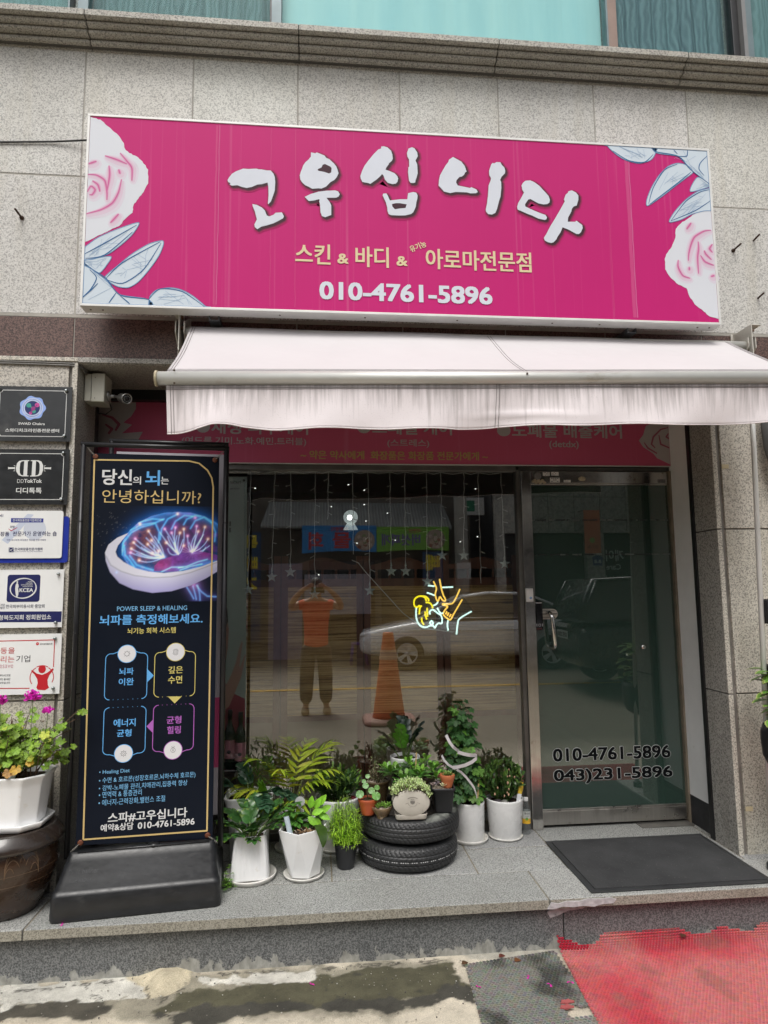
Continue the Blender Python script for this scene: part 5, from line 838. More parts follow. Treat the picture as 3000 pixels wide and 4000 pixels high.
h = q['head']; mb.disc(h[0][0], h[0][1], (h[1][0] - h[0][0]) * 1.0, PFN, .0009, 0, RD, 24, (h[1][0] - h[0][0]) * 1.1); mb.flat([q['body']], PFN, .0008, 0, RD)
rc = q['ring']; rr_ = rc[1][0] - rc[0][0]; mb.ringf(rc[0][0], rc[0][1], rr_ * .93, rr_ * 1.0, PFN, .0007, 0, RD, 30, -28, 58, .98); mb.ringf(rc[0][0], rc[0][1], rr_ * .93, rr_, PFN, .0007, 0, RD, 30, 122, 215, .98)
mb.ringf(rc[0][0], rc[0][1] + .003, rr_ * .90, rr_ * .97, PFN, .00075, 0, RD, 20, 60, 120)
l_ = q['lg']; mb.disc(l_[0][0], l_[0][1], l_[1][0] - l_[0][0], PFN, .0007, 0, RD); mb.disc(l_[0][0], l_[0][1] + .002, .0016, PFN, .001, 0, W_); mb.build('print', pm, pl_); bolts(t, q['bolts'])

# ------------------------------------------------------------------ banner stand
SA = math.atan2(.07, .635); SC, SS = math.cos(SA), math.sin(SA); PAx, PAy = -1.145, -.70
def PFNP(u, v, o): return (PAx + u * SC + o * SS, PAy + u * SS - o * SC, v)
std = thing('banner_stand', 'black A-frame banner stand with a dark brain poster on weighted base', 'banner stand', (-.82, -.75, S), SA)
def SP(u, v, o): return PFNP(u, v, o)       # u along the front, v height, o towards the street
bp = M('black_moulded_plastic', (0.013, 0.014, 0.016), .36, var=.3, vscale=14, bstr=.1, bscale=240, dirt=((.055, .055, .053), 7, .60), stretch=(1, 1, 2.2))
mb = MB()
def base_ring(z, o_f, o_b, u0, u1, r=.03):
    o = []
    for cu, co, a in ((u1 - r, o_f - r, 0), (u0 + r, o_f - r, 90), (u0 + r, o_b + r, 180), (u1 - r, o_b + r, 270)):
        for k in range(6): o.append(SP(cu + r * math.cos(R(a + 18 * k)), z, co + r * math.sin(R(a + 18 * k))))
    return o
U0, U1 = -.055, .680
sec = [(S + .001, .190, -.26, 0), (S + .012, .194, -.264, -.003), (S + .105, .190, -.26, 0), (S + .119, .183, -.252, .004), (S + .126, .172, -.243, .010)]
rings = [base_ring(z, f, b_, U0 + i, U1 - i) for z, f, b_, i in sec]
rings += [base_ring(S + .126 + .105 * k, .172 - .150 * k, -.243 + .16 * k, U0 + .012 + .02 * k, U1 - .012 - .02 * k) for k in (.25, .5, .75, .95)]
rings += [base_ring(S + .238, .022, -.08, U0 + .035, U1 - .035, .02)]
mb.loft(rings); base = mb.build('base', bp, std)
mb = MB(); mb.tube([SP(.02, S + .236, .022), SP(.62, S + .236, .022)], .006, 6); mb.lathe([(.028, 0), (.028, .012), (.018, .018), (.001, .018)], 20, SP(.36, S + .228, .0)); mb.build('base_rib', bp, std)
mb = MB()
def slope(u, w_, o): k = w_; z = S + .126 + .105 * k; oo = .172 - .150 * k; return SP(u, z + o * .82, oo + o * .57)
mb.text('MADE IN KOREA', .015, .20, .105, .30, slope, .0008, 0, None, .0); mb.text('Do it banner', -.0, .42, .13, .56, slope, .0008, 0, None, .0); mb.build('moulded_mark', M('moulded_mark', (0.045, 0.046, 0.05), .3), base)
pole = M('black_painted_tube', (0.016, 0.016, 0.018), .35, .3, var=.3, dirt=((.12, .11, .1), 45, .7))
def frame(of, ztop, u0, u1, back, zb):
    mb = MB(); r = .0125
    lean = lambda z: of + back * (z - .3)
    mb.tube([SP(u0, zb, lean(zb)), SP(u0, ztop, lean(ztop))], r, 10); mb.tube([SP(u1, zb, lean(zb)), SP(u1, ztop, lean(ztop))], r, 10); mb.tube([SP(u0 - r, ztop, lean(ztop)), SP(u1 + r, ztop, lean(ztop))], r, 10)
    for u in (u0, u1):
        for z in (1.35, 1.9): mb.tube([SP(u, z, lean(z)), SP(u, z + .004, lean(z))], r * 1.12, 10)
    return mb.build('frame', pole, std)
frame(.012, 2.292, -.030, .672, 0, .31); frame(-.075, 2.345, .075, .665, -.030, .31)
# front poster
mb = MB(); pw0, pw1, pz0, pz1 = .004, .634, .349, 2.250
PR = colmat('poster_print', .45, .12)
mb = MB()
mb.prism([(pw0, pz0 + .012), (pw1, pz0 - .010), (pw1, pz1), (pw0, pz1)], -.001, 0, PFNP)
post = mb.build('poster', M('poster_navy', (0.006, 0.009, 0.017), .45, var=.1, vscale=3, spec=.12), std)
def seg(a, b_, n=1): return [(a[0] + (b_[0] - a[0]) * k / n, a[1] + (b_[1] - a[1]) * k / n) for k in range(n + 1)]
GD = (0.62, 0.46, 0.20); WT = (0.66, 0.67, 0.68); SB = (0.20, 0.46, 0.74); YL = (0.60, 0.52, 0.17); PU = (0.40, 0.13, 0.47); BLU = (0.13, 0.40, 0.78)
mb = MB()
def ptx(lst, c, bold):
    for s__, x0, z0, x1, z1 in lst: mb.text(s__, x0, z0, x1, z1, PFNP, .0016, 0, c, bold)
ptx(POST_W, WT, .022); ptx(POST_WT, WT, .012); ptx(POST_G, GD, .0); ptx(POST_B, BLU, .020); ptx(POST_BT, SB, .004); ptx(POST_Y, YL, .016); ptx(POST_P, PU, .022)
mb.stroke(POST_LINE + [POST_LINE[0]], .0075, PFNP, .0014, 0, GD)
for (x0, z0, x1, z1, cx, cz, r, up), c in zip(POST_BOX, (BLU, YL, BLU, PU)):
    q = .024; wd = .0035
    zt, zb = (z1, z0) if up else (z0, z1); sg = 1 if up else -1
    for s2 in (-1, 1):
        xe = x0 if s2 < 0 else x1
        L = [(cx + s2 * r * .7, zt + sg * r * .35), (cx + s2 * r * 1.05, zt + sg * .006), (cx + s2 * r * 1.45, zt), (xe - s2 * q, zt)] + [(xe - s2 * q * (1 - math.sin(R(a))), zt - sg * q * (1 - math.cos(R(a)))) for a in range(15, 91, 15)] + [(xe, zb + sg * q)] + [(xe - s2 * q * (1 - math.cos(R(a))), zb + sg * q * (1 - math.sin(R(a)))) for a in range(15, 91, 15)]
        mb.stroke(L, wd, PFNP, .0014, 0, c)
    for k in range(6): mb.disc(x0 + q * 1.7 + (x1 - x0 - q * 3.4) * k / 5, zb, .0016, PFNP, .0014, 0, c, 8)
    mb.disc(cx, cz, r * 1.0, PFNP, .0018, 0, c, 36); mb.disc(cx, cz, r * .93, PFNP, .0021, 0, (0.70, 0.70, 0.72), 36)
    dk = (0.07, 0.07, 0.08)
    mb.ringf(cx, cz, .010, .0115, PFNP, .0024, 0, dk, 20)
    if c == YL: mb.ringf(cx, cz, .0045, .0055, PFNP, .0024, 0, dk); mb.ringf(cx, cz, .0145, .0155, PFNP, .0024, 0, dk, 12, 20, 150); mb.ringf(cx, cz, .0145, .0155, PFNP, .0024, 0, dk, 12, 200, 330)
    elif c == PU: mb.stroke([(cx - .008, cz + .018), (cx, cz + .010), (cx + .008, cz + .018)], .0012, PFNP, .0024, 0, dk); mb.stroke([(cx, cz + .014), (cx, cz + .02)], .0012, PFNP, .0024, 0, dk); mb.text('1', cx - .0015, cz - .005, cx + .0015, cz + .005, PFNP, .0024, 0, dk, .02)
    else:
        for k in range(8): a = R(k * 45); mb.stroke([(cx + .012 * math.cos(a), cz + .012 * math.sin(a)), (cx + .016 * math.cos(a), cz + .016 * math.sin(a))], .0014, PFNP, .0024, 0, dk)
        if not up: mb.ringf(cx, cz, .004, .0052, PFNP, .0024, 0, dk)
for tr_, c in zip(POST_TRI, (BLU, YL, PU)): mb.flat([tr_], PFNP, .0016, 0, c)
mb.build('lettering', PR, post)
# the brain and headband picture
def brain_picture():
    tl, tr_, br, bl = BRAIN_MAP
    us = np.linspace(.042, pw1 - .001, 235); vs_ = np.linspace(1.499, 1.985, 195); U, V = np.meshgrid(us, vs_)
    # picture coordinates (px of the print, x right, y down)
    k = (1.985 - V) / .484; py = 80 + k * 1240; left = .0423 + (.0596 - .0423) * k; px = (U - left) / (.6295 - .0423 - .0085 * k) * 1560
    c = np.zeros(px.shape + (3,)); c[:] = (0.006, 0.009, 0.017)
    brain = [(310, 720), (305, 580), (350, 470), (420, 390), (520, 300), (680, 215), (860, 165), (1000, 155), (1200, 160), (1380, 205), (1500, 265), (1620, 340), (1680, 600), (1620, 780), (1400, 850), (1250, 900), (1000, 940), (720, 945), (500, 905), (380, 840)]
    d = sdist(px, py, brain); ins = np.clip(.5 - d / 14, 0, 1)
    glow = np.exp(-np.maximum(d, 0) / 55) * (d > 0); c += glow[..., None] * np.array((0.006, 0.075, 0.30))
    n = fbm(px / 100, py / 100, 1.1, 4, 3); n2 = fbm(px / 100, py / 100, 2.6, 4, 7)
    inner = np.zeros_like(c); inner[:] = (0.006, 0.012, 0.055)
    inner += np.clip(n - .42, 0, 1)[..., None] * np.array((0.30, 0.03, 0.36)) * np.clip((px - 700) / 300, 0, 1)[..., None]
    inner += np.clip(n2 - .40, 0, 1)[..., None] * np.array((0.42, 0.10, 0.02)) * np.clip((900 - px) / 300, 0, 1)[..., None]
    inner += np.exp(d / 45)[..., None] * (d < 0)[..., None] * np.array((0.05, 0.28, 0.75))
    gy = [[(310, 720), (330, 560), (430, 430), (560, 360), (740, 310), (790, 420), (780, 560)], [(420, 400), (560, 330), (740, 300), (850, 250)], [(520, 300), (700, 250), (840, 260)], [(800, 520), (820, 380), (900, 250), (1020, 190)], [(950, 380), (1000, 280), (1120, 200), (1220, 210)], [(1110, 320), (1150, 250), (1260, 200), (1330, 210)], [(1200, 370), (1260, 270), (1380, 220), (1480, 290)], [(1480, 290), (1530, 420), (1520, 540)], [(340, 600), (350, 720), (420, 800), (480, 900)], [(410, 730), (500, 850), (620, 890), (720, 920)]]
    for L in gy: q = pdist(px, py, L); inner += np.exp(-(q / 11) ** 2)[..., None] * np.array((0.07, 0.33, 0.72)) + np.exp(-q / 30)[..., None] * np.array((0.01, 0.05, 0.16))
    br_ = [(1040, 715), (980, 730), (860, 745)]; rn = random.Random(5)
    rootof = lambda x: (850, 748) if x < 800 else ((1040, 715) if x < 1150 else (1220, 690))
    targets = [(480, 510), (430, 640), (420, 690), (460, 560), (650, 410), (690, 530), (640, 580), (700, 700), (780, 670), (530, 790), (880, 560), (860, 380), (950, 430), (1000, 360), (1060, 430), (1110, 380), (1160, 470), (1280, 340), (1300, 410), (1390, 350), (1430, 510), (1230, 690)]
    for x1, y1 in targets + [(600, 640), (560, 700), (720, 600), (1340, 500), (1180, 560), (560, 620), (620, 500), (730, 480), (800, 430), (1020, 470), (900, 480), (1260, 460), (1370, 450), (1450, 600), (500, 700), (1100, 520), (980, 560), (900, 640), (1400, 620)]:
        x0, y0 = rootof(x1)
        mx_, my_ = (x0 + x1) / 2 + rn.uniform(-60, 60), (y0 + y1) / 2 + rn.uniform(10, 90)
        L = [((1 - s) ** 2 * x0 + 2 * s * (1 - s) * mx_ + s * s * x1, (1 - s) ** 2 * y0 + 2 * s * (1 - s) * my_ + s * s * y1) for s in np.linspace(0, 1, 9)]
        q = pdist(px, py, L); inner += np.exp(-(q / 6) ** 2)[..., None] * np.array((0.28, 0.42, 0.72)) + np.exp(-q / 16)[..., None] * np.array((0.04, 0.06, 0.15))
    for x1, y1 in targets[:-1] + [(1260, 230), (1030, 180), (1110, 600), (540, 320)]:
        q = np.hypot(px - x1, py - y1); mag = rn.random() < .25; inner += np.exp(-(q / 17) ** 2)[..., None] * np.array((0.85, 0.55, 0.35) if not mag else (0.7, 0.3, 0.6)) + np.exp(-q / 30)[..., None] * (np.array((0.32, 0.10, 0.015)) if not mag else np.array((0.25, .05, .22)))
    q = np.hypot(px - 1220, py - 690); inner += np.exp(-(q / 26) ** 2)[..., None] * np.array((0.8, 0.75, 0.85)) + np.exp(-q / 60)[..., None] * np.array((0.30, 0.10, 0.36))
    for k_ in range(18):
        a = R(k_ * 20 + 7); L = [(1220, 690), (1220 + 130 * math.cos(a), 690 + 90 * math.sin(a))]; q = pdist(px, py, L); inner += np.exp(-(q / 3.5) ** 2)[..., None] * np.array((0.35, 0.22, 0.4))
    lobe = sdist(px, py, [(715, 930), (730, 860), (800, 790), (950, 740), (1080, 700), (1300, 670), (1480, 700), (1600, 740), (1600, 800), (1380, 780), (1250, 880), (1000, 940)])
    li = np.clip(.5 - lobe / 10, 0, 1)[..., None]; lob = np.stack([.12 + .38 * np.exp(-np.hypot(px - 820, py - 860) / 150) + .2 * np.exp(-np.hypot(px - 1380, py - 710) / 120), .03 + .05 * n, .16 + .20 * n + .08 * (px > 950)], -1) * (0.55 + .8 * n2)[..., None]
    inner = inner * (1 - li * .85) + lob * li * .85
    for L in ([(1040, 890), (1150, 870), (1300, 810), (1420, 780)], [(820, 940), (950, 880), (1100, 880)], [(1060, 920), (1200, 870), (1350, 840)]):
        q = pdist(px, py, L); inner += np.exp(-(q / 8) ** 2)[..., None] * np.array((0.15, 0.5, 0.8)) + np.exp(-q / 25)[..., None] * np.array((0.02, 0.10, 0.22))
    c = c * (1 - ins[..., None]) + inner * ins[..., None]
    # stem below the band
    for L in ([(1150, 1140), (1200, 1220), (1240, 1290)], [(1230, 1130), (1260, 1230), (1275, 1300)], [(1290, 1120), (1320, 1230), (1325, 1310)], [(1280, 1120), (1340, 1200), (1420, 1260), (1560, 1270)]):
        q = pdist(px, py, L); c += np.exp(-(q / 9) ** 2)[..., None] * np.array((0.10, 0.30, 0.60)) + np.exp(-q / 30)[..., None] * np.array((0.05, 0.05, 0.2))
    c += np.exp(-np.hypot(px - 1240, py - 1110) / 40)[..., None] * np.array((0.5, 0.2, 0.42))
    band = [(390, 438), (250, 500), (140, 590), (98, 690), (108, 800), (160, 940), (280, 1080), (450, 1160), (700, 1210), (950, 1190), (1200, 1120), (1400, 1030), (1570, 930), (1570, 790), (1350, 870), (1100, 930), (850, 955), (650, 935), (480, 890), (330, 810), (250, 740), (230, 680), (260, 600), (340, 500)]
    bd = sdist(px, py, band); rim = [(100, 720), (170, 850), (300, 930), (470, 985), (700, 1015), (950, 1005), (1200, 950), (1400, 880), (1570, 810)]
    bi = np.clip(.5 - bd / 6, 0, 1)[..., None]
    side = np.interp(px, [p[0] for p in rim], [p[1] for p in rim]); fr = np.clip((py - side) / 200, 0, 1)
    bc = np.stack([.62 - .28 * fr, .62 - .30 * fr, .78 - .18 * fr], -1); top = (py < side)[..., None]; bc = np.where(top, np.array((0.70, 0.70, 0.80)), bc)
    sh = pdist(px, py, rim); bc *= (1 - .35 * np.exp(-(sh / 8) ** 2))[..., None]; bc *= (0.82 + .25 * np.exp(-((px - 800) / 420.) ** 2))[..., None]
    c = c * (1 - bi) + bc * bi
    q = np.hypot(px - 243, py - 945); c += np.exp(-q / 10)[..., None] * np.array((0.1, 0.3, 0.6))
    for k_ in range(60):
        x1, y1 = rn.uniform(0, 420), rn.uniform(150, 760); c += np.exp(-(np.hypot(px - x1, py - y1) / 4) ** 2)[..., None] * rn.uniform(.02, .2)
    c = np.clip(c, 0, .85); cc = (c[:-1, :-1] + c[1:, 1:]) / 2
    mb = MB(); gridcol(mb, us, vs_, cc, PFNP, .0007); return mb.build('brain_picture', PR, post)
brain_picture()
for u, z in ((.026, 2.232), (.612, 2.232), (.026, .372), (.610, .358)): mb = MB(); mb.lathe([(.006, 0), (.013, 0), (.0135, .003), (.006, .003)], 18, (0, 0, 0)); vv = mb.v[-72:]; mb.v[-72:] = [SP(u + p[0], z + p[1], .002 + p[2]) for p in vv]; mb.build('eyelet', M('rusty_eyelet', (0.16, 0.055, 0.03), .6, .4), post)
for (u0, z0), (u1, z1) in (((.022, 2.236), (-.022, 2.288)), ((.616, 2.236), (.664, 2.286)), ((.022, .368), (-.028, .322)), ((.614, .354), (.66, .318))):
    L = math.hypot(u1 - u0, z1 - z0); du, dz = (u1 - u0) / L, (z1 - z0) / L; pts = []
    for k in range(73):
        f = k / 72; a = f * 2 * math.pi * 11; rr_ = .0045 if .12 < f < .88 else .001
        pts.append(SP(u0 + du * L * f - dz * rr_ * math.cos(a), z0 + dz * L * f + du * rr_ * math.cos(a), .008 + rr_ * math.sin(a)))
    mb = MB(); mb.tube(pts, .0011, 5); mb.build('spring', M('spring_steel', (0.4, 0.38, 0.34), .4, .8), std)
# rear poster, seen above and beside the front one
mb = MB()
def RP(u, v, o): return SP(u, v, -.10 - .02 * (v - .3) + o)
mb.prism([(.10, .42), (.675, .42), (.675, 2.29), (.10, 2.29)], -.001, 0, RP); rp = mb.build('rear_poster', M('grey_lilac_poster', (0.40, 0.38, 0.42), .4, var=.05), std)
mb = MB(); mb.text('SWAD SECRET', .50, 2.225, .60, 2.238, RP, .001, 1); mb.flat([[(.625, .65), (.674, .65), (.674, 1.0), (.625, 1.0)]], RP, .001, 0); mb.disc(.48, 2.232, .007, RP, .001, 1); mb.build('print', [M('pink_print', (0.45, 0.05, 0.16), .4), drk], rp)
# ------------------------------------------------------------------ leaf and plant helpers
def vary(c, rnd, a=.22): k = 1.75 * (1 + rnd.uniform(-a, a)); return tuple(min(1, max(0, x * k * (1 + rnd.uniform(-.06, .06)))) for x in c)
PROF = {'oval': lambda t: math.sin(math.pi * min(1, t ** .85)) ** .75, 'lance': lambda t: (math.sin(math.pi * t ** .6) ** .9) * (1 - .25 * t), 'spoon': lambda t: (.18 + .82 * t) * math.sqrt(max(0, 1 - max(0, (t - .62) / .38) ** 2)), 'tip': lambda t: math.sin(math.pi * t ** .55) ** .8 * (1 - .3 * t), 'strap': lambda t: min(1, 8 * t, 8 * (1 - t)) * .9}
def leaf(mb, p, d, up, L, W, bend=.5, shape='oval', c=(.05, .12, .03), n=4, fold=.25, mi=0, edge=None):
    p = Vector(p); d = Vector(d).normalized(); up = Vector(up); sx = d.cross(up)
    if sx.length < 1e-4: sx = d.cross(Vector((1, .2, .1)))
    sx.normalize(); up = sx.cross(d).normalized(); pts = []; q = p.copy(); cd = d.copy()
    vs = []
    for i in range(n + 1):
        t = i / n; w = max(.02, PROF[shape](max(.02, min(.98, t)))) * W / 2
        un = sx.cross(cd).normalized()
        vs += [q - sx * w + un * w * fold, q, q + sx * w + un * w * fold]
        ang = -bend / n; cd = (Matrix.Rotation(ang, 3, sx) @ cd).normalized(); q = q + cd * (L / n)
    o = len(mb.v); mb.v.extend(tuple(v) for v in vs)
    for i in range(n):
        a = o + 3 * i
        for k, f in enumerate(((a, a + 3, a + 4, a + 1), (a + 1, a + 4, a + 5, a + 2))):
            mb.f.append(f); mb.m.append(mi); mb.c.append(edge if (edge and i == n - 1) else tuple(x * (1.0 if k else .9) for x in c)); mb.sm.append(True)
def lobed(mb, p, nrm, d, r, lobes=5, depth=.28, c=(.1, .2, .03), cup=.15, rnd=random, mi=0, fine=.06, span=300):
    p = Vector(p); nrm = Vector(nrm).normalized(); d = Vector(d); d = (d - nrm * d.dot(nrm)).normalized(); s = nrm.cross(d); n = 30
    vs = [p]
    for i in range(n + 1):
        a = R(-span / 2 + span * i / n); f = abs(math.sin((i / n) * math.pi * lobes)); rr = r * (1 - depth + depth * f ** .6 + fine * math.sin(i * 2.6))
        rr *= (.82 + .18 * math.cos(a)); v = p + d * rr * math.cos(a) + s * rr * math.sin(a) + nrm * (cup * rr * (.6 + .4 * math.sin(a * 3 + 1)) + rnd.uniform(-.04, .04) * r)
        vs.append(v)
    o = len(mb.v); mb.v.extend(tuple(v) for v in vs)
    for i in range(n): mb.f.append((o, o + 1 + i, o + 2 + i)); mb.m.append(mi); mb.c.append(tuple(x * (.9 + .2 * ((i // 3) % 2)) for x in c)); mb.sm.append(False)
def rdir(rnd, el0, el1): a = rnd.uniform(0, 2 * math.pi); e = R(rnd.uniform(el0, el1)); return Vector((math.cos(a) * math.cos(e), math.sin(a) * math.cos(e), math.sin(e)))
LG = leafmat('glossy_leaf', .28, .12); LS = leafmat('soft_leaf', .5, .3); LC = leafmat('succulent_leaf', .38, .1)
stemg = M('green_stem', (0.10, 0.16, 0.04), .5, var=.3, vscale=30); stemb = M('brown_stem', (0.10, 0.06, 0.035), .8, var=.35, vscale=40)
soilm = M('potting_soil', (0.040, 0.024, 0.017), .95, var=.6, vscale=45, bstr=.8, bscale=90, dirt=((.12, .08, .05), 75, .62))
whp = M('white_glazed_pot', (0.83, 0.83, 0.825), .28, var=.03, dirt=((.58, .55, .47), 9, .72)); whd = M('white_plastic_pot', (0.81, 0.815, 0.82), .38, var=.035, dirt=((.56, .50, .39), 13, .63)); whs = M('stained_saucer', (0.76, 0.745, 0.70), .4, var=.06, dirt=((.30, .26, .14), 16, .64))
blkp = M('black_nursery_plastic', (0.022, 0.023, 0.026), .42, var=.25, dirt=((.09, .08, .07), 40, .7))
def soil(t, r, z, sq=None, n=28, bumpy=.008, mat_=None, seed=1):
    rnd = random.Random(seed); mb = MB(); rings = 7; vs = [(0, 0, z + bumpy)]
    for i in range(1, rings + 1):
        for j in range(n):
            a = 2 * math.pi * j / n; rr = r * i / rings; x, y = rr * math.cos(a), rr * math.sin(a)
            if sq: k = max(abs(math.cos(a)), abs(math.sin(a))) ** -.85; x *= k; y *= k * sq
            vs.append((x, y, z + rnd.uniform(-bumpy, bumpy) * (i < rings)))
    fs = [(0, 1 + j, 1 + (j + 1) % n) for j in range(n)] + [(1 + (i - 1) * n + j, 1 + i * n + j, 1 + i * n + (j + 1) % n, 1 + (i - 1) * n + (j + 1) % n) for i in range(1, rings) for j in range(n)]
    mb.add(vs, fs, 0, None, True); return mb.build('soil', mat_ or soilm, t, True)
def saucer(t, r, h, mat_, name='saucer'):
    mb = MB(); mb.lathe([(r * .80, 0.0005), (r * .92, .002), (r, h * .8), (r, h), (r * .96, h), (r * .88, .006), (.001, .005)], 56); return mb.build(name, mat_, t, True)
def roundpot(t, rb, rt, h, mat_, z0=0.0, wall=.007, lip=0.0, name='pot', n=64):
    mb = MB(); mb.lathe([(rb * .94, z0), (rb, z0 + .006), (rt * .995, z0 + h - .012 - lip), (rt, z0 + h - .010 - lip)] + ([(rt + .006, z0 + h - lip), (rt + .007, z0 + h - .004)] if lip else []) + [(rt + (.006 if lip else 0), z0 + h - .002), (rt - wall * .5, z0 + h), (rt - wall, z0 + h - .004), (rb - wall, z0 + h * .4), (.001, z0 + h * .4)], n); return mb.build(name, mat_, t, True)
def sqring(hw, hd, z, ex, n, rib=0, nr=0, rot=0):
    o = []
    for j in range(n):
        a = 2 * math.pi * j / n; ca, sa = math.cos(a), math.sin(a); k = (abs(ca) ** ex + abs(sa) ** ex) ** (-1 / ex); m = 1 + rib * math.copysign(min(1, abs(math.sin(nr * a)) * 2), math.sin(nr * a)); x, y = hw * ca * k * m, hd * sa * k * m
        cr, sr = math.cos(rot), math.sin(rot); o.append((x * cr - y * sr, x * sr + y * cr, z))
    return o
def pot_thing(name, label, loc, rz=0, cat='potted plant', group='potted plants on the porch'): return thing(name, label, cat, loc, rz, group)
def zz(rnd, mb, st, base, dirv, L, n, c, lw=.03, ll=.055, bend=.9, edge=None):
    p = Vector(base); d = Vector(dirv).normalized(); side = d.cross(Vector((0, 0, 1)))
    if side.length < .05: side = Vector((1, 0, 0))
    side.normalize(); pts = [p.copy()]
    for i in range(n):
        d = (Matrix.Rotation(-bend / n, 3, side) @ d).normalized(); p = p + d * (L / n); pts.append(p.copy())
        if i > n * .22:
            up = side.cross(d).normalized()
            for s_ in (-1, 1): leaf(mb, p, d * .75 + side * s_ * .8 + up * .18 + rdir(rnd, -60, 60) * .22, up, ll * rnd.uniform(.85, 1.15) * (1 - .35 * (i / n) ** 3), lw * rnd.uniform(.9, 1.1), .35, 'oval', vary(c, rnd, .25), 5, .3, 0, edge)
    leaf(mb, p, d, side.cross(d), ll * .9, lw * .8, .3, 'oval', vary(c, rnd), 5, .3)
    st.tube(pts, [max(.0022, .0055 * (1 - i / (n + 1))) for i in range(n + 1)], 6, 0)

# ------------------------------------------------------------------ the row of potted plants
# white square ribbed pot, front left
rnd = random.Random(21); t = pot_thing('zz_plant', 'zz plant with pale edged leaves in tapered ribbed white pot, front row beside banner stand', (-.342, -.508, S), .06)
saucer(t, .132, .026, whs); mb = MB(); nn = 240
rs = [(.098, .020), (.0985, .024), (.091, .10), (.083, .18), (.079, .215), (.080, .222), (.078, .2245), (.072, .2225), (.072, .19)]
mb.loft([sqring(r, r, z, 7, nn, .010 if .03 < z < .213 and r > .0725 else 0, 28) for r, z in rs]); mb.build('pot', whd, t, True); soil(t, .066, .195, 1.0, seed=3)
mb = MB(); st = MB()
for k, (dx, dy, el, L) in enumerate(((-.5, -.5, 66, .17), (.35, -.55, 70, .17), (-.75, .0, 56, .17), (.55, .25, 66, .23), (.85, -.1, 60, .20), (-.2, .6, 74, .2), (.1, -.75, 62, .15), (.95, .4, 62, .25), (-.35, -.8, 52, .14), (-.1, -.2, 82, .18), (.7, -.6, 58, .16), (-.9, -.5, 42, .15), (.3, .1, 84, .22), (-.6, .5, 60, .2), (.15, -.95, 44, .12))): zz(rnd, mb, st, (dx * .035, dy * .035, .19), (dx * math.cos(R(el)), dy * math.cos(R(el)), math.sin(R(el))), L * .84, 6, (0.030, 0.085, 0.022), .036, .056, .75, (0.14, 0.24, 0.04))
mb.build('foliage', LG, t, True); st.build('stem', stemg, t, True)
# tall flared square pot, behind
rnd = random.Random(22); t = pot_thing('zz_plant', 'dark arching zz plant in tall flared square white pot by banner stand', (-.372, -.235, S))
mb = MB(); mb.loft([sqring(hw, hw * .85, z, 8, 64) for hw, z in ((.098, 0), (.10, .004), (.104, .15), (.115, .26), (.132, .325), (.135, .334), (.132, .337), (.126, .333), (.120, .29))]); mb.build('pot', whp, t, True); soil(t, .118, .305, .85, seed=5)
mb = MB(); st = MB()
for dx, dy, el, L in ((-.75, -.2, 60, .30), (.75, -.45, 46, .27), (.35, -.85, 50, .25), (-.2, .5, 74, .24)): zz(rnd, mb, st, (dx * .04, dy * .04, .30), (dx * math.cos(R(el)), dy * math.cos(R(el)), math.sin(R(el))), L, 15, (0.020, 0.055, 0.030), .042, .062, 1.35)
mb.build('foliage', LG, t, True); st.build('stem', stemg, t, True)
mb = MB()
for k in range(90):
    d = rdir(rnd, 30, 88); p = Vector((.03 + rnd.uniform(-.07, .09), .07 + rnd.uniform(-.03, .03), .31 + rnd.uniform(.02, .20))); leaf(mb, p, d, Vector((0, 0, 1)), .034, .018, .2, 'spoon', vary((0.06, 0.12, 0.02), rnd), 3, .1)
for k in range(7): leaf(mb, (.075 + rnd.uniform(-.02, .02), .0, .32), rdir(rnd, 55, 85), (0, 0, 1), .10, .035, .3, 'lance', vary((0.10, 0.24, 0.02), rnd), 5, .25)
mb.build('undergrowth', LS, t, True)
# small green weed rooted beside the stand
rnd = random.Random(23); t = pot_thing('clover_weed', 'small clover like weed growing at the porch by stand base', (-.448, -.615, S), 0, 'weed'); mb = MB()
for k in range(60):
    p = Vector((rnd.gauss(0, .022), rnd.gauss(0, .03), abs(rnd.gauss(.0, .035)) + .006)); 
    for j in range(3): a = j * 2.1 + k; leaf(mb, p, (math.cos(a), math.sin(a), .35), (0, 0, 1), .011, .012, .3, 'spoon', vary((0.085, 0.18, 0.025), rnd, .3), 2, .1)
mb.build('foliage', LS, t, True); mb = MB()
for k in range(12): mb.tube([(0, 0, 0), (rnd.gauss(0, .02), rnd.gauss(0, .025), .04)], .0012, 4)
mb.build('stem', stemg, t, True)
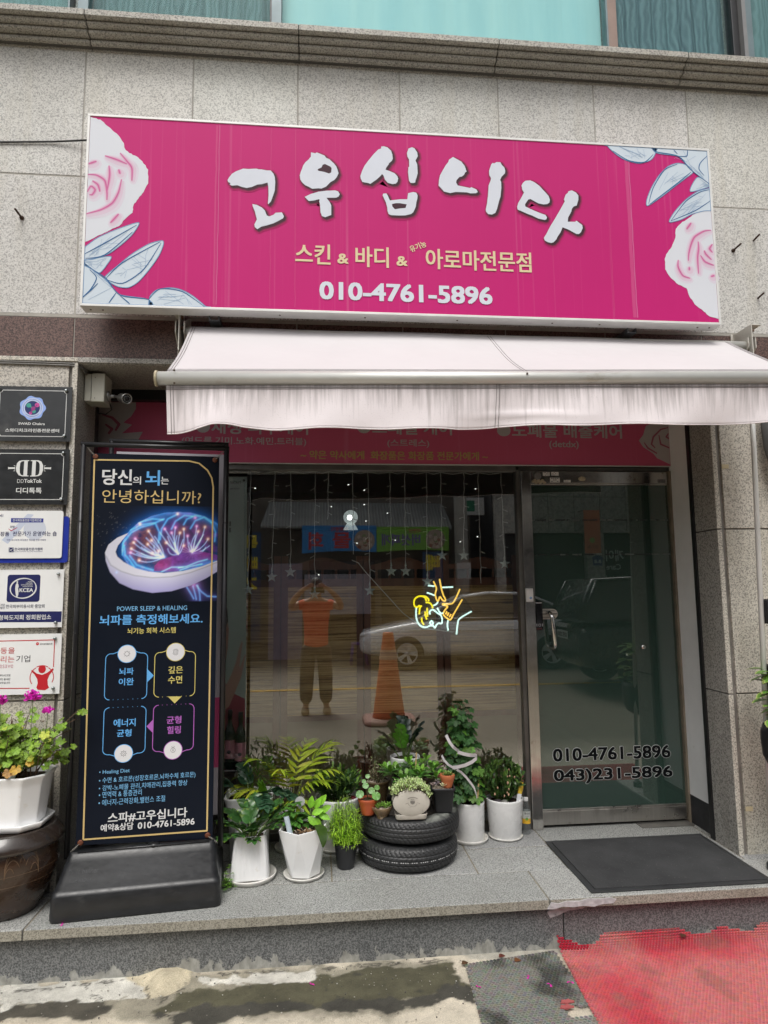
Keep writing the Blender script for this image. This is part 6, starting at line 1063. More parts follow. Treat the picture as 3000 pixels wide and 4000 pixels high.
# palm
rnd = random.Random(24); t = pot_thing('parlour_palm', 'yellow green feathery palm in ribbed white pot behind faceted pot', (-.150, -.150, S)); saucer(t, .092, .020, whs)
mb = MB(); mb.loft([sqring(r, r, z, 2, 160, .012 if .02 < z < .19 else 0, 30) for r, z in ((.062, .008), (.064, .012), (.072, .19), (.075, .198), (.074, .202), (.068, .200), (.066, .16))]); mb.build('pot', whd, t, True); soil(t, .066, .178, seed=7)
mb = MB(); st = MB()
for dx, dy, el, L, bend in ((-.9, -.45, 62, .36, 1.25), (-.35, -.2, 76, .45, 1.2), (.15, .3, 82, .43, 1.0), (.55, -.35, 70, .42, 1.3), (-.95, .1, 54, .36, 1.1), (.2, -.9, 58, .34, 1.4), (-.5, -.8, 50, .33, 1.3), (-.1, -.5, 74, .42, 1.2), (.6, .3, 76, .46, 1.0), (.45, -.3, 72, .34, 1.5)):
    p = Vector((dx * .02, dy * .02, .17)); d = Vector((dx * math.cos(R(el)), dy * math.cos(R(el)), math.sin(R(el)))).normalized(); side = d.cross(Vector((0, 0, 1))).normalized(); pts = [p.copy()]; n = 13; base = vary((0.23, 0.32, 0.022), rnd, .2)
    for i in range(n):
        d = (Matrix.Rotation(-bend / n * (1.4 * i / n + .3), 3, side) @ d).normalized(); p = p + d * (L / n); pts.append(p.copy())
        if i > n * .36:
            up = side.cross(d).normalized(); f = (i - n * .36) / (n * .64)
            for s_ in (-1, 1): leaf(mb, p, d * (.55 + .8 * f) + side * s_ * (1.0 - .35 * f) + up * .1 + Vector((0, 0, -.32 * rnd.random())) + rdir(rnd, -60, 60) * .12, up, (.135 - .065 * abs(f - .35)) * rnd.uniform(.85, 1.1), .020, rnd.uniform(.3, .8), 'lance', tuple(x * .66 for x in vary(base, rnd, .2)), 5, .2)
    st.tube(pts, [max(.0014, .0042 * (1 - i / (n + 1))) for i in range(n + 1)], 5)
mb.build('frond', LS, t, True); st.build('stem', M('palm_rachis', (0.16, 0.20, 0.05), .5), t, True)
# faceted pot
rnd = random.Random(25); t = pot_thing('mixed_plant', 'faceted white pot of leafy plants with one big drooping orchid leaf', (-.070, -.515, S), .1); saucer(t, .104, .018, whs)
mb = MB(); hx = [R(60 * k + 12) for k in range(6)]; top = [(.134 * math.cos(a), .134 * math.sin(a), .247 + .010 * math.sin(a * 1 + 1.2)) for a in hx]; bot = [(.082 * math.cos(a + R(30)), .082 * math.sin(a + R(30)), .012) for a in hx]
fs = []
for k in range(6): fs += [(k, 6 + k, (k + 1) % 6), ((k + 1) % 6, 6 + k, 6 + (k + 1) % 6)]
it = [(.124 * math.cos(a), .124 * math.sin(a), z[2]) for a, z in zip(hx, top)]; ib = [(.11 * math.cos(a), .11 * math.sin(a), .20) for a in hx]
mb.add(top + bot + it + ib, fs + [(k, (k + 1) % 6, 12 + (k + 1) % 6, 12 + k) for k in range(6)] + [(12 + k, 12 + (k + 1) % 6, 18 + (k + 1) % 6, 18 + k) for k in range(6)] + [(11, 10, 9, 8, 7, 6), (18, 19, 20, 21, 22, 23)]); mb.build('pot', whd, t, True, bevel=.0018); soil(t, .113, .222, bumpy=.014, seed=9)
mb = MB(); rt = MB()
for k in range(64):
    a = rnd.uniform(0, 6.28); r_ = rnd.uniform(0, .075); p = Vector((-.05 + r_ * math.cos(a), .025 + r_ * .6 * math.sin(a), .235 + rnd.uniform(.0, .13) * (1 - r_ / .09))); d = Vector((math.cos(a), math.sin(a) - .3, rnd.uniform(-.1, .7))); leaf(mb, p, d, (0, 0, 1), rnd.uniform(.04, .062), rnd.uniform(.024, .034), .5, 'oval', vary((0.055, 0.15, 0.025), rnd, .35), 4, .2)
for dx, dz, a in ((.03, .27, 80), (.055, .26, 60), (.075, .30, 50), (.04, .20, 20), (.075, .19, -10), (.02, .17, -30), (.055, .15, -50), (.085, .215, 30)): leaf(mb, (dx, -.02, .22 + dz * .42), (math.cos(R(a)) * .6, -.35, math.sin(R(a)) * .9), (0, -.8, .6), .064, .036, .4, 'oval', vary((0.17, 0.38, 0.03), rnd, .12), 5, .2)
for k in range(8): rt.tube([(.045, -.01, .23), (.05 + rnd.uniform(-.03, .03), -.02, .24 + .12 * rnd.random())], .0016, 5)
mb.build('foliage', LS, t, True); rt.build('stem', stemg, t, True)
mb = MB(); leaf(mb, (.055, -.065, .262), (.35, -.85, .42), (0, .4, 1), .15, .062, 1.9, 'oval', (0.045, 0.09, 0.018), 9, .18); leaf(mb, (.075, .03, .235), (.25, .1, .9), (0, -1, .2), .10, .045, .4, 'oval', (0.04, 0.085, 0.02), 7, .18); mb.build('orchid_leaf', LG, t, True)
mb = MB()
for k in range(46):
    p = Vector((rnd.uniform(-.06, .09), rnd.uniform(-.09, .02), .226)); q = p + Vector((rnd.gauss(0, .018), rnd.gauss(0, .018), rnd.uniform(0, .022))); mb.tube([p, (p + q) / 2 + Vector((0, 0, .006)), q], rnd.uniform(.0012, .003), 5, 0 if rnd.random() < .7 else 1)
mb.build('dry_root', [M('dry_roots', (0.28, 0.17, 0.085), .8, var=.4, vscale=50), M('pale_roots', (0.55, 0.48, 0.36), .7)], t, True)
mb = MB(); T_ = Matrix.Translation((-.068, -.062, .205)) @ Matrix.Rotation(R(-14), 4, 'Y') @ Matrix.Rotation(R(-8), 4, 'X')
mb.loft([[T_ @ Vector((.0135 * math.cos(R(a)), .0105 * math.sin(R(a)), z)) for a in range(0, 360, 20)] for z in (0, .02, .104, .107, .1072)]); mb.build('watering_tube', M('frosted_blue_plastic', (0.42, 0.50, 0.56), .3, var=.05), t, True)
mb = MB(); mb.prism([(.001 + .026 * math.cos(R(a)), .345 + .026 * math.sin(R(a))) for a in range(0, 360, 15)], 0, .002, lambda u, v, o: (u - .018, .06 - o, v)); mb.box(-.024, .058, .23, -.010, .0595, .325); mb.build('plant_tag', M('clear_tag', (0.45, 0.46, 0.48), .25), t, True)
# big round pot with dark bushy cactus
def bush(t, rnd, n, rx, ry, z0, z1, c, tips=None, lw=.02, ll=.034, cx=0, cy=0, lean=.5):
    mb = MB(); st = MB()
    for k in range(n):
        a = rnd.uniform(0, 6.28); f = rnd.random() ** .5; top = z0 + (z1 - z0) * rnd.uniform(.45, 1) * (1 - .35 * f * f); p = Vector((cx + rx * .25 * f * math.cos(a), cy + ry * .25 * f * math.sin(a), z0)); q = Vector((cx + rx * f * math.cos(a), cy + ry * f * math.sin(a), top)); m = 6; pts = []
        for i in range(m + 1):
            s_ = i / m; w_ = p.lerp(q, s_) + Vector((math.cos(a), math.sin(a), 0)) * (lean * .06 * math.sin(math.pi * s_)) + Vector((0, 0, .03 * math.sin(math.pi * s_))); pts.append(w_)
        st.tube(pts, .0016, 4)
        for i in range(1, m + 1):
            d = (pts[i] - pts[i - 1]).normalized()
            for j in range(2): leaf(mb, pts[i] - d * .008, d + rdir(rnd, -20, 70) * .75, Vector((rnd.uniform(-1, 1), rnd.uniform(-1, 1), 1)), ll * rnd.uniform(.8, 1.25), lw * rnd.uniform(.8, 1.2), .4, 'spoon', vary(tips if (tips and i >= m - 1 and rnd.random() < .6) else c, rnd, .3), 3, .12)
    mb.build('foliage', LG, t, True); st.build('stem', stemg, t, True)
rnd = random.Random(26); t = pot_thing('bushy_cactus', 'dark bushy leaf cactus in large round white pot behind the black nursery pot', (.112, -.160, S)); saucer(t, .118, .02, whs); roundpot(t, .102, .130, .272, whp, .010, .012); soil(t, .118, .25, seed=12)
bush(t, rnd, 78, .15, .11, .25, .455, (0.024, 0.058, 0.018), (0.09, 0.16, 0.03))
mb = MB(); mb.sphere((.07, -.07, .262), .03, 12, 0, None, (1.1, .9, .55)); mb.sphere((-.07, -.06, .258), .032, 12, 1, None, (1.2, .8, .45)); mb.sphere((.09, .0, .26), .018, 10, 2); mb.build('pebble', [M('grey_stone', (0.20, 0.2, 0.18), .4), M('slate_stone', (0.05, 0.05, 0.055), .4), M('red_stone', (0.3, 0.02, 0.03), .3)], t, True)
# black nursery pot of feathery kochia
rnd = random.Random(27); t = pot_thing('feathery_plant', 'bright lime feathery kochia in small black nursery pot before the tyres', (.147, -.440, S)); roundpot(t, .045, .058, .128, blkp, 0, .003, .010); soil(t, .054, .11, seed=13)
mb = MB(); st = MB()
for k in range(150):
    a = rnd.uniform(0, 6.28); f = rnd.random() ** .6; h = .375 - .12 * f * f - rnd.uniform(0, .10); h = h if k > 6 else h + rnd.uniform(.0, .05); tip = Vector((.105 * f * math.cos(a), .095 * f * math.sin(a), h)); p = Vector((.018 * math.cos(a), .018 * math.sin(a), .11)); st.tube([p, p.lerp(tip, .5) + Vector((.02 * math.cos(a), .02 * math.sin(a), .0)), tip], .0011, 4)
    L = 13
    for i in range(2, L):
        q = p.lerp(tip, i / L) + Vector((.02 * math.cos(a), .02 * math.sin(a), 0)) * math.sin(math.pi * i / L); 
        for j in range(2): leaf(mb, q, rdir(rnd, -15, 60), (0, 0, 1), rnd.uniform(.020, .044), .0042, rnd.uniform(.2, 1.2), 'lance', vary((0.27, 0.44, 0.04), rnd, .25), 2, .05)
mb.build('foliage', LS, t, True); st.build('stem', stemg, t, True)

# ------------------------------------------------------------------ tyres
def tyre_mat(name, chalk):
    m, t, b = nmat(name); v = coords(t); cc = ramp(t, noise(t, v, 8, 5), [(.3, (0.017, 0.018, 0.019)), (.7, (0.034, 0.035, 0.037))])
    f = ramp(t, noise(t, v, 70, 4, .7), [(.58, (0, 0, 0)), (.72, (.35, .35, .35))]); cc = mixc(t, f, cc, (0.12, 0.115, 0.10))
    if chalk:
        g = N(t, "ShaderNodeSeparateXYZ"); t.links.new(v, g.inputs[0]); mr = N(t, "ShaderNodeMapRange"); mr.inputs[1].default_value = .112; mr.inputs[2].default_value = .128; t.links.new(g.outputs[2], mr.inputs[0])
        my = N(t, "ShaderNodeMapRange"); my.inputs[1].default_value = -.12; my.inputs[2].default_value = -.20; t.links.new(g.outputs[1], my.inputs[0])
        ml = N(t, "ShaderNodeMath", operation='MULTIPLY'); t.links.new(mr.outputs[0], ml.inputs[0]); t.links.new(my.outputs[0], ml.inputs[1])
        n2 = ramp(t, noise(t, v, 11, 4), [(.42, (0, 0, 0)), (.58, (.9, .9, .9))]); m2 = N(t, "ShaderNodeMath", operation='MULTIPLY'); t.links.new(ml.outputs[0], m2.inputs[0]); t.links.new(n2, m2.inputs[1]); cc = mixc(t, m2.outputs[0], cc, (0.36, 0.38, 0.34))
    t.links.new(cc, b.inputs["Base Color"]); b.inputs["Roughness"].default_value = .48; bump(t, b, noise(t, v, 300, 3), .15, .001); return m
def tyre(label, loc, rz, chalk, dashes):
    t = thing('car_tyre', label, 'tyre', loc, rz, 'stacked car tyres'); mb = MB(); n = 420; RO, HW = .272, .066
    prof = [(.178, .018), (.182, .008), (.205, .004), (.235, .006), (.255, .014)] ; zs = np.linspace(.020, .112, 32); 
    rings = []
    def ring(r, z, tread):
        o = []
        for j in range(n):
            a = j / n; rr = r
            if tread:
                q = (z - .066) / .046; dep = 0
                for gq in (-.46, .46): dep = max(dep, .005 * max(0, 1 - ((q - gq) / .085) ** 2) ** .5 if abs(q - gq) < .085 else 0)
                ph = a * 66 + q * (1.6 if abs(q) > .5 else -1.2 * (1 if q > 0 else -1)) + (.5 if q > 0 else 0)
                fr = ph % 1.0
                if abs(q) > .5 and fr < .22: dep = max(dep, .0048)
                if abs(q) <= .38 and fr < .15: dep = max(dep, .0036)
                if abs(q) < .035: dep = max(dep, .0035)
                rr -= dep
            o.append((rr * math.cos(2 * math.pi * a), rr * math.sin(2 * math.pi * a), z))
        return o
    for r, z in prof: rings.append(ring(r, z, False))
    for z in zs: q = (z - .066) / .046; rings.append(ring(RO - .010 * abs(q) ** 2.6, float(z), True))
    for r, z in reversed(prof): rings.append(ring(r, .132 - z, False))
    rings += [ring(.186, .100, False), ring(.22, .080, False), ring(.22, .05, False), ring(.186, .03, False)]
    mb.loft(rings, 0, None, False, False, True); mb.build('tyre_body', tyre_mat('tyre_rubber_%d' % chalk, chalk), t, True)
    if dashes:
        mb = MB()
        for k in range(150):
            if k % 9 in (4, 8): continue
            a0, a1 = 2 * math.pi * k / 150, 2 * math.pi * (k + .55) / 150; r_ = RO + .0006
            z = .064
            mb.add([(r_ * math.cos(a0), r_ * math.sin(a0), z - .0022), (r_ * math.cos(a1), r_ * math.sin(a1), z - .0022), (r_ * math.cos(a1), r_ * math.sin(a1), z + .0022), (r_ * math.cos(a0), r_ * math.sin(a0), z + .0022)], [(0, 1, 2, 3)])
        mb.build('white_marking', M('chalk_marks', (0.5, 0.5, 0.5), .7), t, True)
    return t
tyre('lower of two stacked black car tyres, with a dashed white line round its tread', (.492, -.330, S), .3, 0, True)
tyre('upper of two stacked black car tyres, chalky on top and holding small pots', (.506, -.322, S + .1325), 1.1, 1, False)
TZ = S + .1325 + .1325      # top of the tyres
# board inside the tyre well carrying the pots
t = thing('planter_board', 'dark round board lying in the well of the top tyre', 'board', (.506, -.322, TZ - .03)); mb = MB(); mb.lathe([(.10, -.20), (.16, -.20), (.183, -.03), (.183, -.012), (.001, -.012)], 40); mb.build('board', M('dark_board', (0.03, 0.025, 0.02), .8, var=.4), t, True)
BZ = TZ - .042
terra = M('orange_plastic_pot', (0.42, 0.085, 0.028), .45, var=.12, dirt=((.2, .09, .05), 20, .7)); clay = M('terracotta', (0.46, 0.14, 0.055), .7, var=.1, dirt=((.4, .25, .17), 24, .7)); brown = M('brown_glazed_clay', (0.075, 0.050, 0.024), .3, var=.4, vscale=14, dirt=((.13, .10, .05), 25, .6))
pebb = M('pale_grit', (0.40, 0.34, 0.27), .8, var=.5, vscale=90, bstr=.8, bscale=120)
def rosette(mb, rnd, p, r, c, n=14, up=.5, shape='spoon', w=.45):
    for k in range(n):
        f = k / n; a = k * 2.4; el = R(15 + 65 * f); d = Vector((math.cos(a) * math.cos(el), math.sin(a) * math.cos(el), math.sin(el))); leaf(mb, Vector(p) + Vector((0, 0, .1 * r * f)), d, (0, 0, 1), r * (1 - .45 * f), r * w * (1 - .35 * f), -.4, shape, vary(c, rnd, .18), 3, .3)
# pilea in orange pot
rnd = random.Random(31); t = pot_thing('pilea_plant', 'round leaved pilea in an orange red plastic pot at left of tyre', (.268, -.435, TZ - .004)); roundpot(t, .036, .048, .082, terra, 0, .004, .014); soil(t, .043, .07, seed=14)
mb = MB(); st = MB()
for dx, dy, dz, r_ in ((-.045, -.03, .115, .026), (.040, -.035, .105, .028), (.018, -.01, .125, .022), (-.012, .0, .148, .020), (.0, .02, .19, .015), (-.02, .02, .165, .014), (.05, .02, .13, .018)):
    nrm = Vector((dx * 4, -.75, .55)); lobed(mb, (dx, dy, dz), nrm, (0, -.3, -1), r_, 1, .02, vary((0.085, 0.20, 0.05), rnd, .12), .05, rnd, 0, .0, 352); st.tube([(0, 0, .07), (dx * .4, dy * .4, dz * .75), (dx, dy + .004, dz)], .0013, 5)
mb.build('foliage', LG, t, True); st.build('stem', stemg, t, True)
# brown pot with little succulents
rnd = random.Random(32); t = pot_thing('succulent_pot', 'brown clay pot of small leaved succulents behind the pilea', (.335, -.225, BZ)); roundpot(t, .050, .068, .155, brown, 0, .006, .01); soil(t, .06, .145, mat_=pebb, seed=15)
mb = MB(); st = MB()
for k in range(26):
    a = rnd.uniform(0, 6.28); r_ = rnd.uniform(0, .06); h = rnd.uniform(.03, .12); p = Vector((r_ * math.cos(a), r_ * math.sin(a), .145)); q = p + Vector((rnd.uniform(-.025, .02), rnd.uniform(-.02, .02), h)); st.tube([p, q], .0022, 5)
    for j in range(9):
        s_ = (j + 2) / 10; leaf(mb, p.lerp(q, s_), rdir(rnd, 0, 60), (0, 0, 1), .019, .015, .1, 'spoon', vary((0.11, 0.13, 0.06) if rnd.random() < .7 else (0.30, 0.29, 0.20), rnd), 2, .1)
mb.build('foliage', LC, t, True); st.build('stem', stemb, t, True)
# little ceramic bowl with green rosettes
rnd = random.Random(33); t = pot_thing('succulent_bowl', 'tiny crackled brown footed bowl of green rosettes beside white oval planter', (.340, -.470, TZ - .02)); mb = MB(); mb.lathe([(.026, 0), (.032, .004), (.028, .014), (.040, .03), (.052, .048), (.055, .060), (.053, .064), (.047, .060), (.044, .05), (.001, .05)], 36)
for a in (-100, 20, 140): mb.sphere((.024 * math.cos(R(a)), .024 * math.sin(R(a)), .004), .012, 8, 0, None, (1, 1, 1.3))
mb.build('bowl', M('drip_glaze', (0.17, 0.115, 0.065), .35, var=.35, vscale=25, dirt=((.42, .38, .28), 22, .58)), t, True); soil(t, .048, .054, mat_=pebb, seed=16)
mb = MB()
for x, y in ((-.022, -.01), (.018, -.016), (.004, .016), (.034, .008), (-.01, .004)): rosette(mb, rnd, (x, y, .056), .034, (0.13, 0.24, 0.045), 14)
mb.build('foliage', LC, t, True)
# white oval planter with sedum on a tray
rnd = random.Random(34); t = pot_thing('sedum_planter', 'distressed white oval planter of pale sedum, front and centre on tyre', (.484, -.535, TZ + .001), -.03)
wsh = M('distressed_white', (0.50, 0.47, 0.41), .65, var=.10, vscale=12, dirt=((.20, .18, .15), 32, .63)); mb = MB()
mb.loft([sqring(a, b_, z, 6, 60) for a, b_, z in ((.078, .036, 0), (.080, .038, .003), (.084, .042, .025), (.084, .042, .027), (.080, .038, .026), (.078, .036, .008))], 0, None, True, True); mb.build('tray', wsh, t, True)
mb = MB()
def ov(y, k): return [(.097 * k * math.cos(R(a)), y, .084 + .067 * k * math.sin(R(a))) for a in range(0, 360, 6)]
mb.loft([ov(-.042, .3), ov(-.042, .955), ov(-.040, .985), ov(-.036, 1.0), ov(.030, 1.0), ov(.036, .97), ov(.036, .3)], 0, None, True, True); mb.build('planter_body', wsh, t, True)
mb = MB(); mb.tube([(.0985 * math.cos(R(a)), -.037, .084 + .0685 * math.sin(R(a))) for a in range(0, 360, 6)], .0017, 6, 0, None, False, True); mb.tube([(.099, -.03, .10), (.112, -.03, .09), (.116, -.02, .072), (.105, -.012, .066)], .0014, 5); mb.build('wire_handle', M('dark_wire', (0.06, 0.055, 0.05), .5, .7), t, True)
mb = MB(); fo_ = lambda u, v, o: (u, -.0425 - o, v); gy_ = (0.17, 0.16, 0.14); mb.ringf(.006, .085, .036, .041, fo_, .0006, 0, None, 20, 48, 132, .7); mb.text('1830', -.004, .099, .014, .105, fo_, .0006, 0, None, .01); mb.flat([[(-.006, .096), (.018, .096), (.018, .084), (.006, .076), (-.006, .084)]], fo_, .0006)
for k in range(10): a = R(190 + 16 * k); mb.disc(.006 + .024 * math.cos(a), .088 + .022 * math.sin(a), .0022, fo_, .0006, 0, None, 6)
for s_ in (-1, 1): mb.stroke([(.006 + s_ * .022, .086), (.006 + s_ * .038, .080)], .002, fo_, .0006)
mb.build('crest_print', M('faded_print', (0.22, 0.205, 0.18), .7, var=.4, vscale=60), t, True)
mb = MB(); st = MB()
for k in range(330):
    x = rnd.uniform(-.088, .092); y = rnd.uniform(-.045, .045); z = .084 + .066 * math.sqrt(max(0, 1 - (x / .1) ** 2)); tip = Vector((x * 1.1 + rnd.gauss(0, .008), y * 1.1 - .004, z + .006 + .042 * (1 - (abs(x) / .11) ** 2) * rnd.random())); st.tube([(x, y, z - .008), tip], .0010, 4, 0)
    for j in range(7): leaf(mb, tip + Vector((rnd.gauss(0, .004), rnd.gauss(0, .004), rnd.uniform(-.012, .004))), rdir(rnd, -10, 80), (0, 0, 1), .0095, .0075, -.3, 'spoon', vary((0.42, 0.50, 0.28) if rnd.random() < .75 else (0.32, 0.44, 0.16), rnd, .2), 2, .3)
mb.build('foliage', LC, t, True); st.build('stem', stemb, t, True)
# brown glazed pot with jade plant and stick
rnd = random.Random(35); t = pot_thing('jade_plant', 'glossy jade plant with a wooden stick in wide brown glazed pot', (.540, -.255, BZ)); mb = MB(); mb.lathe([(.09, 0), (.095, .01), (.108, .12), (.116, .165), (.126, .170), (.128, .176), (.122, .182), (.112, .176), (.106, .15), (.001, .15)], 56); mb.build('pot', brown, t, True); soil(t, .108, .16, seed=17)
mb = MB(); st = MB()
for k in range(24):
    a = rnd.uniform(0, 6.28); f = rnd.random() ** .55; d = Vector((math.cos(a), math.sin(a), 0)); p = d * .03 * f + Vector((0, 0, .16)); tip = d * (.165 if math.cos(a) > -.6 else .18) * f + Vector((0, 0, .185 + .075 * rnd.random() * (1.1 - .5 * f))); st.tube([p, p.lerp(tip, .5) + Vector((0, 0, .015)), tip], [.005, .004, .003], 6)
    for lay in range(2):
        for j in range(4): aa = j * 1.57 + lay * .8 + k; el = R(20 + 35 * lay); leaf(mb, tip - Vector((0, 0, .012 * (1 - lay))), (math.cos(aa) * math.cos(el) + d.x * .3, math.sin(aa) * math.cos(el) + d.y * .3, math.sin(el)), (0, 0, 1), .064 - .014 * lay, .040 - .008 * lay, .25, 'spoon', vary((0.065, 0.165, 0.030) if lay == 0 else (0.12, 0.25, 0.04), rnd, .25), 4, .12)
mb.build('foliage', LG, t, True); st.build('stem', stemg, t, True)
mb = MB(); T_ = Matrix.Translation((.0, -.05, .15)) @ Matrix.Rotation(R(4), 4, 'Y'); mb.box(-.0035, -.0015, 0, .0035, .0015, .165, 0, None, T_); mb.build('wooden_stick', M('pale_wood', (0.50, 0.35, 0.17), .6, var=.15, vscale=30), t, True)
# white pot with dark raven zz
rnd = random.Random(36); t = pot_thing('raven_plant', 'nearly black leaved plant in white ridged pot against the glass', (.512, -.105, S + .03)); roundpot(t, .072, .088, .40, whp, .045, .007); mb = MB(); mb.lathe([(.074, -.029), (.078, .044), (.0, .044)], 40); mb.lathe([(.0895, .40), (.0905, .403), (.0895, .406)], 48, (0, 0, 0), 0, None, False, False); mb.build('pot_foot', whp, t, True); soil(t, .08, .425, seed=18)
mb = MB(); st = MB()
for dx, dy, el, L, c in ((-.85, -.1, 60, .14, (0.012, 0.028, 0.018)), (.25, .1, 84, .20, (0.010, 0.024, 0.016)), (.55, .1, 72, .20, (0.012, 0.026, 0.018)), (.0, .5, 78, .22, (0.010, 0.024, 0.016)), (.35, -.2, 76, .16, (0.012, 0.026, 0.018)), (-.3, -.5, 74, .16, (0.09, 0.23, 0.03)), (-.15, -.3, 80, .20, (0.08, 0.21, 0.03))): zz(rnd, mb, st, (dx * .03, dy * .03, .42), (dx * math.cos(R(el)), dy * math.cos(R(el)), math.sin(R(el))), L, 6, c, .038, .054, .4)
mb.build('foliage', LG, t, True); st.build('stem', stemg, t, True)
# black square pot with grey purple rosettes
rnd = random.Random(37); t = pot_thing('ghost_succulent', 'square black nursery pot of grey purple rosettes over pale grit', (.672, -.430, TZ - .002), -.05); mb = MB(); mb.loft([sqring(a, a, z, 9, 48) for a, z in ((.045, 0), (.047, .003), (.058, .112), (.060, .113), (.064, .114), (.065, .126), (.062, .127), (.058, .122), (.056, .10))]); mb.build('pot', blkp, t, True); soil(t, .052, .112, 1, mat_=pebb, seed=19)
mb = MB()
for x, y, c in ((-.05, -.03, (0.20, 0.16, 0.17)), (-.025, -.012, (0.16, 0.13, 0.16)), (.0, -.025, (0.46, 0.46, 0.32)), (-.02, .02, (0.18, 0.16, 0.16)), (-.048, .01, (0.26, 0.2, 0.18)), (.002, .012, (0.14, 0.12, 0.13))): rosette(mb, rnd, (x, y, .118 + rnd.uniform(0, .022)), .026, c, 13)
mb.build('foliage', LC, t, True)
rnd = random.Random(38); t = pot_thing('haworthia_pot', 'small terracotta pot of pointed rosettes set on the black square pot', (.702, -.425, TZ + .114)); roundpot(t, .026, .034, .068, clay, 0, .004, .022); soil(t, .031, .058, seed=20)
mb = MB()
for x, y in ((-.012, -.008), (.014, -.006), (.0, .012)): rosette(mb, rnd, (x, y, .06), .034, (0.17, 0.25, 0.075), 16, .5, 'tip', .34)
mb.build('foliage', LC, t, True)
# tall chrysanthemum with ribbon
rnd = random.Random(39); t = pot_thing('chrysanthemum', 'tall lobed leaf chrysanthemum wound with a white ribbon in cylinder pot', (.880, -.150, S)); saucer(t, .105, .022, whs); roundpot(t, .083, .088, .215, whp, .006, .006); soil(t, .081, .190, seed=21)
mb = MB(); st = MB(); pth = lambda s_, a0, k: Vector((.035 * math.sin(a0 + 2.2 * s_) - .035 - .015 * s_ + .012 * k, .035 * math.cos(a0 + 1.7 * s_), .185 + s_))
for k in range(11):
    a0 = k * .9; H = rnd.uniform(.40, .585) if k > 3 else rnd.uniform(.55, .60); pts = [pth(H * i / 14, a0, rnd.uniform(-.6, 1.4) if 0 else (k - 5) * .55) for i in range(15)]; st.tube(pts, [.0035 * (1 - .6 * i / 15) for i in range(15)], 6)
    for i in range(2, 15):
        for j in range(2 if i < 7 else 3):
            a = rnd.uniform(0, 6.28); d = Vector((math.cos(a), math.sin(a), rnd.uniform(-.3, .4))); f = 1 - .35 * max(0, (i - 10) / 4); p = pts[i] + d * rnd.uniform(.016, .066) * f; lobed(mb, p, Vector((d.x * .6, d.y * .6 - .25, .8)), d, rnd.uniform(.030, .046) * f, 5, .40, vary((0.028, 0.085, 0.022) if rnd.random() < .85 else (0.085, 0.19, 0.03), rnd, .3), -.15, rnd)
for k in range(30):
    a = rnd.uniform(0, 6.28); lobed(mb, (.07 * math.cos(a), .06 * math.sin(a), .19 + rnd.uniform(.02, .14)), (math.cos(a), math.sin(a) - .4, .7), (math.cos(a), math.sin(a), -.2), rnd.uniform(.02, .034), 3, .35, vary((0.075, 0.16, 0.03), rnd, .3), -.1, rnd)
mb.build('foliage', LS, t, True); st.build('stem', stemb, t, True)
def ribbon(name, pts, wd, mat_, parent):
    mb = MB(); vs = []
    for x, y, z, tw in pts: c_, s_ = math.cos(tw), math.sin(tw); vs += [(x - wd / 2 * s_, y, z - wd / 2 * c_), (x + wd / 2 * s_, y - .004, z + wd / 2 * c_)]
    mb.add(vs, [(2 * i, 2 * i + 1, 2 * i + 3, 2 * i + 2) for i in range(len(pts) - 1)], 0, None, False); o = mb.build(name, mat_, parent); so = o.modifiers.new('thick', 'SOLIDIFY'); so.thickness = .0006; return o
rb = M('white_satin_ribbon', (0.72, 0.68, 0.69), .45, var=.04)
ribbon('ribbon', [(.742, -.20, .705, .9), (.755, -.235, .672, .9), (.775, -.240, .645, .7), (.80, -.225, .624, .3), (.825, -.20, .614, .2)], .017, rb, t)
ribbon('ribbon', [(.80, -.24, .617, .2), (.835, -.262, .609, .25), (.87, -.262, .602, .2), (.903, -.245, .596, .1), (.912, -.245, .590, 0), (.903, -.262, .583, -.4), (.875, -.275, .568, -.45), (.835, -.280, .553, -.35), (.795, -.280, .545, -.2), (.760, -.275, .541, -.1)], .020, rb, t)
ribbon('ribbon', [(.714, -.2, .592, .6), (.724, -.225, .570, .6), (.742, -.24, .550, .5), (.775, -.245, .53, .5), (.815, -.25, .508, .5), (.845, -.25, .478, .6), (.868, -.25, .448, .5), (.888, -.25, .42, .4), (.900, -.25, .385, .2), (.904, -.25, .36, .1)], .013, rb, t)
mb = MB(); T_ = Matrix.Translation((.03, -.062, .19)) @ Matrix.Rotation(R(6), 4, 'Y'); mb.box(-.004, -.002, 0, .004, .002, .14, 0, None, T_); mb.build('wooden_stick', M('pale_wood', (0.50, 0.35, 0.17), .6), t, True)
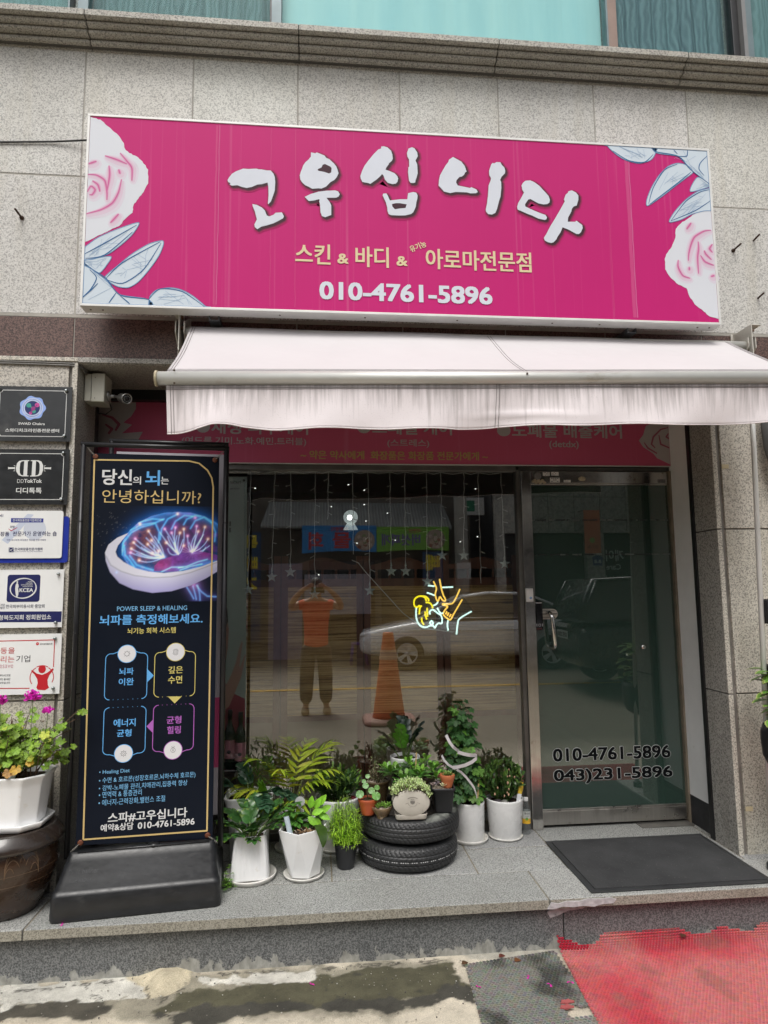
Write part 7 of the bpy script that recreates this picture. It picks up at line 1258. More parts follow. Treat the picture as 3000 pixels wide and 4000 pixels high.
# right cylinder pot with leaf cactus and tag
rnd = random.Random(40); t = pot_thing('leaf_cactus', 'green leaf cactus with yellow care tag in white cylinder pot near door', (1.098, -.125, S)); saucer(t, .100, .014, whs); roundpot(t, .093, .108, .218, whp, .006, .007); soil(t, .099, .196, seed=22)
bush(t, rnd, 60, .125, .095, .195, .445, (0.034, 0.075, 0.020), (0.075, 0.135, 0.03), .022, .038, -.005)
mb = MB()
for k in range(16): a = rnd.uniform(0, 6.28); mb.sphere((.10 * math.cos(a) * rnd.random(), -.06 + .05 * math.sin(a), .26 + .15 * rnd.random()), rnd.uniform(.004, .007), 8, 0, None, (1, 1, 1.5))
mb.build('dry_bud', M('dry_buds', (0.45, 0.28, 0.18), .8), t, True)
mb = MB(); mb.sphere((-.055, -.055, .208), .026, 12, 1, None, (1.2, .8, .8)); mb.sphere((-.02, -.075, .210), .026, 12, 0, None, (1, .8, .85)); mb.sphere((.03, -.075, .2), .03, 12, 2, None, (1.3, .7, .4)); mb.sphere((.042, -.085, .214), .007, 8, 3); mb.build('pebble', [M('grey_stone', (0.20, 0.2, 0.18), .4), M('purple_stone', (0.06, 0.05, 0.06), .4), M('moss', (0.08, 0.10, 0.02), .9), M('cream_stone', (0.65, 0.6, 0.45), .5)], t, True)
mb = MB(); T_ = Matrix.Translation((.062, -.07, .21)) @ Matrix.Rotation(R(12), 4, 'Y'); mb.box(-.012, 0, 0, .012, .0012, .05, 0, None, T_); mb.prism([(-.012, .05), (.012, .05), (.016, .085), (.010, .118), (.0, .112), (-.009, .118), (-.015, .09)], 0, .0014, lambda u, v, o: T_ @ Vector((u, -o + .001, v)), 1); mb.build('care_tag', [M('white_tag', (0.70, 0.72, 0.74), .4), M('yellow_tag', (0.62, 0.42, 0.04), .4, var=.3, vscale=60)], t, True)
# water bottle
t = thing('plastic_bottle', 'clear plastic drink bottle with yellow label standing by the door post', 'bottle', (1.236, -.092, S)); mb = MB(); mb.lathe([(.020, 0), (.024, .004), (.025, .02), (.0235, .05), (.025, .06), (.025, .135), (.022, .152), (.0135, .178), (.012, .182), (.012, .190)], 28, cap1=False); mb.build('body', glass('clear_plastic', (0.86, 0.88, 0.88), 1.4, (0.5, 0.52, 0.52), .12), t, True)
mb = MB(); mb.lathe([(.0145, .186), (.0150, .188), (.0150, .204), (.0135, .206), (.001, .206)], 24); mb.build('cap', M('white_cap', (0.72, 0.72, 0.72), .4), t, True)
mb = MB(); mb.lathe([(.0258, .062), (.0258, .090)], 28, mi=0, cap0=False, cap1=False); mb.lathe([(.0258, .0905), (.0258, .132)], 28, mi=1, cap0=False, cap1=False)
cyl = lambda u, v, o: ((.0262 + o) * math.sin(u / .0262), -(.0262 + o) * math.cos(u / .0262), v)
mb.text('옥수수', -.018, .112, .016, .128, cyl, .0002, 2, None, .02); mb.text('수염차', -.012, .100, .010, .109, cyl, .0002, 2); mb.disc(-.004, .090, .009, cyl, .0003, 3, None, 14); mb.build('label', [M('yellow_label', (0.70, 0.40, 0.03), .35, var=.25, vscale=50), M('pale_label', (0.55, 0.57, 0.55), .3), drk, M('green_label', (0.14, 0.33, 0.05), .4)], t, True)

# ------------------------------------------------------------------ jar, planter and geranium on the left
onggi = M('onggi_glaze', (0.040, 0.021, 0.012), .28, var=.4, vscale=6, stretch=(1, 1, 2), dirt=((.02, .014, .01), 5, .55), coat=.3); onglid = M('onggi_lid_glaze', (0.030, 0.022, 0.018), .25, var=.3, dirt=((.16, .08, .05), 9, .62), coat=.3)
JX, JY = -1.435, -.720
t = thing('onggi_jar', 'dark brown glazed earthenware jar with scratched leaf pattern under white planter', 'jar', (JX, JY, S)); mb = MB(); mb.lathe([(.125, 0.001), (.135, .006), (.165, .06), (.200, .14), (.218, .205), (.216, .26), (.203, .305), (.19, .325), (.18, .34), (.001, .34)], 72)
mb.build('body', onggi, t, True)
mb = MB(); mb.lathe([(.19, .326), (.222, .300), (.236, .306), (.238, .318), (.228, .338), (.205, .372), (.196, .379), (.188, .377), (.001, .372)], 72); mb.build('lid', onglid, t, True)
mb = MB()
def onj(a, z, off):
    zz_ = np.interp(z, [.06, .14, .205, .26, .305, .325], [.165, .200, .218, .216, .203, .19]); return ((zz_ + off) * math.sin(a), -(zz_ + off) * math.cos(a), z)
for ca, dirs in ((.30, (-1, 1)), (1.05, (-1,))):
    for s_ in dirs:
        for q in range(4):
            pts = [onj(ca + s_ * (.05 + (.16 + .10 * q) * (1 - math.cos(f * 2.6)) * .55), .200 + (.055 + .020 * q) * math.sin(f * 2.6) * .9 + .012 * q, .0006) for f in np.linspace(0, 1, 16)]; mb.tube(pts, .0016, 4)
for z, w_ in ((.212, .0007), (.165, .0006)): mb.tube([onj(a, z + .003 * math.sin(a * 2), .0003) for a in np.linspace(-1.4, 1.6, 40)], w_, 4)
mb.build('scratched_pattern', M('scratched_clay', (0.17, 0.105, 0.06), .5), t, True)
PX, PY_ = -1.455, -.735; PZ = S + .378
t = thing('geranium_planter', 'ribbed white planter of magenta flowering geranium standing on the brown jar', 'potted plant', (PX, PY_, PZ), 0, 'potted plants on the porch'); mb = MB()
def oct_(hw, hd, ch, z, rib=0):
    base = [(hw - ch, -hd), (hw, -hd + ch), (hw, hd - ch), (hw - ch, hd), (-hw + ch, hd), (-hw, hd - ch), (-hw, -hd + ch), (-hw + ch, -hd)]; o = []
    for i in range(8):
        (x0, y0), (x1, y1) = base[i - 1], base[i]
        for k in range(16): q = k / 16; m = 1 - rib * (k % 2); o.append(((x0 + (x1 - x0) * q) * m, (y0 + (y1 - y0) * q) * m, z))
    return o
mb.loft([oct_(.180, .125, .062, 0), oct_(.188, .132, .064, .004), oct_(.202, .142, .066, .030), oct_(.200, .140, .066, .034), oct_(.184, .128, .062, .012)]); mb.build('saucer', whd, t, True)
mb = MB(); mb.loft([oct_(.162, .108, .055, .012), oct_(.165, .110, .056, .018), oct_(.170, .116, .058, .06, .012), oct_(.186, .130, .062, .19, .012), oct_(.190, .133, .063, .215), oct_(.202, .142, .066, .232), oct_(.204, .144, .066, .240), oct_(.198, .139, .066, .242), oct_(.188, .131, .064, .232), oct_(.183, .127, .062, .19)]); mb.build('pot', whd, t, True); soil(t, .165, .208, .72, bumpy=.012, seed=30)
rnd = random.Random(50); mb = MB(); st = MB(); sb = MB()
tips = []
for k in range(62):
    x = rnd.uniform(-.16, .16); y = rnd.uniform(-.09, .07); lean = Vector((rnd.gauss(.02, .07), rnd.gauss(-.03, .05), rnd.uniform(.10, .30))); p = Vector((x, y, .205)); q = p + lean
    if k < 6: q = Vector((.26 + .03 * k / 2, rnd.uniform(-.10, .0), .30 + .045 * k))
    m_ = p.lerp(q, .5) + Vector((rnd.gauss(0, .015), rnd.gauss(0, .015), .02)); sb.tube([p, m_, q], [.003, .0024, .0016], 5); tips.append(q)
    for j in range(12):
        s_ = rnd.uniform(.25, 1.05); w_ = (p.lerp(m_, s_ * 2) if s_ < .5 else m_.lerp(q, (s_ - .5) * 2)); a = rnd.uniform(0, 6.28); d = Vector((math.cos(a), math.sin(a) - .35, rnd.uniform(-.25, .5))).normalized(); e = w_ + d * rnd.uniform(.015, .05); st.tube([w_, e], .0009, 4)
        lobed(mb, e, Vector((d.x * .5, d.y * .5 - .5, .75)), d, rnd.uniform(.013, .030), 5, .24, vary((0.125, 0.205, 0.022) if rnd.random() < .86 else (0.24, 0.28, 0.035), rnd, .38), .2, rnd, 0, .07, 310)
for p_, r_, c in (((-.03, -.135, .27), .042, (0.13, 0.25, 0.03)), ((-.09, -.15, .25), .036, (0.14, 0.26, 0.03)), ((.10, -.14, .285), .03, (0.60, 0.36, 0.04)), ((.155, -.13, .31), .022, (0.62, 0.38, 0.03)), ((.07, -.14, .272), .03, (0.42, 0.22, 0.06))): lobed(mb, p_, (.1, -.8, .5), (0, -.2, -1), r_, 5, .22, c, .12, rnd, 0, .06, 320)
mb.build('foliage', LS, t, True); st.build('stem', stemg, t, True); sb.build('stem', stemb, t, True)
def bloom(pos, r, rnd, n):
    mb = MB()
    for k in range(n):
        d = rdir(rnd, -20, 80); d.y -= .5; p = Vector(pos) + d.normalized() * r * rnd.uniform(.25, .9)
        for j in range(4): leaf(mb, p, rdir(rnd, -10, 70) + d * .5, d, .020, .018, .5, 'spoon', vary((0.46, 0.018, 0.36), rnd, .3), 3, .3)
    return mb
for i, (x, y, z, r, n) in enumerate(((.135, -.08, .585, .036, 26), (-.005, -.09, .572, .026, 14), (.212, -.10, .525, .022, 11), (-.055, -.07, .552, .016, 8), (-.082, -.10, .478, .022, 9))):
    bloom((x, y, z), r, rnd, n).build('flower', leafmat('petal', .5, .3), t, True); mb = MB(); mb.tube([(x * .7, y * .5, .30), (x * .95, y * .8, .45), (x, y, z)], .0016, 5); mb.build('flower_stalk', stemg, t, True)
mb = MB()
for k in range(14):
    q = Vector((rnd.uniform(-.12, .26), rnd.uniform(-.1, 0), rnd.uniform(.42, .62))); mb.tube([q - Vector((.01, 0, .08)), q], .001, 4)
    for j in range(5): d = rdir(rnd, 10, 80); leaf(mb, q, d, (0, 0, 1), .013, .004, .3, 'lance', (0.13, 0.07, 0.04), 2)
mb.build('dry_flower', LS, t, True)
mb = MB(); T_ = Matrix.Translation((.058, -.11, .20)) @ Matrix.Rotation(R(18), 4, 'Y') @ Matrix.Rotation(R(-8), 4, 'X'); mb.loft([[T_ @ Vector((.013 * math.cos(R(a)), .011 * math.sin(R(a)), z)) for a in range(0, 360, 20)] for z in (0, .01, .062, .065)]); mb.build('watering_tube', M('frosted_grey_plastic', (0.48, 0.53, 0.53), .3), t, True)
# ------------------------------------------------------------------ small fittings on the facade
cream = M('cream_plastic', (0.50, 0.49, 0.42), .5, var=.06, dirt=((.32, .29, .2), 9, .66)); blkcable = M('black_cable', (0.02, 0.02, 0.02), .5)
t = thing('security_camera', 'small silver bullet security camera on a cream junction box beside fascia', 'camera', (-1.2, -.38, 2.66))
mb = MB(); mb.box(-1.272, -.455, 2.588, -1.235, -.335, 2.742); mb.box(-1.234, -.458, 2.585, -1.165, -.332, 2.745); mb.build('junction_box', cream, t, bevel=.004)
mb = MB(); mb.box(-1.2355, -.46, 2.60, -1.2335, -.4585, 2.735); mb.sphere((-1.215, -.459, 2.72), .003, 8); mb.sphere((-1.215, -.459, 2.605), .003, 8); mb.build('box_hinge', greyfr, t)
mb = MB(); mb.lathe([(.030, 0), (.030, .008), (.012, .012), (.010, .03), (.012, .034)], 20); o = mb.build('mount', M('camera_silver', (0.36, 0.36, 0.35), .35, .8), t); o.data.transform(Matrix.Translation((-1.166, -.39, 2.635)) @ Matrix.Rotation(R(90), 4, 'Y'))
mb = MB(); mb.tube([(-1.14, -.39, 2.635), (-1.10, -.405, 2.628), (-1.085, -.42, 2.622)], .008, 8); mb.sphere((-1.135, -.39, 2.635), .012, 10); mb.build('arm', MATS['camera_silver'], t)
A = Vector((-1.095, -.40, 2.625)); Dd = Vector((.075, -.10, -.035)).normalized(); rot = Dd.to_track_quat('Z', 'Y').to_matrix().to_4x4()
mb = MB(); mb.lathe([(.001, -.004), (.020, -.002), (.024, .01), (.025, .075), (.029, .085), (.029, .098), (.026, .100), (.023, .094), (.001, .094)], 28); o = mb.build('camera_body', MATS['camera_silver'], t); o.data.transform(Matrix.Translation(A) @ rot)
mb = MB(); mb.lathe([(.0225, .0945), (.0225, .0955), (.001, .0955)], 24); mb.lathe([(.009, .0956), (.009, .099), (.006, .0995), (.001, .098)], 16)
for k in range(12): mb.lathe([(.0024, .0956), (.002, .0975), (.0004, .0978)], 8, (.0155 * math.cos(R(30 * k)), .0155 * math.sin(R(30 * k)), 0), 1)
o = mb.build('lens', [M('lens_black', (0.01, 0.01, 0.012), .1), M('led_grey', (0.3, 0.3, 0.3), .2)], t); o.data.transform(Matrix.Translation(A) @ rot)
mb = MB(); mb.tube([(-1.17, -.36, 2.62), (-1.155, -.35, 2.57), (-1.19, -.34, 2.545), (-1.235, -.33, 2.555), (-1.255, -.30, 2.60)], .004, 6); mb.build('cable', blkcable, t)
def wire(name, label, pts, r, m, cat='cable', group=None): mb = MB(); mb.tube(pts, r, 6); return tag(mb.build(name, m), label, cat, group)
wire('wall_cable', 'thin black cable crossing bare granite into left edge of signboard', [(-2.6, F - .008, 4.06), (-2.1, F - .008, 4.0), (-1.73, F - .008, 4.008), (-1.45, F - .010, 4.026), (-1.27, F - .03, 4.031), (-1.19, -.70, 4.03)], .005, blkcable)
gcab = M('grey_cable', (0.16, 0.155, 0.145), .6)
t = thing('cable_bundle', 'grey cable pair lying along the ledge above the plaques', 'cable', (-1.6, F, 2.76))
for k, dz in enumerate((0, .011)):
    mb = MB(); mb.tube([(-2.8, F - .008, 2.765 - dz), (-2.0, F - .008, 2.771 - dz), (-1.5, F - .008, 2.766 - dz), (-1.30, F - .010, 2.762 - dz), (-1.262, F + .02, 2.758 - dz), (-1.262, -.40, 2.752 - dz * 2), (-1.262, -.30, 2.75 - dz * 2)], .0045, 6); mb.build('cable', gcab, t)
rusty = M('rusty_steel', (0.075, 0.045, 0.032), .75, .4, var=.4, vscale=40)
for i, (x, z, x2, z2, L, lab) in enumerate(((-1.603, 3.577, -.24, .55, .075, 'rusty anchor bolt in the granite beside the left end of signboard'), (2.495, 3.559, .3, .45, .07, 'rusty anchor bolt with washer close to right edge of signboard'), (2.633, 3.628, -.2, -.1, .06, 'short rusty bolt highest on the granite at right of signboard'), (2.631, 3.261, -.2, -.2, .06, 'short rusty bolt low at right with orange rust run below it'))):
    t = thing('anchor_bolt', lab, 'bolt', (x, F, z), 0, 'rusty bolts in the facade'); mb = MB(); mb.tube([(x, F + .01, z), (x + x2 * .02, F - L, z + .008)], .0055, 8); mb.build('rod', rusty, t)
    if i in (0, 1):
        mb = MB(); mb.lathe([(.013, 0), (.013, .004), (.009, .0045), (.009, .012), (.001, .012)], 6); o = mb.build('nut', rusty, t); o.data.transform(Matrix.Translation((x, F, z)) @ Matrix.Rotation(R(90), 4, 'X'))
note = M('yellowed_paper', (0.56, 0.48, 0.31), .8, var=.08)
for z, x, lab in ((2.235, 2.345, 'small yellowed paper tab stuck high on the right granite pier'), (.337, 2.345, 'small yellowed paper tab stuck near the foot of right pier')):
    mb = MB(); mb.box(x - .02, F - .004, z - .012, x + .022, F - .0015, z + .012); tag(mb.build('paper_tab', note), lab, 'paper', 'paper tabs on the right pier')
t = thing('doorbell', 'white doorbell with blue ring button on the steel door post', 'doorbell', (1.31, -.06, 1.5)); mb = MB(); mb.box(1.288, -.078, 1.461, 1.336, -.0555, 1.546); mb.build('housing', M('white_bell_plastic', (0.62, 0.62, 0.61), .4), t, bevel=.007)
mb = MB(); mb.box(1.303, -.0795, 1.473, 1.328, -.0785, 1.510, 2); mb.lathe([(.0075, 0), (.007, .002), (.001, .002)], 20, mi=0); vv = mb.v[8:]; mb.v[8:] = [(1.3155 + p[0], -.0797 - p[2], 1.486 + p[1]) for p in vv]; mb.disc(1.3155, 1.486, .0028, onY(-.082), 0, 1, None, 12); mb.build('button', [M('bell_blue', (0.05, 0.24, 0.55), .3), whp, M('bell_plate', (0.66, 0.66, 0.65), .4)], t)
# ------------------------------------------------------------------ mats
t = thing('door_mat', 'dark charcoal rubber backed entrance mat before the glass door', 'mat', (1.77, -.57, S + .002), 0); m, nt_, b = nmat('charcoal_mat'); v = coords(nt_, (1, 1, 1)); wv = N(nt_, "ShaderNodeTexWave", wave_type='BANDS', bands_direction='X'); wv.inputs["Scale"].default_value = 46; wv.inputs["Distortion"].default_value = .8; nt_.links.new(v, wv.inputs["Vector"])
cc = ramp(nt_, noise(nt_, v, 5, 5), [(.3, (0.022, 0.023, 0.025)), (.7, (0.045, 0.046, 0.048))]); cc = mixc(nt_, ramp(nt_, noise(nt_, v, 120, 2), [(.68, (0, 0, 0)), (.74, (.5, .5, .5))]), cc, (0.2, 0.19, 0.17)); nt_.links.new(cc, b.inputs["Base Color"]); b.inputs["Roughness"].default_value = .9; bump(nt_, b, wv.outputs[0], .5, .003)
mb = MB(); mb.box(-.445, -.30, .002, .435, .298, .011); mb.build('pile', m, t, True, bevel=.002); mb = MB()
for x0, y0, x1, y1 in ((-.475, -.33, .46, -.301), (-.475, .299, .46, .325), (-.475, -.30, -.446, .298), (.436, -.30, .46, .298)): mb.box(x0, y0, .001, x1, y1, .007)
mb.build('rubber_edge', M('rubber_edge', (0.03, 0.031, 0.033), .5, var=.2), t, True, bevel=.002)
def honeycomb(name, label, corners, cell, wall, th, cfn, hfn, rough, cut=None):
    mb = MB(); (ax, ay), (bx, by), (cx, cy), (dx, dy) = corners; Wd = math.hypot(bx - ax, by - ay); Ht = math.hypot(dx - ax, dy - ay); nx = int(Wd / cell); ny = int(Ht / (cell * .866)); rnd = random.Random(8)
    for j in range(ny):
        for i in range(nx):
            u = (i + .5 * (j % 2) + .5) / (nx + .5); v_ = (j + .5) / ny; x = (ax * (1 - u) + bx * u) * (1 - v_) + (dx * (1 - u) + cx * u) * v_; y = (ay * (1 - u) + by * u) * (1 - v_) + (dy * (1 - u) + cy * u) * v_
            if cut and cut(x, y): continue
            z = hfn(x, y); ro = cell / math.sqrt(3) * 1.0; ri = ro - wall; c = cfn(x, y, rnd); O = []; I_ = []; Ib = []
            for k in range(6):
                a = R(60 * k + 30); O.append((x + ro * math.cos(a), y + ro * math.sin(a), z + th)); I_.append((x + ri * math.cos(a), y + ri * math.sin(a), z + th)); Ib.append((x + ri * math.cos(a), y + ri * math.sin(a), z + .0005))
            mb.add(O + I_ + Ib, [(k, (k + 1) % 6, 6 + (k + 1) % 6, 6 + k) for k in range(6)] + [(6 + k, 6 + (k + 1) % 6, 12 + (k + 1) % 6, 12 + k) for k in range(6)], 0, c)
    # side skirts
    return tag(mb.build(name, colmat(name + '_vinyl', rough, .4)), label, 'mat')
def hump(x, y):
    b_ = gz(y) + .004
    if y > -1.02: b_ += (y + 1.02) ** 2 * 2.6
    return b_ + .010 * max(0, math.sin(x * 7 + 1)) * max(0, 1 - abs(y + 1.1) / .3)
def redc(x, y, r):
    n = float(fbm(np.array([x]), np.array([y]), 3.2, 4, 2)[0]); n2 = float(fbm(np.array([x]), np.array([y]), 9, 3, 6)[0]); f = max(0, min(1, (n - .36) * 4)); c = [(1 - f) * a + f * b_ for a, b_ in zip((0.56, 0.07, 0.095), (0.60, 0.185, 0.185))]
    if n2 > .60: q = min(.6, (n2 - .60) * 4); c = [a * (1 - q) + b_ * q for a, b_ in zip(c, (0.36, 0.14, 0.125))]
    if y > -.96 and x < 1.25: c = [.42, .02, .045]
    return tuple(a * r.uniform(.85, 1.12) for a in c)
def greyc(x, y, r):
    n = float(fbm(np.array([x]), np.array([y]), 5, 4, 12)[0]); k = .75 + .6 * n; c = [.21 * k, .213 * k, .19 * k]
    if n < .42: q = min(1, (.42 - n) * 8); c = [a * (1 - .6 * q) for a in c]
    return tuple(a * r.uniform(.85, 1.1) for a in c)
edge_cut = lambda x, y: y > -.895 + .025 * math.sin(x * 9) + .02 * math.sin(x * 23 + 1)
honeycomb('red_mat', 'faded red vinyl honeycomb mat on the street, curling against the riser', [(1.118, -.86), (2.9, -.86), (2.9, -2.0), (1.02, -2.0)], .0145, .0026, .007, redc, lambda x, y: hump(x, y) + .004, .5, edge_cut)
honeycomb('grey_mat', 'worn dark grey honeycomb drainage mat on the street beside the red mat', [(.655, -1.0), (1.095, -.945), (1.13, -2.0), (.58, -2.0)], .0165, .0032, .007, greyc, lambda x, y: gz(y) + .004 + (max(0, y + 1.05) * .10), .6, lambda x, y: (abs(x - 1.03) < .05 and abs(y + 1.40) < .035))
scr = M('red_mat_scrap', (0.40, 0.10, 0.10), .5)
for i, (x, y) in enumerate(((.985, -1.37), (1.0, -1.335))):
    mb = MB(); mb.prism([(x + .03 * math.cos(R(a)) * (1 + .3 * math.sin(a)), y + .013 * math.sin(R(a)) * (1 + .3 * math.cos(a * 2))) for a in range(0, 360, 24)], 0, .005, lambda u, v, o: (u, v, gz(v) + .0125 + o)); tag(mb.build('mat_scrap', scr), ('torn scrap of red vinyl on grey mat, the one farther from step', 'torn scrap of red vinyl on grey mat, the one nearer the step')[i], 'scrap', 'red scraps on the grey mat')
# fallen petals and leaves
petm = leafmat('petal', .5, .3); rnd = random.Random(60)
for x, y, z, lab in ((-1.115, -.895, S, 'magenta petal fallen on the porch edge beside the banner base'), (-.03, -1.06, None, 'magenta petal fallen on the stained concrete below the porch'), (.67, -1.18, .012, 'magenta petal on the grey mat near its left edge'), (.91, -1.13, .012, 'pink petal scrap in the middle of the grey mat'), (1.07, -1.19, .012, 'magenta petal on the grey mat at the edge of the red mat'), (.98, -1.20, .012, 'dark magenta petal lying on the dirty patch of grey mat')):
    zz0 = (gz(y) + (z or .006)) if z != S else S + .001; mb = MB()
    for k in range(2): leaf(mb, (x, y, zz0 + .001), (math.cos(k * 2 + x * 9), math.sin(k * 2 + x * 9), .3), (0, 0, 1), .018, .013, .7, 'spoon', vary((0.48, 0.02, 0.30), rnd), 3, .3)
    tag(mb.build('fallen_petal', petm), lab, 'petal', 'fallen petals')
for x, y, dz, c, lab in ((.84, -.965, .015, (0.16, 0.045, 0.035), 'dark red dead leaf by the riser at back of grey mat'), (.90, -1.01, .016, (0.22, 0.09, 0.04), 'curled brown dead leaf on back part of grey mat'), (.66, -1.0, .014, (0.13, 0.07, 0.04), 'small dead leaf at the back left corner of grey mat'), (1.72, -.95, .045, (0.12, 0.05, 0.03), 'brown dead leaf lying on the red mat near the riser'), (2.20, -.50, None, (0.16, 0.10, 0.05), 'dry brown leaf scrap at the foot of the right reveal')):
    zz0 = (gz(y) + dz) if dz else S + .002; mb = MB(); leaf(mb, (x - .018, y, zz0 + .001), (1, .4, .25), (0, -.1, 1), .036, .024, .5, 'oval', c, 5, .25); leaf(mb, (x, y + .008, zz0 + .002), (-.6, .8, .2), (0, 0, 1), .022, .015, .3, 'oval', c, 4, .2); tag(mb.build('dead_leaf', LS), lab, 'leaf', 'dead leaves on the ground')
# ------------------------------------------------------------------ right edge: pole, plant, grey cover
t = thing('white_pole', 'slim white pole with black straps at the right pier', 'pole', (2.37, -.75, S)); mb = MB(); mb.tube([(2.322, -.75, S), (2.392, -.75, 2.30), (2.397, -.75, 2.54)], .0135, 12); mb.build('shaft', M('white_pole_paint', (0.68, 0.68, 0.66), .35, var=.04), t)
for a, z0, z1 in ((2.375, 1.345, 1.475), (2.372, .80, 1.13)): mb = MB(); mb.box(a, -.79, z0, 2.43, -.71, z1); mb.build('strap', M('black_webbing', (0.015, 0.015, 0.017), .8, bstr=.3, bscale=300), t, bevel=.008)
mb = MB(); mb.lathe([(.03, .0), (.03, .03), (.018, .04)], 24, (2.325, -.75, S + .001)); mb.build('pole_base', blkp, t)
t = thing('variegated_plant', 'broad leaved plant with cream edged leaves in a black grow bag by white pole', 'potted plant', (2.42, -.83, S), 0, 'potted plants on the porch'); mb = MB(); mb.loft([[(.12 * f * math.cos(R(a)) * (1 + .06 * math.sin(R(a * 5))), .12 * f * math.sin(R(a)) * (1 + .06 * math.sin(R(a * 5))), z) for a in range(0, 360, 12)] for f, z in ((.5, .50), (.9, .53), (1.08, .58), (1.12, .66), (1.10, .70), (1.0, .735), (.9, .69))]); mb.build('grow_bag', M('black_grow_bag', (0.018, 0.018, 0.02), .45, bstr=.5, bscale=18), t, True); soil(t, .115, .70, seed=33)
rnd = random.Random(70); mb = MB(); st = MB()
for k in range(40):
    a = rnd.uniform(0, 6.28); h = rnd.uniform(.70, 1.0); p = Vector((.10 * rnd.random() * math.cos(a), .10 * rnd.random() * math.sin(a), h)); d = Vector((math.cos(a), math.sin(a) - .2, rnd.uniform(-.3, .5))); st.tube([(0, 0, .69), p], .0035, 5); leaf(mb, p + d.normalized() * .02 + Vector((0, 0, .001)), d, (0, 0, 1), .088, .064, .5, 'oval', (0.34, 0.40, 0.14), 6, .15); leaf(mb, p + d.normalized() * .023 + Vector((0, -.0015, .0022)), d, (0, 0, 1), .078, .050, .5, 'oval', vary((0.085, 0.19, 0.03), rnd), 6, .15)
mb.build('foliage', LG, t, True); st.build('stem', stemg, t, True); t = thing('plant_stand', 'dark slim stand carrying the variegated plant at the right edge', 'stand', (2.5, -.80, S)); mb = MB(); mb.lathe([(.07, .001), (.07, .02), (.02, .04), (.02, .47), (.06, .499)], 20); mb.build('column', blkp, t, True)
t = thing('rolled_cover', 'grey cloth cover with a teal cord hanging at the right edge', 'cover', (2.65, -.62, 2.3)); mb = MB(); mb.loft([[(2.60 + dx + r * math.cos(R(a)) * (1 + .15 * math.sin(R(a * 3))), -.64 + .6 * r * math.sin(R(a)), z) for a in range(0, 360, 20)] for z, r, dx in ((2.62, .05, .0), (2.45, .07, .005), (2.33, .068, .01), (2.22, .052, .02), (2.165, .036, .035), (2.15, .02, .04))]); mb.build('cloth', M('grey_cover_cloth', (0.10, 0.10, 0.10), .7, var=.2, bstr=.3, bscale=14), t); mb = MB(); mb.tube([(2.555, -.70, 2.42), (2.545, -.70, 2.34), (2.56, -.69, 2.30), (2.55, -.70, 2.27)], .006, 6); mb.build('cord', M('teal_cord', (0.02, 0.12, 0.14), .7), t)

# ------------------------------------------------------------------ behind the glass
wood = M('dark_reddish_wood', (0.15, 0.058, 0.036), .4, var=.3, vscale=5, stretch=(3, 3, .4)); 
def bamboo_mat():
    m, t, b = nmat('woven_reed'); g = N(t, "ShaderNodeSeparateXYZ"); v = coords(t); t.links.new(v, g.inputs[0])
    n1 = noise(t, coords(t, (.9, 1, 46)), 2.0, 3, .7); n2 = noise(t, coords(t, (16, 1, 160)), 2, 3); n3 = noise(t, coords(t, (1, 1, 14)), 1.5, 2)
    cc = ramp(t, n1, [(.30, (0.05, 0.024, 0.008)), (.43, (0.42, 0.25, 0.10)), (.60, (0.74, 0.52, 0.25)), (.78, (0.30, 0.17, 0.06))]); cc = mixc(t, ramp(t, n2, [(.58, (0, 0, 0)), (.7, (.7, .7, .7))]), cc, (0.75, 0.58, 0.34)); cc = mixc(t, 1.0, cc, ramp(t, n3, [(.3, (.65, .6, .55)), (.6, (1, 1, 1))]), 'MULTIPLY')
    t.links.new(cc, b.inputs["Base Color"]); b.inputs["Roughness"].default_value = .7; bump(t, b, n1, .6, .004); return m
reed = bamboo_mat(); lowp = M('beige_lower_panel', (0.20, 0.155, 0.085), .6, var=.12, vscale=3)
t = thing('folding_screen', 'folding screen of dark wood frames with woven reed panels behind window glass', 'folding screen', (.3, .36, S)); SCR = t
pp = SCREEN['posts']; zt, zs_, zsp, zr_, zb_ = 1.80, 1.703, 1.629, 1.579, .7335
pp = [pp[0] - .52] + pp
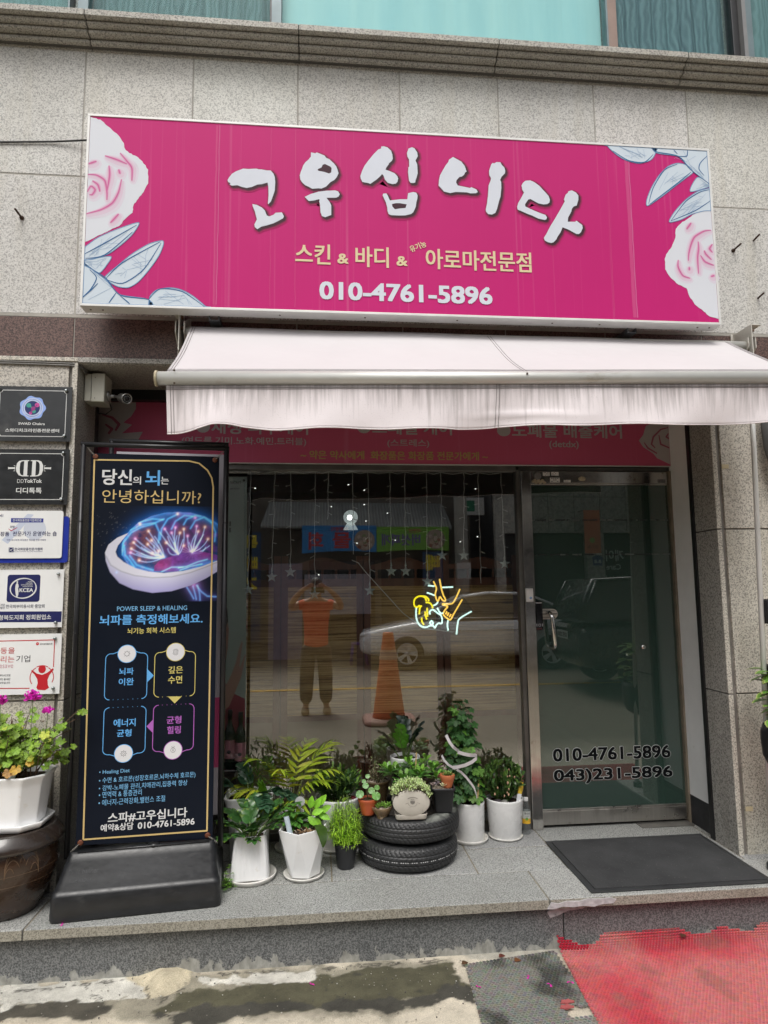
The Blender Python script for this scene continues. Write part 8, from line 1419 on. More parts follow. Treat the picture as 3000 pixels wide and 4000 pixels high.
for i in range(len(pp) - 1):
    x0, x1 = pp[i] + .004, pp[i + 1] - .004; ya = .35 + (.030 if i % 2 else 0); yb = .35 + (0 if i % 2 else .030)
    fr = lambda u, v, o, x0=x0, x1=x1, ya=ya, yb=yb: (u, ya + (yb - ya) * (u - x0) / (x1 - x0) - o, v)
    mb = MB(); pw = .042
    for a, b_ in ((x0, x0 + pw), (x1 - pw, x1)): mb.prism([(a, S), (b_, S), (b_, 1.775), (a, 1.775)], -.03, 0, fr)
    mb.prism([(x0 + pw, 1.685), (x1 - pw, 1.685)] + [(x1 - pw - (x1 - x0 - 2 * pw) * k / 14, 1.715 + .050 * math.sin(math.pi * k / 14) ** 2) for k in range(15)], -.024, -.003, fr)
    mb.prism([(x0 + pw, 1.572), (x1 - pw, 1.572), (x1 - pw, 1.622), (x0 + pw, 1.622)], -.026, -.002, fr); mb.prism([(x0 + pw, .70), (x1 - pw, .70), (x1 - pw, .735), (x0 + pw, .735)], -.026, -.002, fr); mb.prism([(x0 + pw, S), (x1 - pw, S), (x1 - pw, .15), (x0 + pw, .15)], -.026, -.002, fr)
    pn = mb.build('panel_frame', wood, t, bevel=.002)
    mb = MB()
    for k in range(5):
        x = x0 + pw + (x1 - x0 - 2 * pw) * (k + .5) / 5; y = fr(x, 0, -.013)[1]; mb.lathe([(.006, 1.622), (.010, 1.628), (.006, 1.634), (.010, 1.650), (.0105, 1.655), (.006, 1.672), (.010, 1.679), (.006, 1.686)], 10, (x, y, 0), 0, None, False, False)
    mb.build('spindle', wood, pn); mb = MB(); mb.prism([(x0 + pw, .735), (x1 - pw, .735), (x1 - pw, 1.572), (x0 + pw, 1.572)], -.016, -.010, fr); mb.build('reed_panel', reed, pn); mb = MB(); mb.prism([(x0 + pw, .15), (x1 - pw, .15), (x1 - pw, .70), (x0 + pw, .70)], -.016, -.010, fr); mb.build('lower_panel', lowp, pn)
t = thing('light_curtain', 'curtain of clear fairy light strands ending in stars inside the window', 'string lights', (.4, .05, STRING_TOP)); wirem = M('clear_wire', (0.75, 0.76, 0.76), .3); starm = M('clear_star', (0.62, 0.70, 0.70), .15, 0, var=.25, vscale=40); bulbm = M('clear_bulb', (0.55, 0.56, 0.55), .15); lit = emis('lit_led', (1, 1, .95), 1.2)
rnd = random.Random(80); mb = MB(); prev = None; pts = []
for x, x2, z, s_ in STRINGS:
    if prev is not None: m_ = (prev + x) / 2; pts.append((m_, .05, STRING_TOP - .004 - .012))
    pts.append((x, .05, STRING_TOP - .004)); prev = x
mb.tube(pts, .0022, 5); mb.build('top_wire', wirem, t)
for x, x2, z, s_ in STRINGS:
    mb = MB(); n = 14; P_ = [(x + (x2 - x) * k / n + rnd.uniform(-.0035, .0035), .05 + rnd.uniform(-.003, .003), STRING_TOP - .004 + (z + .022 - STRING_TOP) * k / n) for k in range(n + 1)]; mb.tube(P_, .0021, 5); so_ = mb.build('strand', wirem, t); mb = MB()
    for k in range(2, n - 1, 2):
        q = Vector(P_[k]); e = q + Vector((rnd.choice((-1, 1)) * rnd.uniform(.016, .026), -.004, rnd.uniform(-.014, -.002))); mb.tube([q, e], .0024, 5, 0); mb.tube([e, e + (e - q) * .35], .0036, 6, 1 if rnd.random() < .15 else 0)
    mb.build('bulb', [bulbm, lit], so_)
    if s_:
        mb = MB(); o = []
        for k in range(10): r_ = .037 if k % 2 == 0 else .0155; a = R(90 + 36 * k + rnd.uniform(-3, 3)); o.append((x2 + r_ * math.cos(a), z - .012 + r_ * math.sin(a)))
        cx, cz = x2, z - .012; vs_ = [(p[0], .05, p[1]) for p in o] + [(cx, .040, cz), (cx, .060, cz)]; mb.add(vs_, [(k, (k + 1) % 10, 10) for k in range(10)] + [((k + 1) % 10, k, 11) for k in range(10)]); mb.tube([(x2, .05, z + .020), (x2, .05, z + .045)], [.007, .002], 8); mb.build('star', starm, so_)
t = thing('neon_sign', 'lit neon sign of a face being massaged by two hands, yellow white and orange', 'neon sign', (.75, .05, 1.3)); nf = onY(.045)
mb = MB(); mb.prism(NEON_BACK, -.006, -.003, nf); mb.build('clear_backing', glass('neon_acrylic', (0.86, 0.88, 0.88), 1.5, (.5, .5, .5), .05), t)
def smooth(L):
    P_ = [Vector((p[0], p[1], 0)) for p in L]; o = []
    for i in range(len(P_) - 1):
        a, b_, c, d = P_[max(0, i - 1)], P_[i], P_[i + 1], P_[min(len(P_) - 1, i + 2)]
        for k in range(4): s_ = k / 4; o.append(.5 * ((2 * b_) + (c - a) * s_ + (2 * a - 5 * b_ + 4 * c - d) * s_ * s_ + (3 * b_ - a - 3 * c + d) * s_ ** 3))
    o.append(P_[-1]); return [(p.x, .045, p.y) for p in o]
for nm, LL, m_, r_ in (('yellow_tube', NEON_Y, emis('neon_yellow', (1.0, 0.82, 0.02), 1.15), .0052), ('white_tube', NEON_W, emis('neon_white', (0.72, 1.0, 0.93), 1.25), .0050), ('orange_tube', NEON_O, emis('neon_orange', (1.0, 0.62, 0.10), 1.2), .0048)):
    for L in LL: mb = MB(); mb.tube(smooth(L), r_, 8); mb.build(nm, m_, t)
mb = MB(); mb.tube([(p[0], .05, p[1]) for p in NEON_CORD] + [(NEON_W[0][4][0], .05, NEON_W[0][4][1] - .01), (NEON_W[4][3][0] - .02, .05, NEON_W[4][3][1] + .015)], .0030, 6); mb.build('cord', M('white_cord', (0.75, 0.73, 0.70), .5), t)
# inner poster with hands
t = thing('window_poster', 'pale teal poster with raised pink hands standing inside window left of the strands', 'poster', (-.52, .06, .4)); ip = onY(.06); mb = MB(); mb.prism([(-1.05, .42), (-.430, .42), (-.443, 2.262), (-1.05, 2.262)], -.003, 0, ip); sh = mb.build('sheet', M('pale_teal_sheet', (0.42, 0.50, 0.49), .5, var=.05), t)
mb = MB(); skin = (0.50, 0.30, 0.25); sk2 = (0.42, 0.22, 0.185)
Q = lambda x, y: PY_(x, y)
mb.flat([[(-.60, .45), (-.432, .45), (-.438, .90), (-.50, .93), (-.56, 1.0), (-.62, 1.05), (-.9, 1.05), (-.9, .45)]], ip, .001, 0, (0.34, 0.06, 0.10))
mb.flat([[(-.62, .90), (-.58, .92), (-.52, 1.05), (-.495, 1.12), (-.478, 1.20), (-.462, 1.245), (-.455, 1.235), (-.466, 1.17), (-.474, 1.10), (-.470, 1.085), (-.443, 1.165), (-.438, 1.16), (-.462, 1.03), (-.49, .96), (-.53, .86), (-.60, .80)]], ip, .0015, 0, skin)
mb.flat([[(-.60, 1.0), (-.56, 1.1), (-.545, 1.20), (-.54, 1.32), (-.56, 1.40), (-.62, 1.42), (-.62, 1.0)]], ip, .0018, 0, sk2); mb.flat([[(-.56, 1.34), (-.545, 1.36), (-.552, 1.44), (-.58, 1.5), (-.66, 1.5), (-.66, 1.38)]], ip, .002, 0, (0.03, 0.02, 0.02))
mb.disc(-.462, 2.238, .008, ip, .002, 0, (0.05, 0.05, 0.05)); mb.text('SECRET', -.548, 2.215, -.478, 2.232, ip, .002, 0, (0.06, 0.06, 0.07), .01); mb.text('68-5327', -.548, 2.18, -.488, 2.190, ip, .002, 0, (0.06, 0.06, 0.07), .01)
for z in (1.98, 1.94): mb.flat([[(-.548, z), (-.538, z), (-.538, z - .03), (-.548, z - .03)]], ip, .002, 0, (0.05, 0.05, 0.05))
mb.build('print', colmat('poster_print2', .5), sh)
mb = MB(); mb.box(-.74, .062, S, -.43, .32, .42); tag(mb.build('window_ledge', M('dim_shelf', (0.06, 0.04, 0.035), .6)), 'low dark ledge inside the window carrying the poster and bottles', 'shelf')
gb = M('dark_bottle_glass', (0.012, 0.028, 0.018), .08, coat=.5)
def bottle(x, y, z, label_c, lab):
    t = thing('wine_bottle', lab, 'bottle', (x, y, z), 0, 'bottles inside the window'); mb = MB(); mb.lathe([(.030, 0), (.033, .005), (.033, .20), (.028, .225), (.013, .26), (.0115, .30), (.0115, .305)], 28); mb.build('glass_body', gb, t, True); mb = MB(); mb.lathe([(.0145, .285), (.0145, .335), (.0125, .338), (.001, .338)], 20); mb.build('cap', M('black_cap', (0.012, 0.012, 0.013), .35), t, True); mb = MB(); mb.lathe([(.0336, .06), (.0336, .165)], 28, cap0=False, cap1=False); mb.sphere((.0, -.030, .10), .013, 10, 1, None, (1, .5, 1)); mb.build('label', [M('label_%s' % lab[:4], label_c, .5), drk], t, True)
bottle(-.522, .032, .505 - .0, (0.55, 0.22, 0.28), 'dark wine bottle with a pink label inside the window left of its twin')
bottle(-.458, .030, .490, (0.30, 0.50, 0.28), 'dark wine bottle with a green label inside the window')
mb = MB(); mb.box(-.66, .0, .145, -.42, .058, .4895); tag(mb.build('bottle_stand', M('dim_shelf', (0.06, 0.04, 0.035), .6)), 'dark block under the wine bottles just inside the glass', 'stand')
t = thing('globe_lamp', 'lit cracked glass globe lamp on flared foot inside the shop', 'lamp', (.248, .9, 1.99)); m, nt_, b = nmat('cracked_globe'); v = coords(nt_); vo_ = N(nt_, "ShaderNodeTexVoronoi", feature='DISTANCE_TO_EDGE'); vo_.inputs["Scale"].default_value = 70; nt_.links.new(v, vo_.inputs["Vector"]); cc = ramp(nt_, vo_.outputs[0], [(0.02, (0.25, 0.3, 0.3)), (.12, (0.85, 0.95, 0.93))]); nt_.links.new(cc, b.inputs["Emission Color"]); b.inputs["Emission Strength"].default_value = .42; b.inputs["Base Color"].default_value = (.5, .55, .55, 1)
mb = MB(); mb.sphere((.248, .9, 2.096), .055, 24); mb.build('globe', m, t); mb = MB(); mb.lathe([(.054, 0), (.054, .01), (.040, .035), (.030, .052)], 28, (.248, .9, 1.994)); mb.build('foot', m, t); mb = MB(); mb.sphere((.240, .86, 2.09), .022, 16); mb.build('bulb', emis('lit_bulb', (1, 1, .97), 4.0), t)
t = thing('cabinet', 'tall dark cabinet behind the folding screen carrying the globe lamp', 'cabinet', (.3, 1.0, S)); mb = MB(); mb.box(-.35, .80, S - .01, .95, 1.15, 1.99); mb.build('carcass', M('dark_cabinet', (0.018, 0.016, 0.016), .4, var=.3), t, bevel=.004); mb = MB()
for k in range(3): mb.box(-.33 + k * .43, .788, S + .05, .07 + k * .43, .7995, 1.96)
mb.build('door', M('dark_cabinet', (0.018, 0.016, 0.016), .4), t, bevel=.003)
# ------------------------------------------------------------------ the street behind the photographer, seen in the glass
plaster = M('pale_plaster', (0.34, 0.32, 0.29), .8, var=.12, vscale=1.2); dkwin = M('dark_window', (0.02, 0.022, 0.025), .15); corr = None
m, nt_, b = nmat('corrugated_roof'); v = coords(nt_); wv = N(nt_, "ShaderNodeTexWave", wave_type='BANDS', bands_direction='X'); wv.inputs["Scale"].default_value = 4.5; wv.inputs["Distortion"].default_value = .5; nt_.links.new(v, wv.inputs["Vector"]); cc = mixc(nt_, ramp(nt_, noise(nt_, v, 1.5, 5), [(.3, (0, 0, 0)), (.7, (1, 1, 1))]), (0.20, 0.21, 0.205), (0.34, 0.35, 0.34)); nt_.links.new(mixc(nt_, .35, cc, wv.outputs[0], 'MULTIPLY'), b.inputs["Base Color"]); b.inputs["Roughness"].default_value = .6; bump(nt_, b, wv.outputs[0], .8, .03); corr = m
RY = -10.9
t = thing('restaurant', 'low restaurant with a corrugated roof across the street, seen reflected in window', 'building', (.8, RY - 2, 0)); wb = M('brown_wall', (0.13, 0.115, 0.10), .8, var=.25, vscale=2)
mb = MB(); mb.box(-7, RY - 5, -.2, 3.55, RY - .3, 4.6); mb.build('wall', [wb], t)
mb = MB(); mb.add([(-1.25, RY + .35, 2.95), (3.0, RY + .35, 2.92), (2.9, RY - .32, 3.55), (-1.1, RY - .32, 3.58), (-1.25, RY + .35, 2.90), (3.0, RY + .35, 2.87), (2.9, RY - .32, 3.50), (-1.1, RY - .32, 3.53)], [(0, 1, 2, 3), (7, 6, 5, 4), (0, 4, 5, 1), (1, 5, 6, 2), (2, 6, 7, 3), (3, 7, 4, 0)]); mb.build('roof', corr, t)
for x0, x1, z0, z1 in ((-.2, 1.3, .4, 2.2), (1.45, 2.9, .4, 2.2), (-4.5, -2.2, .3, 2.3)): mb = MB(); mb.box(x0, RY - .299, z0, x1, RY - .27, z1); mb.build('window', dkwin, t)
mb = MB(); mb.box(-1.1, RY - .299, -.1, -.35, RY - .26, 2.15); mb.build('door', M('lavender_door', (0.30, 0.28, 0.38), .5), t)
mb = MB(); mb.box(-.3, RY - .29, 1.0, 1.2, RY - .2, 1.9); mb.build('shutter', M('lavender_panel', (0.36, 0.35, 0.43), .6), t)
def rtext(mb, s_, x0, z0, x1, z1, y, c, bold=.03, mi=0):      # lettering on a wall facing +Y
    mb.text(s_, -x1, z0, -x0, z1, lambda u, v_, o: (-u, y + o, v_), .004, mi, c, bold)
pc = colmat('banner_print', .6)
def banner(name, label, x0, x1, z0, z1, y, c, texts, food):
    t = thing(name, label, 'banner', ((x0 + x1) / 2, y, z0), 0, 'food banners on the restaurant'); mb = MB(); n = 20; z_ = lambda x: .05 * math.sin((x - x0) * 1.7)
    mb.prism([(x0 + (x1 - x0) * k / n, z0 + z_(x0 + (x1 - x0) * k / n)) for k in range(n + 1)] + [(x1, z1), (x0, z1)], 0, .01, lambda u, v_, o: (u, y - o, v_), 0, c); 
    for s_, a, b_, c0, d, cc in texts: rtext(mb, s_, a, b_, c0, d, y, cc)
    for fx, fz, fr in food:
        fn = lambda u, v_, o: (-u, y + o, v_); mb.disc(-fx, fz, fr, fn, .003, 0, (0.30, 0.24, 0.20)); rn = random.Random(3)
        for k in range(26): a = rn.uniform(0, 6.28); q = rn.uniform(0, fr * .8); mb.disc(-fx + q * math.cos(a), fz + q * math.sin(a), fr * .18, fn, .0035 + k * .0001, 0, rn.choice(((0.45, 0.35, 0.28), (0.25, 0.08, 0.05), (0.16, 0.22, 0.08), (0.5, 0.42, 0.36))), 8)
    mb.build('cloth', pc, t); return t
BY = RY + .42
banner('food_banner', 'blue food banner with red Korean lettering hung from the restaurant roof', -.34, 1.28, 2.34, 2.95, BY, (0.03, 0.20, 0.50), [('회', -.20, 2.42, .12, 2.80, (0.42, 0.04, 0.05)), ('물', .32, 2.45, .72, 2.80, (0.42, 0.04, 0.05)), ('여름별미', .30, 2.82, .66, 2.92, (0.42, 0.04, 0.05))], [(1.02, 2.62, .23)])
banner('food_banner', 'green food banner with purple Korean lettering hung from the restaurant roof', 1.29, 2.90, 2.36, 2.92, BY, (0.17, 0.38, 0.05), [('버섯찌개', 1.40, 2.50, 2.26, 2.76, (0.14, 0.08, 0.32)), ('자연산', 2.0, 2.78, 2.28, 2.88, (0.4, .12, .1))], [(2.60, 2.64, .22)])
for x0, x1, z0, z1, chars, lab in ((-1.70, -1.22, 1.42, 2.80, '뚝배기', 'narrow blue banner with three yellow Korean letters, beside the restaurant door'), (2.30, 2.75, 1.3, 2.36, '배', 'narrow blue banner with yellow letters at right end of the restaurant')):
    t = thing('banner', lab, 'banner', (x0, BY, z0)); mb = MB(); mb.box(x0, BY + .02, z0 - (.95 if chars == '뚝배기' else .4), x1, BY + .035, z1, 0, (0.02, 0.055, 0.13)); n = len(chars)
    for k, ch in enumerate(chars): zc = z1 - .06 - k * .44; rtext(mb, ch, x0 + .07, zc - .36, x1 - .07, zc, BY + .036, (0.60, 0.50, 0.03), .05)
    if n == 3:
        for k, ch in enumerate(('물', '닭도', '백숙', '버섯')): zc = z0 - .05 - k * .22; mb.box(x0 + .02, BY + .0355, zc - .17, x0 + .28, BY + .038, zc, 0, (0.40, 0.05, 0.08) if k % 2 == 0 else (0.1, 0.1, 0.1)); rtext(mb, ch, x0 + .04, zc - .15, x0 + .26, zc - .02, BY + .0385, (0.6, 0.6, 0.6), .03)
    mb.build('cloth', pc, t)
t = thing('utility_pole', 'grey concrete utility pole at the right end of the restaurant', 'pole', (3.15, RY + .6, 0)); mb = MB(); mb.tube([(3.15, RY + .6, 0), (3.12, RY + .6, 8.5)], [.16, .12], 20); mb.build('shaft', M('pole_concrete', (0.33, 0.325, 0.31), .8), t); mb = MB(); mb.box(3.0, RY + .72, 1.75, 3.3, RY + .78, 2.1); mb.build('notice', M('pale_notice', (0.4, 0.4, 0.4), .6), t)
t = thing('green_sign', 'green and white projecting shop sign beside the utility pole', 'sign', (3.6, RY + .2, 3.4)); mb = MB(); mb.box(3.36, RY, 3.22, 3.80, RY + .12, 3.62, 0, (0.6, 0.6, 0.6)); mb.box(3.36, RY + .1205, 3.30, 3.58, RY + .125, 3.55, 0, (0.03, 0.22, 0.12)); mb.build('panel', pc, t)
GYf = -10.2
t = thing('granite_building', 'grey granite office building across the street, seen reflected in glass door', 'building', (6.5, GYf, 0)); gm = granite('far_granite', (0.42, 0.41, 0.38), (0.36, 0.35, 0.33), (0.26, 0.26, 0.25), 14)
mb = MB()
for k in range(12):
    for z0, z1 in ((2.75, 3.55), (3.56, 4.4), (4.41, 5.2), (6.6, 7.4)): mb.box(3.9 + k * .6, GYf - .2, z0, 4.49 + k * .6, GYf, z1)
mb.build('granite_wall', gm, t); mb = MB(); mb.box(3.88, GYf - 5, -.1, 11.2, GYf - .21, 7.4); mb.build('core', M('dark_core', (0.03, 0.03, 0.032), .5), t)
mb = MB(); mb.box(5.95, GYf - .2, -.1, 6.35, GYf, 2.75); mb.box(3.9, GYf - .2, -.1, 4.1, GYf, 2.75); mb.build('pillar', gm, t)
mb = MB(); mb.box(6.36, GYf - .19, 0, 9.5, GYf - .17, 2.7); gw = mb.build('window', dkwin, t); mb = MB()
for s_, a, z, w_, h in (('케어', 6.45, 2.12, .42, .26), ('Care', 6.45, 1.93, .34, .13), ('정리수납', 6.42, 1.66, .5, .14), ('551-165', 6.42, 1.42, .55, .12)): rtext(mb, s_, a, z, a + w_, z + h, GYf - .17, (0.5, 0.5, 0.5), .02)
mb.build('lettering', pc, gw); mb = MB(); mb.prism([(6.08, 2.02), (6.28, 2.02), (6.30, 2.2), (6.18, 2.26), (6.06, 2.2)], 0, .01, lambda u, v_, o: (u, GYf + .001 + o, v_), 0, (0.03, 0.06, 0.2)); rtext(mb, '8-8', 6.10, 2.07, 6.26, 2.15, GYf + .011, (0.6, 0.6, 0.6), .03); mb.build('address_plate', pc, t)
mb = MB(); mb.box(3.88, GYf - .21, 5.25, 11.2, GYf - .1, 6.55); mb.build('upper_window', dkwin, t)
t = thing('orange_banner', 'tall orange banner hanging before the granite building', 'banner', (5.9, GYf + .3, 2.3)); mb = MB(); mb.box(5.78, GYf + .3, 2.28, 6.14, GYf + .31, 3.22, 0, (0.62, 0.20, 0.11)); mb.disc(-5.95, 2.56, .06, lambda u, v_, o: (-u, GYf + .31 + o, v_), .003, 0, (0.25, 0.45, 0.12)); rtext(mb, '꿈드림', 5.84, 2.38, 6.08, 2.46, GYf + .311, (0.15, .02, .02), .01); mb.tube([(5.78, GYf + .305, 3.22), (5.78, GYf - .02, 3.22)], .012, 6, 0, (0.2, 0.2, 0.2)); mb.tube([(6.14, GYf + .305, 3.22), (6.14, GYf - .02, 3.22)], .012, 6, 0, (0.2, 0.2, 0.2)); mb.build('cloth', pc, t)
t = thing('plastic_stool', 'purple plastic stool standing by the restaurant front', 'stool', (.85, -9.9, 0)); pv = M('purple_plastic', (0.10, 0.04, 0.30), .4); mb = MB(); mb.box(-.16, -.16, .42, .16, .16, .46); mb.build('seat', pv, t, True, bevel=.02)
for sx in (-1, 1):
    for sy in (-1, 1): mb = MB(); mb.tube([(sx * .13, sy * .13, .42), (sx * .17, sy * .17, 0)], .025, 8); mb.build('leg', pv, t, True)
# cone
t = thing('traffic_cone', 'orange traffic cone with a pale band standing on the street', 'cone', (.835, -3.9, gz(-3.9))); mb = MB(); mb.lathe([(.20, .045), (.185, .09), (.062, 1.02), (.055, 1.03), (.001, 1.03)], 36); mb.build('body', M('cone_orange', (0.58, 0.13, 0.025), .5, var=.12), t, True); mb = MB(); mb.lathe([(.112, .72), (.092, .83)], 36, cap0=False, cap1=False); mb.build('band', M('cone_band', (0.5, 0.33, 0.24), .5), t, True); mb = MB(); mb.loft([sqring(a, a, z, 6, 40) for a, z in ((.30, .001), (.31, .01), (.30, .045), (.2, .052))]); mb.build('foot', M('cone_foot', (0.42, 0.25, 0.20), .7, var=.2), t, True)
# cars
def wheel(parent, x, y, r, w_, side):
    mb = MB(); mb.lathe([(r * .62, -w_ / 2), (r * .93, -w_ / 2), (r, -w_ * .36), (r, w_ * .36), (r * .93, w_ / 2), (r * .62, w_ / 2)], 40, cap0=False, cap1=False); rotm = Matrix.Translation((x, y, r)) @ Matrix.Rotation(R(-90 * side), 4, 'X'); o = mb.build('wheel', M('car_tyre_rubber', (0.018, 0.018, 0.019), .7), parent, True); o.data.transform(rotm)
    mb = MB(); mb.lathe([(r * .60, -w_ * .3), (r * .63, w_ * .46), (r * .57, w_ * .48), (r * .55, w_ * .2)], 40, cap0=False, cap1=False); mb.lathe([(r * .12, w_ * .25), (r * .12, w_ * .45), (.001, w_ * .46)], 20); mb.lathe([(r * .6, -w_ * .1), (.001, -w_ * .1)], 30, mi=1)
    for k in range(5):
        for d in (-8, 8): a = R(72 * k + d); mb.box(r * .08, -.018, w_ * .28, r * .58, .018, w_ * .44, 0, None, Matrix.Rotation(a, 4, 'Z'))
    q = mb.build('rim', [M('alloy', (0.74, 0.75, 0.76), .35, .1), M('wheel_dark', (0.012, 0.012, 0.013), .8)], o, True); q.data.transform(rotm)
def car(name, label, loc, rz, paint, prof, roof, W, wb, wr, dark=False):
    t = thing(name, label, 'car', loc, rz); mb = MB(); L = prof[-1][0]
    hw = W / 2
    def sec(x, z0, z1, f): return [(x, -hw * f * .96, z0), (x, -hw * f, z0 + (z1 - z0) * .25), (x, -hw * f, z0 + (z1 - z0) * .65), (x, -hw * f * .92, z1 - .03), (x, -hw * f * .7, z1), (x, hw * f * .7, z1), (x, hw * f * .92, z1 - .03), (x, hw * f, z0 + (z1 - z0) * .65), (x, hw * f, z0 + (z1 - z0) * .25), (x, hw * f * .96, z0)]
    mb.loft([sec(x, z0, z1, f) for x, z0, z1, f in prof]); pm_ = M(paint[0], paint[1], .25, .15 if not dark else .2, var=.04, coat=.6); body = mb.build('body', pm_, t, True); b = body.modifiers.new('sub', 'SUBSURF'); b.levels = b.render_levels = 2
    mb = MB()
    def rs(x, z, f): return [(x, -hw * f, z), (x, -hw * f * .92, z + .001), (x, 0, z + .02), (x, hw * f * .92, z + .001), (x, hw * f, z)]
    # greenhouse: glass sides and a painted roof
    lo = [p for p in roof]; vs_ = []
    for x, zl, zh, fl, fh in lo: vs_.append([(x, -hw * fl, zl), (x, -hw * fh, zh), (x, hw * fh, zh), (x, hw * fl, zl)])
    mb.loft(vs_, 0, None, True, True, False); gh = mb.build('windows', M('car_glass', (0.012, 0.014, 0.016), .06, coat=.5), t, True)
    mb = MB(); mb.loft([[(x, -hw * fh * .98, zh + .004), (x, -hw * fh * .6, zh + .035), (x, hw * fh * .6, zh + .035), (x, hw * fh * .98, zh + .004)] for x, zl, zh, fl, fh in lo if zh - zl > .02]); mb.build('roof', pm_, t, True)
    mb = MB()
    for s_ in (-1, 1):
        for i in range(len(lo) - 1):
            (xa, za, zA, fa, fA), (xb, zb, zB, fb, fB) = lo[i], lo[i + 1]; mb.tube([(xa, s_ * hw * fA, zA), (xb, s_ * hw * fB, zB)], .03, 6)
    mb.build('roof_rail', pm_, t, True)
    for x in wb:
        for s_ in (-1, 1): wheel(t, x, s_ * (hw - .015), wr, .21, s_)
    return t
pr = [(0, .35, .66, .72), (.10, .26, .74, .86), (.45, .20, .82, .97), (1.0, .20, .93, 1.0), (1.5, .20, .97, 1.0), (2.5, .20, .98, 1.0), (3.6, .20, 1.0, 1.0), (4.2, .24, .98, .97), (4.62, .30, .92, .86), (4.72, .36, .85, .74)]
ro = [(1.15, .93, .95, .86, .84), (2.05, .95, 1.38, .90, .70), (2.6, .96, 1.45, .90, .72), (3.3, .97, 1.43, .90, .72), (4.15, .97, 1.08, .86, .74), (4.3, .97, .99, .84, .8)]
t = car('silver_car', 'silver saloon car on the street, seen reflected in the window', (.85, -9.75, 0), R(6), ('silver_paint', (0.78, 0.79, 0.81)), pr, ro, 1.78, (.95, 3.70), .325)
mb = MB()
for s_ in (-1, 1): mb.sphere((.22, s_ * .66, .66), .12, 14, 0, None, (1.6, .7, .55))
for s_ in (-1, 1): mb.build('headlight', M('headlight_glass', (0.6, 0.62, 0.64), .08), t, True); break
mb = MB()
for z in (.70, .93): mb.tube([(1.0, .895, z + .05), (4.3, .895, z + .06)], .008, 5)
mb.build('trim_line', M('chrome', (.7, .7, .7), .1, 1), t, True)
pr2 = [(0, .45, .85, .9), (.06, .35, 1.02, .97), (.5, .30, 1.05, 1.0), (1.6, .30, 1.05, 1.0), (3.2, .30, 1.02, 1.0), (4.0, .32, 1.0, .97), (4.4, .4, .9, .85)]
ro2 = [(.02, 1.03, 1.05, .93, .92), (.30, 1.03, 1.62, .93, .78), (1.6, 1.04, 1.68, .93, .78), (2.5, 1.02, 1.62, .93, .76), (3.3, 1.0, 1.05, .9, .82)]
t = car('dark_van', 'dark green black sport utility car parked with its rear towards the shop', (3.75, -5.95, .02), R(4), ('dark_green_paint', (0.012, 0.017, 0.016)), pr2, ro2, 1.86, (.85, 3.45), .36, True)
mb = MB(); xp = -.012; rfn = lambda u, v_, o: (xp - o, -u, v_); mb.box(-.03, -.31, .93, .03, .31, .99, 2); mb.box(xp - .006, -.26, .76, xp, .26, .88, 0); mb.text('87로 2538', -.22, .785, .22, .855, rfn, .008, 1, None, .04); mb.build('number_plate', [M('plate_white', (0.5, 0.52, 0.5), .4), drk, M('chrome', (.7, .7, .7), .1, 1)], t, True)
# photographer
t = thing('person', 'person in an orange shirt and dark trousers holding up a phone, reflected in window', 'person', (-.02, -4.52, gz(-4.52)))
skinm = M('skin', (0.36, 0.19, 0.12), .5, var=.06); shirt = M('orange_shirt', (0.62, 0.075, 0.03), .8, var=.08); trous = M('dark_trousers', (0.075, 0.062, 0.045), .8, var=.12); shoe = M('tan_shoes', (0.34, 0.26, 0.15), .7)
def skinned(name, nodes, edges, m_, parent, sub=2, root=0):
    me = bpy.data.meshes.new(name); me.from_pydata([n[0] for n in nodes], edges, []); o = bpy.data.objects.new(name, me); col.objects.link(o)
    md = o.modifiers.new('skin', 'SKIN'); md.use_smooth_shade = True
    for i, n in enumerate(nodes): r = n[1]; me.skin_vertices[0].data[i].radius = r if isinstance(r, tuple) else (r, r)
    me.skin_vertices[0].data[root].use_root = True
    s_ = o.modifiers.new('sub', 'SUBSURF'); s_.levels = s_.render_levels = sub
    me2 = bpy.data.meshes.new_from_object(o.evaluated_get(bpy.context.evaluated_depsgraph_get())); bpy.data.objects.remove(o); me2.materials.clear(); me2.materials.append(m_); me2.name = name
    for p in me2.polygons: p.use_smooth = True; p.material_index = 0
    q = bpy.data.objects.new(name, me2); col.objects.link(q); q.parent = parent; return q
nodes = [((0, 0, .88), (.11, .075)), ((0, 0, 1.05), (.105, .07)), ((0, .0, 1.25), (.125, .08)), ((0, 0, 1.37), (.10, .075)), ((0, .01, 1.44), .052), ((0, .03, 1.53), (.07, .08)), ((0, .03, 1.62), (.068, .082)), ((0, .02, 1.665), (.04, .05))]; edges = [(i, i + 1) for i in range(7)]
def add(p, r, e): nodes.append((p, r)); edges.append((e, len(nodes) - 1)); return len(nodes) - 1
for s_ in (-1, 1):
    a = add((s_ * .17, 0, 1.365), .056, 3); a = add((s_ * .325, .09, 1.305), .050, a); a = add((s_ * .27, .20, 1.43), .040, a); a = add((s_ * .155, .30, 1.545), .027, a); h = add((s_ * .105, .335, 1.575), (.032, .016), a)
    for k, (dx, dz, L) in enumerate(((-.012, .028, .055), (-.02, .020, .062), (-.024, .010, .06), (-.024, -.002, .05))):
        f = add((s_ * (.105 + dx * 1.2), .345, 1.575 + dz), .0085, h); f = add((s_ * (.105 + dx - L * .65), .352, 1.580 + dz * 1.2), .0078, f); f = add((s_ * (.105 + dx - L), .345, 1.578 + dz * 1.1), .0068, f)
    f = add((s_ * .095, .325, 1.548), .0098, h); f = add((s_ * .070, .335, 1.535), .0085, f)
    l = add((s_ * .095, 0, .82), (.085, .09), 0); l = add((s_ * .115, .015, .46), .058, l); l = add((s_ * .125, -.01, .10), .04, l); add((s_ * .14, .10, .045), (.04, .03), l)
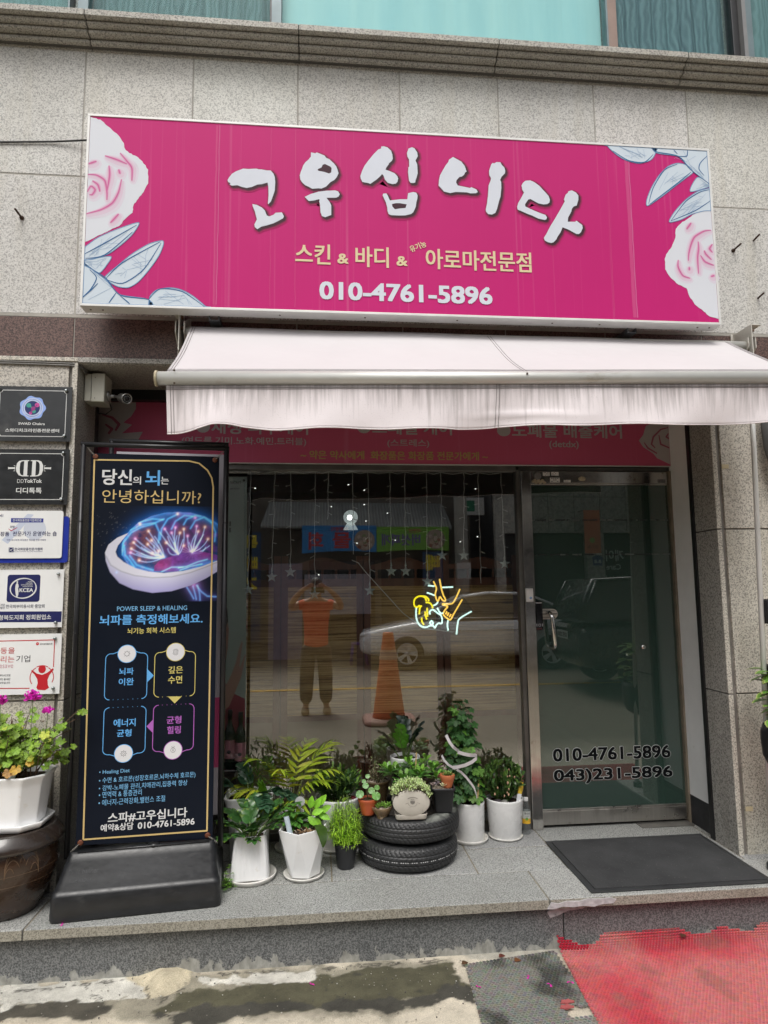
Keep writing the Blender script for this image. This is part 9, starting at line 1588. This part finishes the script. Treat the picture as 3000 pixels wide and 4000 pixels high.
skinned('body', nodes, edges, skinm, t)
skinned('shirt', [((0, 0, .74), (.16, .125)), ((0, 0, .82), (.168, .13)), ((0, 0, .95), (.165, .12)), ((0, 0, 1.15), (.165, .115)), ((0, 0, 1.30), (.155, .105)), ((0, 0, 1.385), (.10, .075)), ((.16, 0, 1.36), .075), ((.245, .06, 1.33), .075), ((-.16, 0, 1.36), .075), ((-.245, .06, 1.33), .075)], [(0, 1), (1, 2), (2, 3), (3, 4), (4, 5), (4, 6), (6, 7), (4, 8), (8, 9)], shirt, t)
skinned('trousers', [((0, 0, .88), (.15, .115)), ((.10, 0, .78), (.10, .105)), ((.118, .015, .46), .098), ((.128, -.005, .10), .085), ((-.10, 0, .78), (.10, .105)), ((-.118, .015, .46), .098), ((-.128, -.005, .10), .085)], [(0, 1), (1, 2), (2, 3), (0, 4), (4, 5), (5, 6)], trous, t)
for s_ in (-1, 1):
    mb = MB(); mb.loft([[(s_ * .135 + w_ * math.cos(R(a)), y, .002 + h * (1 + math.sin(R(a)))) for a in range(0, 360, 24)] for y, w_, h in ((-.08, .03, .03), (-.05, .045, .045), (.05, .05, .045), (.14, .052, .03), (.19, .03, .02))]); mb.build('shoe', shoe, t, True)
mb = MB(); mb.sphere((0, .005, 1.605), .098, 20, 0, None, (.82, 1.0, .95)); o = mb.build('hair', M('black_hair', (0.012, 0.011, 0.010), .5), t, True)
mb = MB(); mb.sphere((0, .118, 1.565), .014, 10, 0, None, (.8, 1.2, 1.4)); 
for s_ in (-1, 1): mb.sphere((s_ * .074, .03, 1.57), .022, 10, 0, None, (.35, .7, 1.3))
mb.sphere((0, .070, 1.545), .062, 16, 0, None, (.92, .82, 1.15)); mb.build('face', skinm, t, True); mb = MB()
for s_ in (-1, 1): mb.sphere((s_ * .028, .117, 1.585), .009, 8)
mb.sphere((0, .118, 1.525), .018, 8, 0, None, (1, .3, .25)); mb.build('eye', drk, t, True)
t = thing('mobile_phone', 'black mobile phone held up by the person in the orange shirt', 'phone', (0, -4.19, 1.55)); mb = MB(); mb.box(-.082, -.006, -.038, .082, .004, .040); mb.build('phone_body', M('piano_black', (0.006, 0.006, 0.007), .12), t, True, bevel=.004); mb = MB(); mb.ringf(.0, .055, .016, .022, lambda u, v_, o: (u, .006 + o, v_), 0, 0); mb.build('ring_grip', M('chrome', (.7, .7, .7), .1, 1), t, True)
